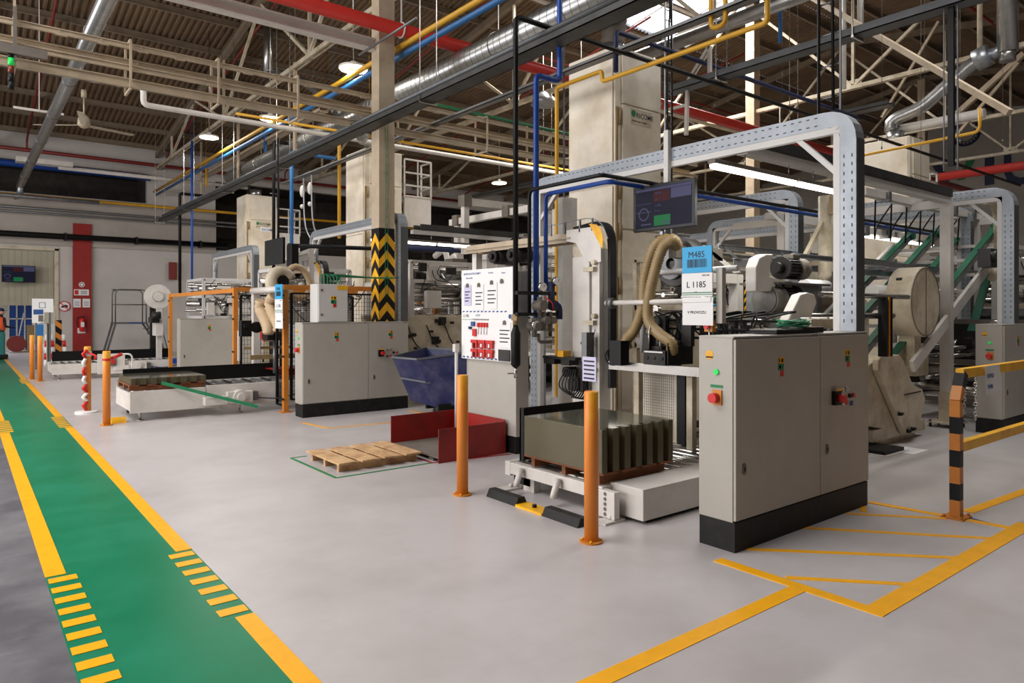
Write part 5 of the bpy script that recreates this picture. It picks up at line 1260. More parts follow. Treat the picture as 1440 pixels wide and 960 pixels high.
# ---- line two extras: fan housing, arm, suction hoses
t = thing('blower_housing', 'beige snail blower with a looping hose by the second line', 'fan', (5.2, 12.6, 1.9))
c = PY(396,396,12.3)
m = M(); 
pts = [(c[0]+.19*math.cos(a), c[1], c[2]+.19*math.sin(a)) for a in [math.pi*(1.75-.11*k) for k in range(16)]]
m.tube(pts, .11, 14, radii=[.125-.003*k for k in range(16)]); part(t, 'volute', m, 'cream')
m = M(); m.cyl((c[0],c[1]-.05,c[2]),(c[0],c[1]+.15,c[2]),.12,20); part(t, 'motor', m, 'black')
m = M(); P, R = ribbed(spline([PY(404,382,12.3),PY(415,375,12.32),PY(428,381,12.35),PY(436,399,12.35),PY(432,414,12.35),PY(416,420,12.35),PY(404,417,12.3)],8),.055,.04); m.tube(P,.07,12,radii=R); part(t, 'outlet_hose', m, 'hose_pale')
t = thing('sign_arm', 'white gallows arm over the roller table carrying the small line sign', 'arm', (4.0, 12.5, 0))
X = 4.2; a = PX(355,409,X); b = PX(394,407,X); 
m = M(); m.box(X,X+.12,a[1]-.06,a[1]+.06,.48,a[2]); m.tube([a,(X+.02,b[1]-.05,a[2])],.055,12); part(t, 'arm', m, 'white_paint')
ribhose([PX(367,422,X),PX(366,435,X),PX(372,448,X),PX(377,462,X),PX(377,472,X)], .085, 'fat tan hose hanging from the white arm, nearer its post', 'hose_pale', pitch=.04)
ribhose([PX(386,415,X+.1),PX(380,425,X+.1),PX(383,440,X+.1),PX(391,455,X+.1),PX(392,468,X+.1)], .085, 'fat tan hose hanging from the white arm beside the small sign', 'hose_pale', pitch=.04)
t = thing('suction_head', 'dark suction gripper head under the two fat tan hoses', 'gripper', PY(383,480,12.35))
c = PY(384,472,12.35)
m = M(); m.box(c[0]-.14,c[0]+.14,12.25,12.5,c[2]-.08,c[2]+.12); m.box(c[0]-.05,c[0]+.05,12.2,12.3,c[2]+.1,c[2]+.35); m.cyl((c[0]-.1,12.2,c[2]),(c[0]-.1,12.25,c[2]),.05,12); part(t, 'body', m, 'machine_dark', bevel=.01)
m = M(); m.cyl((c[0]+.05,12.4,.55),(c[0]+.05,12.4,c[2]-.08),.035,8); part(t, 'piston', m, 'grey_steel')
m = M(); m.box(c[0]-.35,c[0]+.5,12.5,12.56,c[2]-.42,c[2]-.34); part(t, 'cross_rail', m, 'hose')
t = thing('valve_block', 'black valve block and gauges on the white arm post', 'valve', PY(350,475,12.5))
c = PY(350,460,12.5)
m = M(); m.box(c[0]-.16,c[0]+.02,12.4,12.55,c[2]-.16,c[2]+.12); m.cyl((c[0]+.12,12.42,c[2]),(c[0]+.12,12.5,c[2]),.10,14); m.cyl((c[0]-.08,12.36,c[2]+.02),(c[0]-.08,12.4,c[2]+.02),.05,12); part(t, 'body', m, 'black', bevel=.008)
a = PX(369,470,5.0); m = M(); [m.box(4.99,5.02,a[1]-.3+.16*k,a[1]-.2+.16*k,a[2]-.1-.05*(k%2),a[2]+.15) for k in range(3)]; solo('lockout_clamp', m, 'red', 'red lockout clamps hanging inside the orange guard of the second line', 'lockout clamp')
m = M(); m.box(5.0,5.02,12.1,14.2,.3,1.4)
for k in range(3): m.box(4.985,5.0,12.2+.65*k,12.75+.65*k,.4,1.3)
solo('pale_panel', m, 'cabinet_light', 'pale machine panels behind the mesh of the second line', 'machine panel', bevel=.004)

# ================================================================== PIPEWORK RACKS (open frames full of tubes, boxes and cables)
def rack(x0, x1, y0, y1, z0, z1, seed, label, dens=1.0, fr='white_paint'):
    R_ = random.Random(seed)
    t = thing('pipework_rack', label, 'machine unit', ((x0+x1)/2, (y0+y1)/2, 0), None)
    m = M(); s = .07
    for x in (x0, x1):
        for y in (y0, y1): m.bar((x,y,0),(x,y,z1),s)
    part(t, 'post', m, fr)
    m = M()
    for z in (z0, (z0+z1)/2+R_.uniform(-.2,.2), z1):
        for y in (y0, y1): m.bar((x0,y,z),(x1,y,z),s)
        for x in (x0, x1): m.bar((x,y0,z),(x,y1,z),s)
    part(t, 'frame_rails', m, fr)
    m = M()
    for k in range(int(9*dens)):
        z = R_.uniform(z0, z1); y = R_.uniform(y0, y1); r = R_.choice((.02,.03,.05,.08)); m.cyl((x0-.1,y,z),(x1+.1,y,z),r,12)
    for k in range(int(5*dens)):
        z = R_.uniform(z0, z1); x = R_.uniform(x0, x1); m.cyl((x,y0-.05,z),(x,y1+.05,z),R_.choice((.03,.06,.09)),14)
    part(t, 'shafts_and_rollers', m, 'steel')
    m = M()
    for k in range(int(8*dens)):
        x = R_.uniform(x0, x1-.2); y = y0-R_.uniform(0,.15); z = R_.uniform(z0, z1-.3); m.box(x,x+R_.uniform(.08,.35),y,y+R_.uniform(.08,.2),z,z+R_.uniform(.08,.35))
    part(t, 'valve_box', m, R_.choice(('cream','white_paint','cabinet_light')), bevel=.006)
    m = M()
    for k in range(int(8*dens)):
        x = R_.uniform(x0, x1); y = R_.uniform(y0-.1, y1); z = R_.uniform(z0, z1-.1); q = R_.uniform(.05,.13)
        if k % 2: m.cyl((x-q,y,z),(x+q*2,y,z),q,14); m.cyl((x+q*2,y,z),(x+q*2.6,y,z),q*.5,10)
        else: m.box(x,x+q*2,y-.06,y,z,z+q*2)
    part(t, 'dark_drives', m, 'machine_dark')
    m = M()
    for k in range(int(9*dens)):
        x = R_.uniform(x0, x1); z = R_.uniform((z0+z1)/2, z1); y = y0-.06
        m.tube(spline([(x,y,z),(x+R_.uniform(-.2,.2),y-.06,z-R_.uniform(.1,.4)),(x+R_.uniform(0,.5),y-.03,z-R_.uniform(.1,.6)),(x+R_.uniform(.2,.6),y+.05,z-.1)],5),.009,5)
    part(t, 'cable', m, 'black')
    return t
rack(8.0, 10.2, 8.6, 10.0, .9, 2.7, 1, 'open white machine rack behind the information board', 1.2)
rack(6.7, 8.6, 11.6, 12.4, 1.5, 2.6, 2, 'open white machine rack just behind the chevron column foot', 1.0)
rack(10.6, 13.0, 10.4, 12.4, .8, 3.0, 3, 'open white machine rack in the gap over the blue skip', 1.4)
rack(5.0, 6.4, 13.6, 15.0, 1.3, 2.5, 4, 'open machine rack behind the beige blower of the second line', 1.3, 'cabinet_light')
rack(5.0, 6.9, 19.4, 21.0, 1.5, 2.5, 5, 'open machine rack above the third cabinet', 1.5, 'cabinet_light')
rack(9.6, 12.6, 6.9, 7.7, 1.2, 2.6, 6, 'open machine rack between the tall tower and the rail gantry', 1.4, 'cream')
rack(7.2, 8.6, 5.5, 6.4, 1.2, 2.35, 7, 'open machine rack close behind the exhaust fan', 1.3, 'cream')
rack(14.4, 17.5, 4.2, 6.2, .8, 2.8, 8, 'open machine rack under the end of the inclined belts', 1.6, 'white_paint')
rack(13.5, 16.0, 12.6, 14.6, .8, 2.9, 9, 'open machine rack far beyond the tall tower', 1.3)
rack(8.6, 10.8, 14.0, 15.4, 1.0, 2.8, 10, 'open machine rack behind the near end of the mesh fence', 1.2)
rack(11.9, 14.0, 2.9, 4.9, .3, 1.5, 12, 'low dark machine rack beyond the white post', 1.6, 'brown_grey')
# ================================================================== ROLLER TABLES of line two and three
def roller_table(dy, label, x0=1.98, x1=5.3, z1=.455, load=True, y0=11.7, y1=12.9):
    y0 += dy; y1 += dy
    t = thing('roller_table', label, 'conveyor', ((x0+x1)/2, (y0+y1)/2, 0), 'white roller tables along the walkway')
    m = M(); m.box(x0,3.05,y0,y0+.04,.125,z1); m.box(3.06,x1,y0,y0+.04,.125,z1+.02); m.box(x0,x1,y1-.04,y1,.16,z1); part(t, 'side_plate', m, 'white_paint', bevel=.004)
    m = M(); m.box(x0-.0,x0+.04,y0+.04,y1-.04,.16,z1-.03); part(t, 'end_plate', m, 'white_paint', bevel=.004)
    for xx in (x0+.15, 3.6, x1-.15):
        for yy in (y0+.1, y1-.1): m = M(); m.cyl((xx,yy,.012),(xx,yy,.17),.02,8); m.cyl((xx,yy,0),(xx,yy,.015),.05,12); part(t, 'levelling_foot', m, 'steel')
    k = 0; x = x0+.12
    while x < x1-.1: m = M(); m.cyl((x,y0+.04,z1-.04),(x,y1-.04,z1-.04),.04,10); part(t, 'roller', m, 'steel' if k % 2 else 'galv'); x += .17; k += 1
    m = M(); m.box(3.0,3.35,y0-.14,y0-.002,.17,.30); m.cyl((3.55,y0-.15,.27),(3.55,y0-.002,.27),.12,20); m.cyl((3.55,y0-.19,.27),(3.55,y0-.15,.27),.07,16); m.box(3.35,3.75,y0-.12,y0-.002,.18,.36); part(t, 'gear_motor', m, 'white_paint', 'white gear motor on the side plate', bevel=.008)
    m = M(); m.box(3.76,3.84,y0-.1,y0-.002,.2,.34); m.tube(spline([(3.8,y0-.06,.24),(4.2,y0-.05,.2),(4.6,y0-.04,.28),(5.0,y0-.03,.42)],5),.012,6); part(t, 'cable', m, 'tray_side')
    m = M(); m.box(x0+.1,4.6,y1+.01,y1+.025,z1-.1,z1+.24); m.box(x0+.1,4.6,y1+.012,y1+.03,z1+.235,z1+.25); part(t, 'guide_plate', m, 'black', 'black guide plate at the back')
    return t
roller_table(0, 'white roller table carrying the low dark stack and green strap')
t = roller_table(8.3, 'further white roller table beside the step ladder and red pilaster', x0=1.72, x1=5.3, z1=.38)
m = M(); m.box(2.65,3.25,19.88,19.93,.1,.6); m.mat(1).box(2.9,3.05,19.83,19.88,.3,.5); m.mat(2).cyl((2.97,19.83,.4),(2.97,19.79,.4),.05,14)
solo('switch_plate', m, ['white_paint','brown_grey','red'], 'white plate with a switch on the further roller table', 'switch', bevel=.006)
t = thing('wooden_pallet', 'brown wooden pallet beneath the low dark sheet stack', 'pallet', (2.6, 12.25, .456))
for k in range(3): y = 11.78+.44*k; m = M(); m.box(1.98,3.05,y,y+.07,.457,.525); part(t, 'stringer', m, 'wood_dark')
for k in range(5): x = 1.98+.24*k; m = M(); m.box(x,x+.13,11.75,12.78,.526,.545); part(t, 'deck_board', m, 'wood_dark')
m = M(); pl = comb(2.0, 3.06, 11.74, 12.78, .547, .64, 7, .03); m.mat(0).prism(pl, (0,0,.093)); m.mat(1).prism([(x,y,.6405) for x,y,z in pl],(0,0,.002))
solo('sheet_stack', m, ['sheet_stack','sheet_top'], 'low stack of dark olive sheets on the white roller table', 'sheet stack')
m = M(); a = PY(227,538,11.70); b = (3.75,11.35,.12); S = [a,mid(a,(3.2,11.5,.3),.5),(3.2,11.5,.3),b]; 
for p, q in zip(S, S[1:]): m.bar(p, q, .008, .05)
solo('strap', m, 'cable_green', 'green strap hanging diagonally from the low sheet stack', 'strap')
m = M(); m.box(4.3,4.7,19.7,20.1,.3,.42); m.box(3.4,4.2,19.98,20.3,.0,.2)
solo('storage_box', m, 'pipe_blue', 'dark blue box tucked under the further roller table', 'box')
m = M(); m.box(4.4,5.2,12.95,13.0,.45,.62); m.box(4.4,5.2,12.5,12.95,.60,.615); m.mat(0); solo('red_tray', m, 'red_bin', 'red tray edge behind the white roller table with the green strap', 'tray')
# ================================================================== ORANGE GUARDS
def opost(x, y, z, label, s=.08): 
    t = thing('guard_post', label, 'guard post', (x, y, 0), 'orange guard posts')
    m = M(); m.bar((x,y,.012),(x,y,z),s); part(t, 'post_tube', m, 'orange_frame'); m = M(); m.box(x-.09,x+.09,y-.09,y+.09,0,.012); part(t, 'base_plate', m, 'orange_frame')
    m = M(); [m.box(x-.05,x-.038,y-.05,y+.05,q,q+.03) for q in (.2,.9,1.5,1.9)]; part(t, 'clamp', m, 'black')
    return t
opost(4.18, 11.3, 2.09, 'orange guard post at the corner of the two-door cabinet with the box'); opost(4.05, 18.7, 2.09, 'orange guard post farthest along, by the step ladder'); opost(3.95, 13.2, 2.09, 'orange guard post in the middle, behind the white gallows arm')
def orail(p0, p1, label): m = M(); m.bar(p0, p1, .06, .08); solo('guard_rail', m, 'orange_frame', label, 'guard rail', 'orange guard rails')
orail((4.05,18.66,2.04),(3.95,13.24,2.04),'long orange guard rail between the two farther guard posts')
orail((3.99,13.2,2.06),(6.4,13.25,2.06),'orange guard rail running inward from the middle guard post')
orail((4.22,11.3,2.05),(6.3,11.3,2.05),'orange guard rail running behind the small grey switch box')
m = M(); m.bar((6.35,11.35,.8),(6.35,11.35,1.95),.08); m.box(6.27,6.43,11.3,11.4,.02,.8); solo('guard_post', m, 'orange_frame', 'short orange guard post beside the foot of the chevron column', 'guard post')
mesh_fence('mesh_fence', (4.05,13.2), (6.3,13.25), .2, 1.95, 'black mesh panels under the rail behind the white gallows arm', 3, rails=False)
mesh_fence('mesh_fence', (4.28,11.3), (6.2,11.3), .2, 1.95, 'black mesh panel behind the two-door cabinet with the box', 2, rails=False, pitch=.05)
mesh_fence('mesh_fence', (4.18,11.36), (4.18,11.68), .1, 1.95, 'narrow black mesh panel at the corner guard post', 1, rails=False, pitch=.05)
m = M(); m.mat(0).box(3.97,4.0,13.08,13.14,.75,1.3); solo('inspection_tag', m, ['white_paint'], 'white strip tag on the middle orange guard post', 'tag')
m = M(); m.box(4.1,6.3,13.1,13.16,.95,1.0); solo('brown_rail', m, 'hose', 'brown rail halfway up the mesh panels', 'rail')
# white reel machine at far end (235,415)
t = thing('reel_stand', 'white reel on a post between the step ladder and the orange guard', 'reel', (4.3, 20.6, 0))
c = PX(221,417,4.2)
m = M(); m.disc((4.2,c[1],c[2]),(0,-1,0),.33,.14,.12,32); m.disc((4.2,c[1]+.03,c[2]),(0,-1,0),.13,.0,.2,20); part(t, 'reel', m, 'white_paint')
m = M(); m.box(4.18,4.30,c[1]-.1,c[1]+.05,.0,c[2]-.3); m.box(4.12,4.3,c[1]-.25,c[1]+.2,1.0,1.35); part(t, 'stand', m, 'white_paint')
m = M(); m.box(4.1,4.3,c[1]+.35,c[1]+.45,.4,2.1); m.box(4.0,4.2,c[1]-.3,c[1]+.1,1.35,1.5); m.cyl((4.0,c[1]-.4,1.55),(4.2,c[1]-.4,1.55),.1,12); part(t, 'drive', m, 'machine_dark')
# ================================================================== STEP LADDER
YL = 29.6
def L_(px, py, y=YL): return PY(px, py, y)
t = thing('platform_ladder', 'grey platform step ladder with guard rails by the back wall', 'step ladder', L_(185, 470))
g0, g1 = L_(160,453), L_(203,452); zt = L_(160,407)[2]; zp_ = g0[2]
m = M()
for y in (YL-.35, YL+.35):
    m.tube(rounded([(g0[0],y,zp_),(g0[0],y,zt),(g1[0],y,zt),(g1[0],y,zp_)],.18,4),.022,8); m.tube([(g0[0],y,(zt+zp_)/2+.05),(g1[0],y,(zt+zp_)/2+.05)],.018,8)
m.tube([(g0[0],YL-.35,zt),(g0[0],YL+.35,zt)],.02,8); part(t, 'guard_rail', m, 'grey_steel')
m = M(); m.box(g0[0]-.05,g1[0]+.05,YL-.38,YL+.38,zp_-.06,zp_); part(t, 'platform', m, 'grey_steel'); m = M(); m.box(g0[0]+.45,g0[0]+.95,YL-.385,YL-.38,zp_-.05,zp_-.01); part(t, 'maker_plate', m, 'ink_blue')
m = M()
for y in (YL-.36, YL+.36): m.bar((g0[0],y,zp_-.05),(g0[0]-.32,y,.0),.05,.07); m.bar((g1[0],y,zp_-.05),(g1[0]+.75,y,.0),.05,.07)
part(t, 'support_leg', m, 'grey_steel')
m = M()
for k in range(5): f = (k+1)/6; x = g1[0]+.75*(f); z = (zp_-.05)*(1-f); m.box(x-.1,x+.1,YL-.34,YL+.34,z-.015,z+.015)
part(t, 'tread', m, 'dark_steel'); m = M(); m.tube([(g1[0],YL-.36,zp_+.75),(g1[0]+.35,YL-.36,zp_+.55),(g1[0]+.72,YL-.36,.25)],.018,8); part(t, 'handrail', m, 'grey_steel')
# ================================================================== DOORWAY AREA
YD = 36.0
t = thing('storage_cage', 'blue panelled rack beyond the half-open shutter door', 'rack', PY(30,478,YD)[:2]+(0,))
a = PY(12,479,YD); b = PY(46,427,YD)
m = M(); m.box(a[0],b[0],YD,YD+.05,.02,b[2]); part(t, 'panel', m, 'container_blue')
m = M()
for k in range(4): x = a[0]+(b[0]-a[0])*k/3; m.bar((x,YD-.03,0),(x,YD-.03,b[2]+.05),.05)
for z in (b[2], b[2]*.68): m.bar((a[0],YD-.03,z),(b[0],YD-.03,z),.05)
part(t, 'frame', m, 'white_paint')
m = M(); [m.bar((a[0],YD-.02,.1+.13*k),(b[0],YD-.02,.1+.13*k),.01,.03) for k in range(8)]; part(t, 'shelf_edges', m, 'pipe_sky')
b0 = PY(-20,480,35.5); b1 = PY(12,427,35.5); m = M(); m.box(b0[0],b1[0],35.45,35.55,0,b1[2]); m.box(b0[0],b1[0],35.43,35.45,1.2,1.25); solo('partition_panel', m, 'white_paint', 'pale partition panel behind the person in the orange vest', 'partition')
t = thing('push_cart', 'red drum cart with a long pale handle beyond the doorway', 'cart', PY(24,474,34.5)[:2]+(0,))
c = PY(23,472,34.5); m = M(); m.cyl((c[0],34.4,.35),(c[0],34.7,.35),.33,20); part(t, 'drum', m, 'sprinkler_red'); m = M(); m.bar((c[0]+.05,34.5,.5),(c[0]+.25,34.5,1.6),.04); part(t, 'handle', m, 'white_paint')
m = M(); m.box(c[0]+.35,c[0]+.6,34.4,34.6,.02,1.1); m.box(c[0]+.1,c[0]+.8,34.3,34.7,.0,.05); part(t, 'base', m, 'hose')
# notice board stand near doorway
YN = 24.0
t = thing('notice_board', 'white notice board with papers standing at the walkway by the doorway', 'board', PY(58,520,YN)[:2]+(0,))
a = PY(45,454,YN); b = PY(75,420,YN)
m = M(); m.box(a[0],PY(62,454,YN)[0],YN,YN+.03,a[2],b[2]); m.box(PY(62,454,YN)[0],b[0],YN,YN+.03,PY(62,439,YN)[2],b[2]); part(t, 'panel', m, 'paper')
m = M(); q = PY(47,442,YN); r = PY(61,435,YN); m.box(q[0],r[0],YN-.004,YN,q[2],r[2]); q = PY(55,433,YN); r = PY(64,425,YN); 
for (u0,u1,v0,v1) in ((q[0],r[0],q[2],q[2]+.012),(q[0],r[0],r[2]-.012,r[2]),(q[0],q[0]+.012,q[2],r[2]),(r[0]-.012,r[0],q[2],r[2])): m.box(u0,u1,YN-.004,YN,v0,v1)
part(t, 'print', m, 'ink_blue'); q = PY(54,452,YN); r = PY(61,443,YN); m = M(); m.box(q[0],r[0],YN-.003,YN,q[2],r[2]); part(t, 'photo_sheet', m, 'brown_grey')
m = M(); [m.bar((x,YN+.05,0),(x,YN+.05,b[2]),.05) for x in (a[0]+.1, b[0]-.08)]; part(t, 'leg', m, 'grey_steel')
a = PY(61,455,25); b = PY(75,439,25); m = M(); m.box(a[0],b[0],25,25.3,a[2],b[2]); m.box(a[0]+.1,a[0]+.16,25.1,25.2,0,a[2]); m.box(b[0]-.16,b[0]-.1,25.1,25.2,0,a[2]); solo('switch_cabinet', m, 'shutter', 'beige switch cabinet on legs behind the notice board', 'cabinet', bevel=.01)
a = PZ(52,470,1.0); p = PY(51,473,20.3); q = PY(61,456,20.3); m = M(); m.box(p[0],q[0],20.25,20.27,p[2],q[2]); m.tube([(p[0]+.1,20.26,q[2]),(p[0]+.2,20.26,q[2]+.15),(q[0]-.08,20.26,q[2])],.006,5); solo('hanging_document', m, 'pipe_sky', 'pale blue sheet hanging over the two bollards by the doorway', 'document')
t = thing('impact_guard', 'yellow and black diagonally striped guard board by the doorway', 'guard board', PY(82,495,26)[:2]+(0,))
a = PY(78,500,26); b = PY(87,450,26)
m = M(); m.mat(0).box(a[0],b[0],26,26.06,0,b[2]); m.mat(1); w_ = b[0]-a[0]; z = 0
while z < b[2]-.3: m.add([(a[0],25.996,z+w_*.8),(b[0],25.996,z),(b[0],25.996,z+.17),(a[0],25.996,z+w_*.8+.17)],[(0,1,2,3)]); z += .36
part(t, 'board', m, ['black','orange_frame'])
for i, (px0, px1) in enumerate(((89,93),(66,64),(73,75))):
    a = PY(px0,470,25.4); m = M()
    for k in range(5): m.mat(k % 2); f0, f1 = k/5, (k+1)/5; b = PY(px1,493,25.4); m.cyl((a[0]+(b[0]-a[0])*f0,25.4,a[2]*(1-f0)),(a[0]+(b[0]-a[0])*f1,25.4,a[2]*(1-f1)),.05,8)
    solo('barrier_pole', m, ['paper','red'], ('slanting red and white pole leaning by the striped guard board','red and white pole nearest the two doorway bollards','red and white pole between the notice board and guard board')[i], 'barrier pole')
# person at the doorway, in an orange vest
def person(x, y, face):
    me = bpy.data.meshes.new('person'); v = []; e = []; r = []
    def P(px, py, pz, rad, par=None): v.append((px, py, pz)); r.append(rad); (e.append((par, len(v)-1)) if par is not None else None); return len(v)-1
    s, c = math.sin(face), math.cos(face)
    def R(lx, ly): return (lx*c-ly*s, lx*s+ly*c)
    def Q(lx, ly, z, rad, par=None): a, b = R(lx, ly); return P(a, b, z, rad, par)
    pel = Q(0,0,.95,.15); w1 = Q(0,.0,1.12,.135,pel); ch = Q(0,.02,1.32,.165,w1); nk = Q(0,.03,1.48,.06,ch); hd = Q(0,.05,1.60,.095,nk); tp = Q(0,.04,1.72,.085,hd)
    for sd in (-1, 1):
        h = Q(sd*.1,0,.88,.10,pel); kn = Q(sd*.11,.03,.50,.065,h); an = Q(sd*.11,-.02,.09,.045,kn); Q(sd*.12,.14,.04,.04,an)
        sh = Q(sd*.19,.02,1.40,.06,ch); el = Q(sd*.25,.04,1.13,.045,sh); wr = Q(sd*.20,.26,1.08,.032,el); hn = Q(sd*.19,.33,1.08,.036,wr)
        for f in range(4): k = Q(sd*(.165+.018*f),.38,1.08,.009,hn); Q(sd*(.165+.018*f),.41,1.06,.008,k)
        k = Q(sd*.15,.35,1.10,.010,hn); Q(sd*.14,.38,1.10,.009,k)
    me.from_pydata(v, e, []); me.materials.append(MATS['cloth_dark'])
    o = bpy.data.objects.new('person', me); COL.objects.link(o); o.location = (x, y, 0)
    sk = o.modifiers.new('skin', 'SKIN'); sk.use_smooth_shade = True
    for i, q in enumerate(me.skin_vertices[0].data): q.radius = (r[i], r[i]*.85); q.use_root = (i == 0)
    sb = o.modifiers.new('sub', 'SUBSURF'); sb.levels = 1; sb.render_levels = 2
    LOC[o.name] = (x, y, 0); o['label'] = 'person in an orange vest and dark cap standing by the half-open shutter door'; o['category'] = 'person'
    m = M(); vs = []
    for z, a, b in ((.98,.185,.15),(1.12,.175,.145),(1.3,.215,.165),(1.42,.205,.14),(1.47,.10,.09)):
        for k in range(16): q = 2*math.pi*k/16; u = R(a*math.cos(q), .02+b*math.sin(q)); vs.append((x+u[0], y+u[1], z))
    m.add(vs, [(i*16+k, i*16+(k+1) % 16, (i+1)*16+(k+1) % 16, (i+1)*16+k) for i in range(4) for k in range(16)], True)
    part(o, 'vest', m, 'vest_orange', 'orange high visibility vest')
    m = M(); u = R(0,.055); m.ball((x+u[0],y+u[1],1.63),.102,14,10,(.85,1,1.2)); w2 = R(0,.155); m.ball((x+w2[0],y+w2[1],1.61),.02,8,6); part(o, 'face', m, 'skin')
    m = M(); u = R(0,.05); m.ball((x+u[0],y+u[1],1.70),.108,14,8,(.9,1,.75)); w2 = R(0,.17); m.box(x+w2[0]-.07,x+w2[0]+.07,y+w2[1]-.06,y+w2[1]+.06,1.675,1.69); part(o, 'cap', m, 'navy')
    return o
p = PZ(1, 489.5); person(p[0]-.32, 30.9, math.radians(-60))
t = thing('floor_scrubber', 'dark teal floor cleaning machine in front of the person in the orange vest', 'cleaning machine', (0.15, 30.2, 0))
cxp = PY(1,480,30.2)[0]
m = M(); m.box(cxp-.4,cxp+.12,29.9,30.5,.1,.95); m.box(cxp-.4,cxp+.0,29.9,30.5,.95,1.1); part(t, 'body', m, 'teal', bevel=.06); m = M(); m.box(cxp-.45,cxp+.2,29.85,30.55,.02,.16); part(t, 'brush_deck', m, 'black', bevel=.02)
# ================================================================== BARRIER right
t = thing('barrier', 'yellow and black striped barrier with rails and a paper sign', 'barrier', (6.27, 2.19, 0))
m = M(); Yb = 2.19; x = 6.27; s = .075; n = 7; zt = .93
for k in range(n): m.mat(k % 2 ^ 1 if False else (0 if k % 2 else 1)).bar((x,Yb,.01+zt*k/n),(x,Yb,.01+zt*(k+1)/n),s,s,up=(0,1,0))
m.mat(1).bar((x,Yb,.93),(x+.05,Yb,1.04),s,s,up=(0,1,0)); m.mat(0).bar((x+.05,Yb,1.04),(x+.11,Yb,1.15),s,s,up=(0,1,0))
part(t, 'striped_post', m, ['black','orange_frame'], 'striped yellow and black post')
m = M(); m.bar((x+.07,Yb,1.15),(x+2.6,Yb,1.15),.06,.075); m.bar((x+.04,Yb,.56),(x+2.6,Yb,.56),.06,.075); m.bar((x+2.6,Yb,.0),(x+2.6,Yb,1.19),.075); part(t, 'rail', m, 'yellow')
m = M(); m.box(x-.10,x+.10,Yb-.08,Yb+.08,0,.012); [m.cyl((x+a,Yb+b,.012),(x+a,Yb+b,.03),.012,6) for a in (-.08,.08) for b in (-.06,.06)]; part(t, 'base_plate', m, 'orange_frame')
a = PY(1384,527,Yb-.04); b = PY(1404,520,Yb-.04)
t = thing('paper_sign', 'white paper sign with blue lettering taped to the barrier rail', 'sign', (a[0], Yb-.05, .95))
z1 = 1.19; z0 = 1.19-.24; m = M(); m.prism([(a[0],Yb-.045,z1),(a[0]-.01,Yb-.06,z0),(b[0]+.02,Yb-.06,z0+.01),(b[0]+.01,Yb-.045,z1)],(0,.001,0)); part(t, 'sheet', m, 'paper')
m = M(); m.text('ODPAD', .048, (a[0]+.02,Yb-.056,z1-.10), '-Y', wscale=.95); m.text('PAPIR', .048, (a[0]+.02,Yb-.062,z1-.19), '-Y', wscale=.95); part(t, 'lettering', m, 'ink_blue')
for i, (px, py0, py1) in enumerate(((1357,545,586),(1372,530,592))):
    a = PY(px,py0,Yb+.05); b = PY(px-(4 if i == 0 else 0),py1,Yb+.05); A = Vector(a); B = Vector(b); n = 9; m = M()
    for k in range(n): c = A+(B-A)*(k+.5)/n; m.torus(c, (1,0,0) if k % 2 else (0,1,0), .016, .004, 10, 4)
    m.tube([(A.x,A.y,A.z),(A.x,A.y-.03,1.17)],.004,4)
    solo('steel_chain', m, 'steel', ('steel chain hanging close to the striped post','steel chain hanging beside the paper sign')[i], 'chain')

# ================================================================== OVERHEAD
def pipe(pts, r, mt, label, name='pipe', cat='pipe', rad=.12, seg=12, group=None, flanges=None):
    m = M(); m.tube(rounded(pts, rad) if len(pts) > 2 else pts, r, seg); 
    return solo(name, m, mt, label, cat, group)
# big red pipe
t = thing('ventilation_pipe', 'thick red pipe running across beneath the roof', 'pipe', (15, 11.35, 6.7))
m = M(); m.tube([(-9.5,10.7,6.53),(36,10.7,6.53)], .115, 20); part(t, 'pipe_body', m, 'red_pipe')
for x in (1.0, 6.0, 12.0, 18.0, 24.0): m = M(); m.torus((x,10.7,6.53),(1,0,0),.125,.014,24,6); m.bar((x,10.7,6.65),(x,10.7,7.45),.02); part(t, 'hanger_clamp', m, 'white_paint')
pipe([(24.0,8.9,5.85),(24.0,-4,5.85)], .13, 'wall_red', 'thick red pipe passing in front of the end wall lettering', 'ventilation_pipe')  # darker red than the other thick pipe stands in for dim light here
pipe([(7.4,10.9,6.55),(20,10.9,6.55)], .05, 'beam_cream', 'slim beige pipe just below the thick red pipe')
pipe([(9.0,10.6,6.3),(20,10.6,6.3)], .04, 'beam_cream', 'second slim beige pipe below the thick red pipe')
# spiral duct
t = thing('spiral_duct', 'large spiral steel duct running above the towers towards the back wall', 'duct', (7.2, 15, 5.9))
m = M(); m.tube([(7.2,24.5,6.17),(7.2,2.0,6.17)], .235, 28); part(t, 'duct_body', m, 'duct')
m = M(); y = 2.2
while y < 24.4: m.torus((7.2,y,6.17),(0,1,.08),.236,.006,24,4); y += .17
part(t, 'spiral_seam', m, 'duct_seam', 'spiral seam ridges')
for y in (5.5, 9.5, 13.5, 17.5, 21.5): m = M(); m.torus((7.2,y,6.17),(0,1,0),.245,.012,28,6); m.bar((7.2,y,6.41),(7.2,y,roofz(y)-.1),.01); part(t, 'hanger', m, 'steel')
m = M(); P, R = ribbed(spline([(7.25,7.2,6.25),(7.6,7.2,6.4),(7.95,7.5,6.2),(8.0,7.6,5.8)],6),.17,.05); m.tube(P,.2,16,radii=R); solo('flexible_duct', m, 'brown_grey', 'dark flexible duct dropping onto the tall tower with the nameplate', 'duct')
t = thing('drop_duct', 'silver duct dropping from the roof and curving into the spiral duct', 'duct', (7.0, 18, 6.4))
a = PX(377,108,6.9)
m = M(); m.tube([(6.9,a[1],roofz(a[1])-.1),(6.9,a[1],a[2])],.13,16); part(t, 'drop_pipe', m, 'duct')
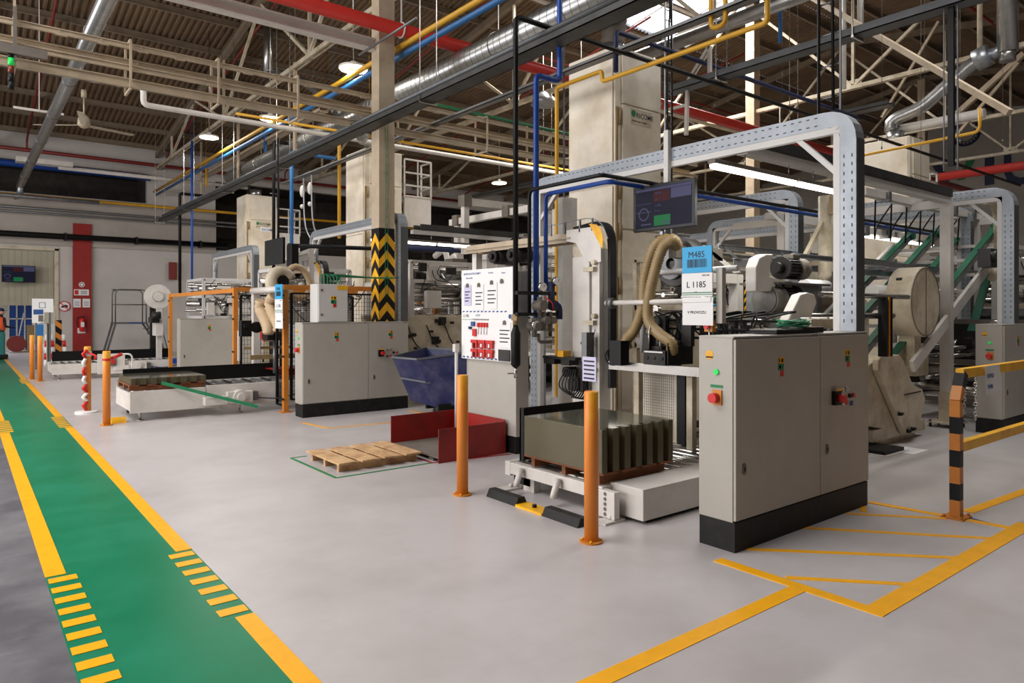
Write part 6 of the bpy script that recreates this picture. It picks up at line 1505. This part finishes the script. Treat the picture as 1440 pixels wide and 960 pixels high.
m = M(); P, R = ribbed(spline([(6.9,a[1],a[2]+.1),PX(385,104,6.92),PX(405,106,6.96),PX(432,118,7.02),PX(456,136,7.08),PX(474,158,7.15)],8),.10,.06); m.tube(P,.15,14,radii=R); part(t, 'flexible_part', m, 'duct')
m = M(); P, R = ribbed(spline([(7.2,14.8,5.95),(7.3,14.9,5.7),(7.7,15.4,5.8),(8.05,15.8,5.65)],8),.13,.05); m.tube(P,.17,14,radii=R); solo('flexible_duct', m, 'duct', 'silver flexible duct joining the tower behind the chevron column', 'duct')
# thin duct far left
t = thing('round_duct', 'slender galvanised duct slanting away above the green walkway', 'duct', (1.66, 18, 6))
m = M(); m.tube([(1.66,30.6,6.15),(1.66,3.0,6.15)], .12, 18); part(t, 'duct_body', m, 'duct')
m = M(); [m.torus((1.66,y,6.15),(0,1,0),.122,.008,20,4) for y in (4,7,10,13,16,19,22,25,28)]; part(t, 'joint_ring', m, 'duct_seam')
m = M(); m.tube(rounded([(1.66,30.3,6.1),(1.66,30.6,5.8),(1.5,30.7,5.75)],.1),.10,12); part(t, 'end_bend', m, 'galv')
pipe([(1.75,14.9,5.95),(2.75,14.9,5.95),(2.75,14.9,5.62),(20,14.9,5.62)], .055, 'white_paint', 'white insulated pipe stepping down from the slender duct', rad=.1)
m = M(); m.cyl((1.85,14.9,5.95),(2.0,14.9,5.95),.08,12); m.cyl((2.3,14.9,5.95),(2.36,14.9,5.95),.08,12); solo('pipe_flange', m, 'steel', 'steel flanges at the start of the white insulated pipe', 'flange', kind='stuff')
pipe([(4.5,15.0,5.78),(20,15.0,5.78)], .03, 'pipe_yellow', 'thin yellow pipe lying along the white insulated pipe')
a = PY(82,231,28.5); pipe([(a[0],28.5,6.6),(9,28.5,6.6)], .07, 'white_paint', 'white insulated pipe low along the mezzanine opening')
m = M(); m.box(a[0]-1.2,a[0]+.4,28.2,28.6,6.62,6.78); solo('duct_box', m, 'white_paint', 'flat white duct box at the start of the low insulated pipe', 'duct')
pipe([(4.1,30.3,5.75),(-.5,30.3,5.75),(-.5,30.3,5.4)], .07, 'galv', 'grey bent conduit below the end of the slender duct')
# yellow and blue roof pipes
ax = PX(700,0,9.9); 
pipe([(6.15,YB-.3,6.50),(6.15,2,6.31)], .05, 'pipe_yellow', 'yellow roof pipe running beside the spiral duct')
pipe([(6.22,YB-.3,6.38),(6.22,2,6.19)], .05, 'pipe_sky', 'blue roof pipe running just under the yellow roof pipe')
# suspended crossing rails
RZ = (5.45, 5.30, 5.14, 4.92)
for i, (z, y, h, wd) in enumerate(((5.45,11.25,.075,.05),(5.30,11.5,.07,.05),(5.14,11.25,.075,.06),(4.95,11.35,.12,.08))):
    m = M(); m.ibeam((-6,y,z),(15.0,y,z),h,wd,.014); random.seed(i)
    if i < 2:
        for k in range(14): x = 1+k*.5; m.box(x,x+.14,y-.03,y+.03,z-h/2-.012,z-h/2); m.box(x+.03,x+.05,y-.035,y-.028,z-.02,z+.01)
    solo('suspended_rail', m, 'beam_cream', ('topmost','second from the top','third from the top','thickest and lowest')[i]+' of the four beige rails hanging across the walkway', 'rail', 'beige rails hanging across the walkway')
for i, x in enumerate((.55, 1.9, 3.1, 4.35, 8.2, 10.8, 13.4)):
    m = M(); zt = 7.3 if i in (0,) else 5.5
    m.bar((x,11.18,4.85),(x,11.18,zt),.03); m.bar((x,11.58,4.85),(x,11.58,5.5),.03); m.bar((x,11.18,4.83),(x,11.58,4.83),.03); m.bar((x,11.18,5.52),(x,11.58,5.52),.03)
    solo('rail_hanger', m, 'beam_cream', 'beige hanger frame %s along the four suspended rails' % ('first','second','third','fourth','fifth','sixth','seventh')[i], 'hanger', 'hanger frames of the suspended rails')
m = M()
for k in range(4): m.tube([(6.6,11.2+.03*k,5.56),(14.5,11.2+.03*k,5.52)],.012,5)
solo('cable_bundle', m, 'cable_green', 'green cables lying on the suspended rails past the chevron column', 'cable', kind='stuff')
m = M(); a = PY(100,100,11.2); m.bar((.55,11.1,4.9),(.55,11.1,5.6),.04); m.box(.35,.9,11.05,11.12,4.98,5.1); solo('rail_junction', m, 'brown_grey', 'dark junction plate on the suspended rails above the walkway', 'junction')
# signal tower light
c = PY(15.5,130,11.1); x = c[0]
t = thing('signal_light', 'stacked signal light showing green hanging above the walkway', 'signal light', (x, 11.1, c[2]))
for z0, z1, mt, nm in ((4.93,5.0,'black','cap'),(4.83,4.93,'led_green','green_lens'),(4.73,4.83,'led_off','amber_lens'),(4.62,4.73,'black','dark_lens'),(4.52,4.62,'black','base')):
    m = M(); m.cyl((x,11.1,z0),(x,11.1,z1-.004),.035,14); part(t, nm, m, mt)
m = M(); m.cyl((x,11.1,5.0),(x,11.1,5.1),.012,8); part(t, 'stem', m, 'black')
# long cable trays along Y
def tray(X, y0, y1, z, w, label, mt='tray_dark', n=4, cmt='black', h=.08, hangers=(), sup='galv'):
    t = thing('cable_tray', label, 'cable tray', (X, (y0+y1)/2, z))
    m = M(); m.box(X-w/2,X+w/2,y0,y1,z,z+.012); m.box(X-w/2,X-w/2+.012,y0,y1,z,z+h); m.box(X+w/2-.012,X+w/2,y0,y1,z,z+h); part(t, 'tray_body', m, mt)
    m = M(); [m.tube([(X-w/2+.04+(w-.08)*k/max(1,n-1),y0,z+.03+.015*(k%2)),(X-w/2+.04+(w-.08)*k/max(1,n-1),y1,z+.03)],.014,5) for k in range(n)]; part(t, 'cable', m, cmt)
    m = M()
    for y in hangers: m.bar((X-w/2-.02,y,z-.02),(X+w/2+.02,y,z-.02),.03); m.bar((X-w/2-.015,y,z-.02),(X-w/2-.015,y,roofz(y)-.2),.012); m.bar((X+w/2+.015,y,z-.02),(X+w/2+.015,y,roofz(y)-.2),.012)
    if m.v: part(t, 'hanger_rod', m, 'steel')
    return t
tray(5.50, 3.0, 26.6, 4.8, .26, 'dark cable tray loaded with cables running past the chevron column', 'tray_dark', 5, hangers=(9,15,19,23,27))
m = M(); m.tube([(5.38,3,4.915),(5.38,26,4.915)],.035,8); m.tube([(5.62,3,4.91),(5.62,26,4.91)],.03,8); m.mat(1).tube([(5.5,3,4.90),(5.5,25,4.90)],.018,6); solo('conduit', m, ['tray_side','cable_green'], 'pair of steel conduits lying along the dark cable tray', 'conduit', kind='stuff')
tray(7.0, 3.5, 19, 5.15, .14, 'narrow wire tray running between the tall tower and the dark cable tray', 'grey_steel', 2, 'grey_steel', .05)
tray(8.85, 1.5, 7.2, 5.10, .24, 'grey green cable tray passing the tall tower towards the plain column', 'tray_side', 3, 'grey_steel', .10, hangers=(2.2,4.2,6.2))
tray(7.5, 17.5, 29, 6.9, .25, 'toothed cable tray under the truss beyond the four rails', 'beam_cream', 5, 'beam_cream', .1)
tray(14.0, 6, 20, 5.6, .3, 'dark cable tray far beyond the tall tower', 'tray_dark', 3, hangers=(8,12,16))
for xx in (6.15,):
    t = thing('cable_ladder', 'vertical cable ladder dropping to the near duct arch', 'cable ladder', (6.1, 3.1, 3.42))
    m = M(); m.bar((6.05,3.02,3.42),(6.05,3.02,8.5),.016); m.bar((6.05,3.22,3.42),(6.05,3.22,8.5),.016); k = 3.55
    while k < 8.4: m.bar((6.05,3.02,k),(6.05,3.22,k),.012); k += .28
    part(t, 'ladder_frame', m, 'tray_side'); m = M(); m.tube([(6.02,3.07,3.42),(6.0,3.07,5),(6.02,3.09,8.4)],.014,8); m.tube([(6.02,3.2,3.42),(6.02,3.2,8.4)],.012,6); part(t, 'cable', m, 'black')
t = thing('cable_drop', 'vertical dark cable duct hanging above the white post', 'cable duct', (8.8, 2.9, 3.25))
m = M(); m.box(8.79,8.84,3.10,3.16,3.3,5.1); part(t, 'channel', m, 'black'); m = M(); m.bar((8.8,3.06,3.25),(8.8,3.06,5.1),.014); m.bar((8.8,3.20,3.25),(8.8,3.20,5.1),.012); part(t, 'side_rail', m, 'tray_side')
t = thing('cable_riser', 'vertical cable riser on the side of the tall tower', 'cable riser', (8.6, 6.9, 3.2))
m = M(); m.bar((8.05,6.6,2.8),(8.05,6.6,8.6),.02); m.bar((8.2,6.6,2.8),(8.2,6.6,8.6),.02); k = 2.9
while k < 8.5: m.bar((8.05,6.6,k),(8.2,6.6,k),.012); k += .15
part(t, 'wire_ladder', m, 'galv'); m = M(); m.tube(spline([(8.08,6.58,8.5),(8.12,6.56,6.5),(8.07,6.58,5),(8.12,6.58,3)],6),.014,6); m.tube(spline([(8.17,6.58,8.5),(8.14,6.56,6.0),(8.18,6.58,4.5),(8.15,6.58,3)],6),.014,6); part(t, 'cable', m, 'black')
# process pipes near the board
pipe([(4.93,6.18,1.62),(4.93,6.18,4.99),(22,6.18,4.99)], .030, 'black', 'black pipe rising beside the board and turning under the roof', rad=.08)
a = PX(866,70,7.0); pipe([(7.0,a[1],a[2]-.3),(7.0,a[1],a[2]+.25),(14,a[1],a[2]+.25)], .035, 'navy', 'dark blue black pipe with an elbow beside the tall tower top', rad=.08)
q = PY(787,104,6.2); pipe([(5.25,6.2,1.5),(5.25,6.2,4.40),(q[0],6.2,4.40),(q[0],6.2,roofz(6.2)-.1)], .034, 'pipe_blue', 'thick blue pipe rising from the gauges to a high elbow', rad=.08)
pipe([(5.40,6.2,1.9),(5.40,6.2,3.03),(5.40,5.17,3.03),(16,5.17,3.03)], .026, 'pipe_blue', 'blue pipe with two elbows passing behind the monitor', rad=.08)
pipe([(5.15,6.2,1.6),(5.15,6.2,3.05),(5.15,5.04,3.05),(16,5.04,3.05)], .022, 'black', 'black pipe with two elbows passing behind the monitor', rad=.08)
y0 = PX(783,122,6.9); pipe([(6.9,y0[1],.4),(6.9,y0[1],4.95),(6.9,6.75,4.95),(6.9,6.75,4.80),(6.9,4.25,4.80),(6.9,4.25,5.35)], .030, 'pipe_yellow', 'yellow gas pipe climbing beside the tall tower and running across it', rad=.06)
m = M(); m.tube(rounded([(7.0,5.05,6.3),(7.0,5.05,5.0),(7.0,4.85,5.0),(7.0,4.85,6.3)],.09),.03,10); solo('pipe', m, 'pipe_yellow', 'yellow U-shaped pipe loop hanging near the rooflight', 'pipe')
pipe([(9.5,8.6,6.2),(9.5,2.0,6.2)], .11, 'duct', 'bright silver insulated pipe beyond the top of the tall tower')
pipe([(5.3,10.9,6.0),(5.3,9.0,6.0)], .02, 'grey_steel', 'short grey pipe near the four rails')
for i, (px, pyt, X, zb, mt, lab) in enumerate(((421,0,7,0,'',''),)): pass
# thin blue/black drop pipes of line two
def drop(px, py0, py1, X, r, mt, lab, horiz=None):
    a = PX(px,py0,X); b = PX(px,py1,X); pts = [(X,a[1],b[2]),(X,a[1],a[2])]
    if py0 <= 0: pts[1] = (X,a[1],roofz(a[1])-.1)
    if horiz: pts.append((X+horiz,a[1],a[2]))
    m = M(); m.tube(rounded(pts, .08) if len(pts) > 2 else pts, r, 12)
    if py0 > 0: e = pts[-1]; m.tube([(e[0],e[1],e[2]-r*.5),(e[0],e[1],roofz(e[1]))], .004, 5)
    solo('pipe', m, mt, lab, 'pipe')
drop(385,199,410,6.6,.045,'black','black drop pipe with an elbow behind the second line monitor',1.5)
drop(410,214,430,6.9,.05,'pipe_sky','bright blue drop pipe with an elbow at the second line',1.2)
drop(477,188,335,7.2,.04,'pipe_yellow','yellow drop pipe left of the tower behind the chevron column',.8)
drop(270,198,412,5.9,.036,'pipe_blue','dark blue drop pipe by the third line')
drop(253,272,412,5.9,.05,'black','black drop pipe by the third line with an elbow',.8)
drop(283,200,280,7.0,.04,'beam_cream','cream drop pipe high above the third line'); drop(335,150,260,6.9,.05,'beam_cream','cream drop bar under the four rails'); drop(415,88,225,6.3,.05,'beam_cream','cream drop bar in front of the spiral duct'); drop(373,187,240,7.4,.05,'pipe_sky','short blue drop pipe in front of the spiral duct')
drop(290,222,262,6.9,.04,'pipe_yellow','short yellow drop pipe above the third line')
drop(549,0,175,7.6,.035,'galv','slim steel rod pipe just behind the chevron column')
drop(787,0,105,7.4,.03,'navy','dark blue drop pipe close to the tall tower'); drop(793,40,480,7.0,.014,'tray_side','thin steel conduit beside the yellow gas pipe')
drop(1187,0,125,16,.05,'white_paint','white tie rod of the truss beyond the near arch'); drop(1378,0,68,17.5,.055,'cream','cream hanger bar near the bent silver duct'); drop(1210,0,40,14,.06,'white_paint','thick white hanger beside the dark tray'); drop(1097,0,60,10,.03,'pipe_sky','pale blue rod hanging under the plain column pipe')
t = thing('switch_post', 'tall white pole with a side arm above the second line guard', 'post', (5.6, 13, 0))
m = M(); a = PX(437,350,5.2); m.bar((5.2,a[1],1.9),(5.2,a[1],a[2]),.09); m.bar((5.2,a[1],a[2]-.03),(5.2,a[1]+1.3,a[2]-.12),.07); part(t, 'frame', m, 'white_paint')
m = M(); a = PX(405,345,5.3); b = PX(497,340,5.3); m.tube([a, (9.5,a[1]-.1,3.1)],.045,10); solo('pipe', m, 'black', 'long black pipe crossing behind the chevron column at the second line', 'pipe')
m = M(); m.tube([(6.8,12.9,3.0),(11.5,12.9,3.0)],.05,10); solo('pipe', m, 'navy', 'dark blue pipe crossing behind the cream gantry frame', 'pipe')
# spring balancers
for i, (px, py) in enumerate(((427,268),(438,264))):
    a = PX(px, py, 7.0); m = M(); m.tube(spline([(7.0,a[1],5.16),(7.0,a[1],a[2]),(7.0,a[1]-.1,a[2]-.9),(7.0,a[1]-.6,a[2]-1.4)],6),.02,6); m.mat(1).ball((7.0,a[1]+.1,a[2]),.1,10,8,(.6,.8,1.6)); m.mat(1).ball((7.0,a[1]+.1,a[2]-.4),.06,8,6)
    solo('cable_balancer', m, ['galv','white_paint'], ('white spring balancer nearer the blue drop pipe','white spring balancer nearer the yellow drop pipe')[i], 'balancer')
# filter and gauges beside the board
t = thing('filter_cylinder', 'long black filter cylinder hanging at the board edge', 'filter', (5.25, 6.12, 1.0))
m = M(); m.tube([(4.93,6.18,1.02),(4.93,6.18,1.05),(4.93,6.18,1.40),(4.93,6.18,1.45),(4.93,6.18,1.50)],.055,16,radii=[.03,.055,.055,.04,.022]); part(t, 'cylinder', m, 'black')
m = M(); m.cyl((4.93,6.18,.90),(4.93,6.18,1.02),.02,10); m.bar((4.93,6.18,.95),(4.86,6.24,.95),.014); part(t, 'drain_valve', m, 'steel'); m = M(); m.cyl((4.93,6.18,1.5),(4.93,6.18,1.62),.03,10); m.box(4.88,4.92,6.1,6.2,1.55,1.62); part(t, 'ball_valve', m, 'hose')
t = thing('valve_manifold', 'black brackets with pressure gauges and valves on the blue pipes', 'valve manifold', (5.2, 6.1, 1.2))
m = M(); Ym = 6.1
for z in (1.62, 1.86): m.box(4.88,5.46,Ym-.02,Ym+.03,z-.02,z+.02)
part(t, 'bracket', m, 'black')
for (x, z) in ((5.20,1.93),(5.42,2.0),(5.1,1.5)):
    g_ = M(); g_.cyl((x,Ym-.04,z),(x,Ym-.09,z),.052,20); p_ = part(t, 'gauge', g_, 'steel'); g_ = M(); g_.mat(0).disc((x,Ym-.0905,z),(0,-1,0),.045,0,.002,18); g_.mat(1).bar((x,Ym-.094,z),(x+.02,Ym-.094,z+.025),.003); part(p_, 'dial', g_, ['paper','ink'])
m = M()
for (x, z, r) in ((5.2,1.72,.06),(5.26,1.55,.045),(5.12,1.48,.05),(5.36,1.55,.04)): m.cyl((x,Ym-.1,z),(x,Ym+.06,z),r,14); m.cyl((x,Ym-.02,z-.12),(x,Ym-.02,z+.1),.03,10)
m.tube(rounded([(5.2,Ym,1.4),(5.2,Ym,1.30),(5.4,Ym,1.30)],.05),.02,8); part(t, 'valve', m, 'brown_grey')
m = M(); m.tube(rounded([(5.40,Ym,2.0),(5.40,Ym,1.74),(5.52,Ym,1.72),(5.52,Ym,1.56)],.06),.04,10); m.cyl((5.44,Ym-.03,1.72),(5.44,Ym+.05,1.72),.06,12); part(t, 'blue_valve', m, 'navy', 'dark blue valve and elbow')
m = M(); m.tube(spline([(5.25,Ym-.05,1.82),(5.3,Ym-.12,1.75),(5.38,Ym-.05,1.66)],4),.008,5); part(t, 'hose', m, 'red')
# white/galv post behind arch leg and yellow pipe frame
m = M(); m.box(6.4,6.55,7.0,7.1,.0,3.2); m.box(6.9,7.05,7.4,7.5,0,3.3); m.box(6.3,7.1,7.0,7.1,.3,.36); solo('upright_rack', m, 'white_paint', 'white upright frame behind the blue and yellow pipes', 'frame')
m = M(); m.cyl((7.0,6.9,.0),(7.0,6.9,.35),.09,16); solo('red_bucket', m, 'red', 'small red bucket on the floor behind the white upright frame', 'bucket')
# ring lights
for i, (px, py, z, r) in enumerate(((497,98,6.5,.27),(380,168,6.5,.25),(294,194,6.7,.25),(702,258,6.5,.27),(817,190,6.5,.27))):
    d = (z-H)*F/(438-py); l = (px-720)/F*d; x, y = d*CS+l*SN, d*SN-l*CS
    t = thing('ring_light', ('glowing ring light nearest the chevron column','glowing ring light in the middle of the row above the walkway','glowing ring light farthest along the row towards the back wall','small glowing ring light under the dark roof beyond the gantry','ring light above the duct arch beside the tall tower')[i], 'light', (x, y, z), 'round pendant lights')
    m = M(); m.disc((x,y,z+.015),(0,0,1),r+.02,r*.35,.04,32); m.cyl((x,y,z+.03),(x,y,z+.16),.06,12); part(t, 'housing', m, 'white_paint')
    m = M(); m.disc((x,y,z),(0,0,1),r,r*.45,.014,32); part(t, 'light_ring', m, 'lamp_ring', 'glowing ring')
    m = M(); m.tube([(x,y,z+.16),(x,y,roofz(y))],.012,6); part(t, 'pendant_rod', m, 'steel')
    lt = bpy.data.lights.new('ring_lamp', 'AREA'); lt.shape = 'DISK'; lt.size = .5; lt.energy = 60; lt.color = (1,.94,.85); o = bpy.data.objects.new('ring_lamp', lt); COL.objects.link(o); o.location = (x,y,z-.02)
a = PX(765,140,12.2); t = thing('high_bay_lamp', 'grey dome lamp mounted under the truss beside the blue pipe', 'light', a)
m = M(); m.tube([(a[0],a[1],a[2]-.15),(a[0],a[1],a[2]),(a[0],a[1],a[2]+.12),(a[0],a[1],a[2]+.2)],.3,8,radii=[.36,.32,.2,.08]); part(t, 'shade', m, 'galv'); m = M(); m.bar((a[0],a[1],a[2]+.2),(a[0],a[1],7.4),.04); part(t, 'bracket', m, 'cream')
# ceiling fan
c = PY(118,176,22); t = thing('ceiling_fan', 'dusty white three-blade ceiling fan above the walkway', 'ceiling fan', c)
m = M(); m.tube([(c[0],22,c[2]-.08),(c[0],22,c[2]),(c[0],22,c[2]+.18),(c[0],22,c[2]+.3)],.1,16,radii=[.06,.16,.14,.05]); m.cyl((c[0],22,c[2]+.3),(c[0],22,c[2]+.75),.02,8); m.cyl((c[0],22,c[2]+.75),(c[0],22,c[2]+.95),.07,12); part(t, 'motor_hub', m, 'cream')
for k in range(3):
    q = math.radians(20+120*k); A = Vector((c[0]+.14*math.cos(q),22+.14*math.sin(q),c[2])); B = Vector((c[0]+1.35*math.cos(q),22+1.35*math.sin(q),c[2]+.02)); m = M(); m.bar(A, B, .15, .012, up=(.15*math.cos(q+1.5),.15*math.sin(q+1.5),1)); part(t, 'blade', m, 'cream')
m = M(); a = PY(55,157,20); m.box(a[0]-.5,a[0]+.5,20,20.05,a[2],a[2]+.05); m.bar((a[0],20,a[2]),(a[0],20,roofz(20)-.2),.02); solo('light_fitting', m, 'white_paint', 'slim unlit white fitting hanging beside the ceiling fan', 'light')
# fine hanging wires
wl = ((80,0,140,1.9),(100,0,60,2.0),(115,0,110,2.3),(152,30,52,2.8),(560,60,190,8),(624,60,90,9.9),(740,60,130,10),(858,0,140,8),(878,0,90,9),(1005,60,150,12),(1100,90,180,12),(1240,0,210,12),(1295,0,290,13),(1300,0,160,14),(1350,120,200,15),(1410,110,200,15),(930,0,150,7.2))
for i, (px, a, b, X) in enumerate(wl):
    p, q = PX(px,b,X), PX(px,a,X); top = roofz(p[1])
    m = M(); m.tube([(X,p[1],p[2]),(X,p[1],top)],.004,5); m.cyl((X,p[1],p[2]),(X,p[1],p[2]+.05),.012,6)
    o = solo('suspension_wire', m, 'brown_grey', 'thin steel suspension wire hanging from the roof structure', 'wire', 'thin suspension wires')
# bent silver duct near end wall
t = thing('exhaust_duct', 'bent silver exhaust duct from the roof down to the white tower', 'duct', (17, 6.5, 5.8))
D = 17.0; a = PX(1417,60,D)
m = M(); m.tube([(D,a[1],11.0),(D,a[1],a[2]-.2)],.19,20); part(t, 'riser', m, 'duct'); m = M(); m.tube([(D,a[1],a[2]-.1),(D,a[1],PX(1417,86,D)[2])],.15,18); part(t, 'stub', m, 'duct')
p1 = PX(1405,72,D); p2 = PX(1384,80,D); m = M(); m.tube([(D,p1[1]-.1,p1[2]),(D,p2[1],p2[2])],.12,16); m.cyl((D,PX(1392,76,D)[1],PX(1392,76,D)[2]),(D,PX(1372,86,D)[1],PX(1372,86,D)[2]),.23,24); part(t, 'fan_body', m, 'galv')
m = M(); S = spline([PX(1380,82,D),PX(1365,92,D),PX(1350,105,D),PX(1330,122,D),PX(1300,148,D),PX(1280,158,D),PX(1262,166,D),PX(1254,173,D),PX(1253,190,D)],8); P, R = ribbed(S,.14,.1,depth=.05); m.tube(P,.14,16,radii=R); part(t, 'flexible_part', m, 'duct')
a = PX(1262,184,17); b = PX(1380,160,17); pipe([(17.2,a[1]+.3,5.9),(17.2,b[1],PX(1380,160,17.2)[2])], .11, 'white_paint', 'white insulated pipe leaving the white tower towards the end wall')
# yellow pipe right
ya = PX(1378,152,10); yb = PX(1378,185,10); yc = PX(1215,218,10)
pipe([(10,yc[1],yc[2]),(10,yb[1],yb[2]),(10,ya[1],ya[2])], .02, 'pipe_yellow', 'yellow gas pipe with a vertical end in front of the end wall lettering', rad=.08)
# diagonal braces on the right
def brace(p, q, X, w_, lab, mt='beam_cream'):
    m = M(); m.bar(PX(*p,X) if not isinstance(X, tuple) else PX(*p,X[0]), PX(*q,X) if not isinstance(X, tuple) else PX(*q,X[1]), w_, w_); solo('roof_brace', m, mt, lab, 'brace', 'roof bracing bars')
brace((1130,-10),(1420,158),(14,12),.085,'long beige brace running down in front of the bent duct')
brace((1440,75),(1340,165),20,.12,'beige brace rising to the frame edge near the bent duct')
brace((1432,88),(1345,190),18,.06,'thin beige brace beside the bent duct')
brace((1240,165),(1320,30),19,.06,'beige brace behind the dark vertical cable duct')
t = thing('support_bracket', 'white triangular bracket hanging beside the yellow pipe and plain column', 'bracket', (9.2, 6.4, 4))
X = 8.9; m = M(); m.bar(PX(998,65,X),PX(998,117,X),.05); m.bar(PX(998,65,X),PX(967,115,X),.05); m.bar(PX(967,113,X),PX(965,190,X),.05); m.bar(PX(967,115,X),PX(937,128,X),.04); m.bar(PX(967,147,X),PX(937,155,X),.04); m.bar(PX(1014,120,X),PX(990,113,X),.04); part(t, 'frame', m, 'white_paint')
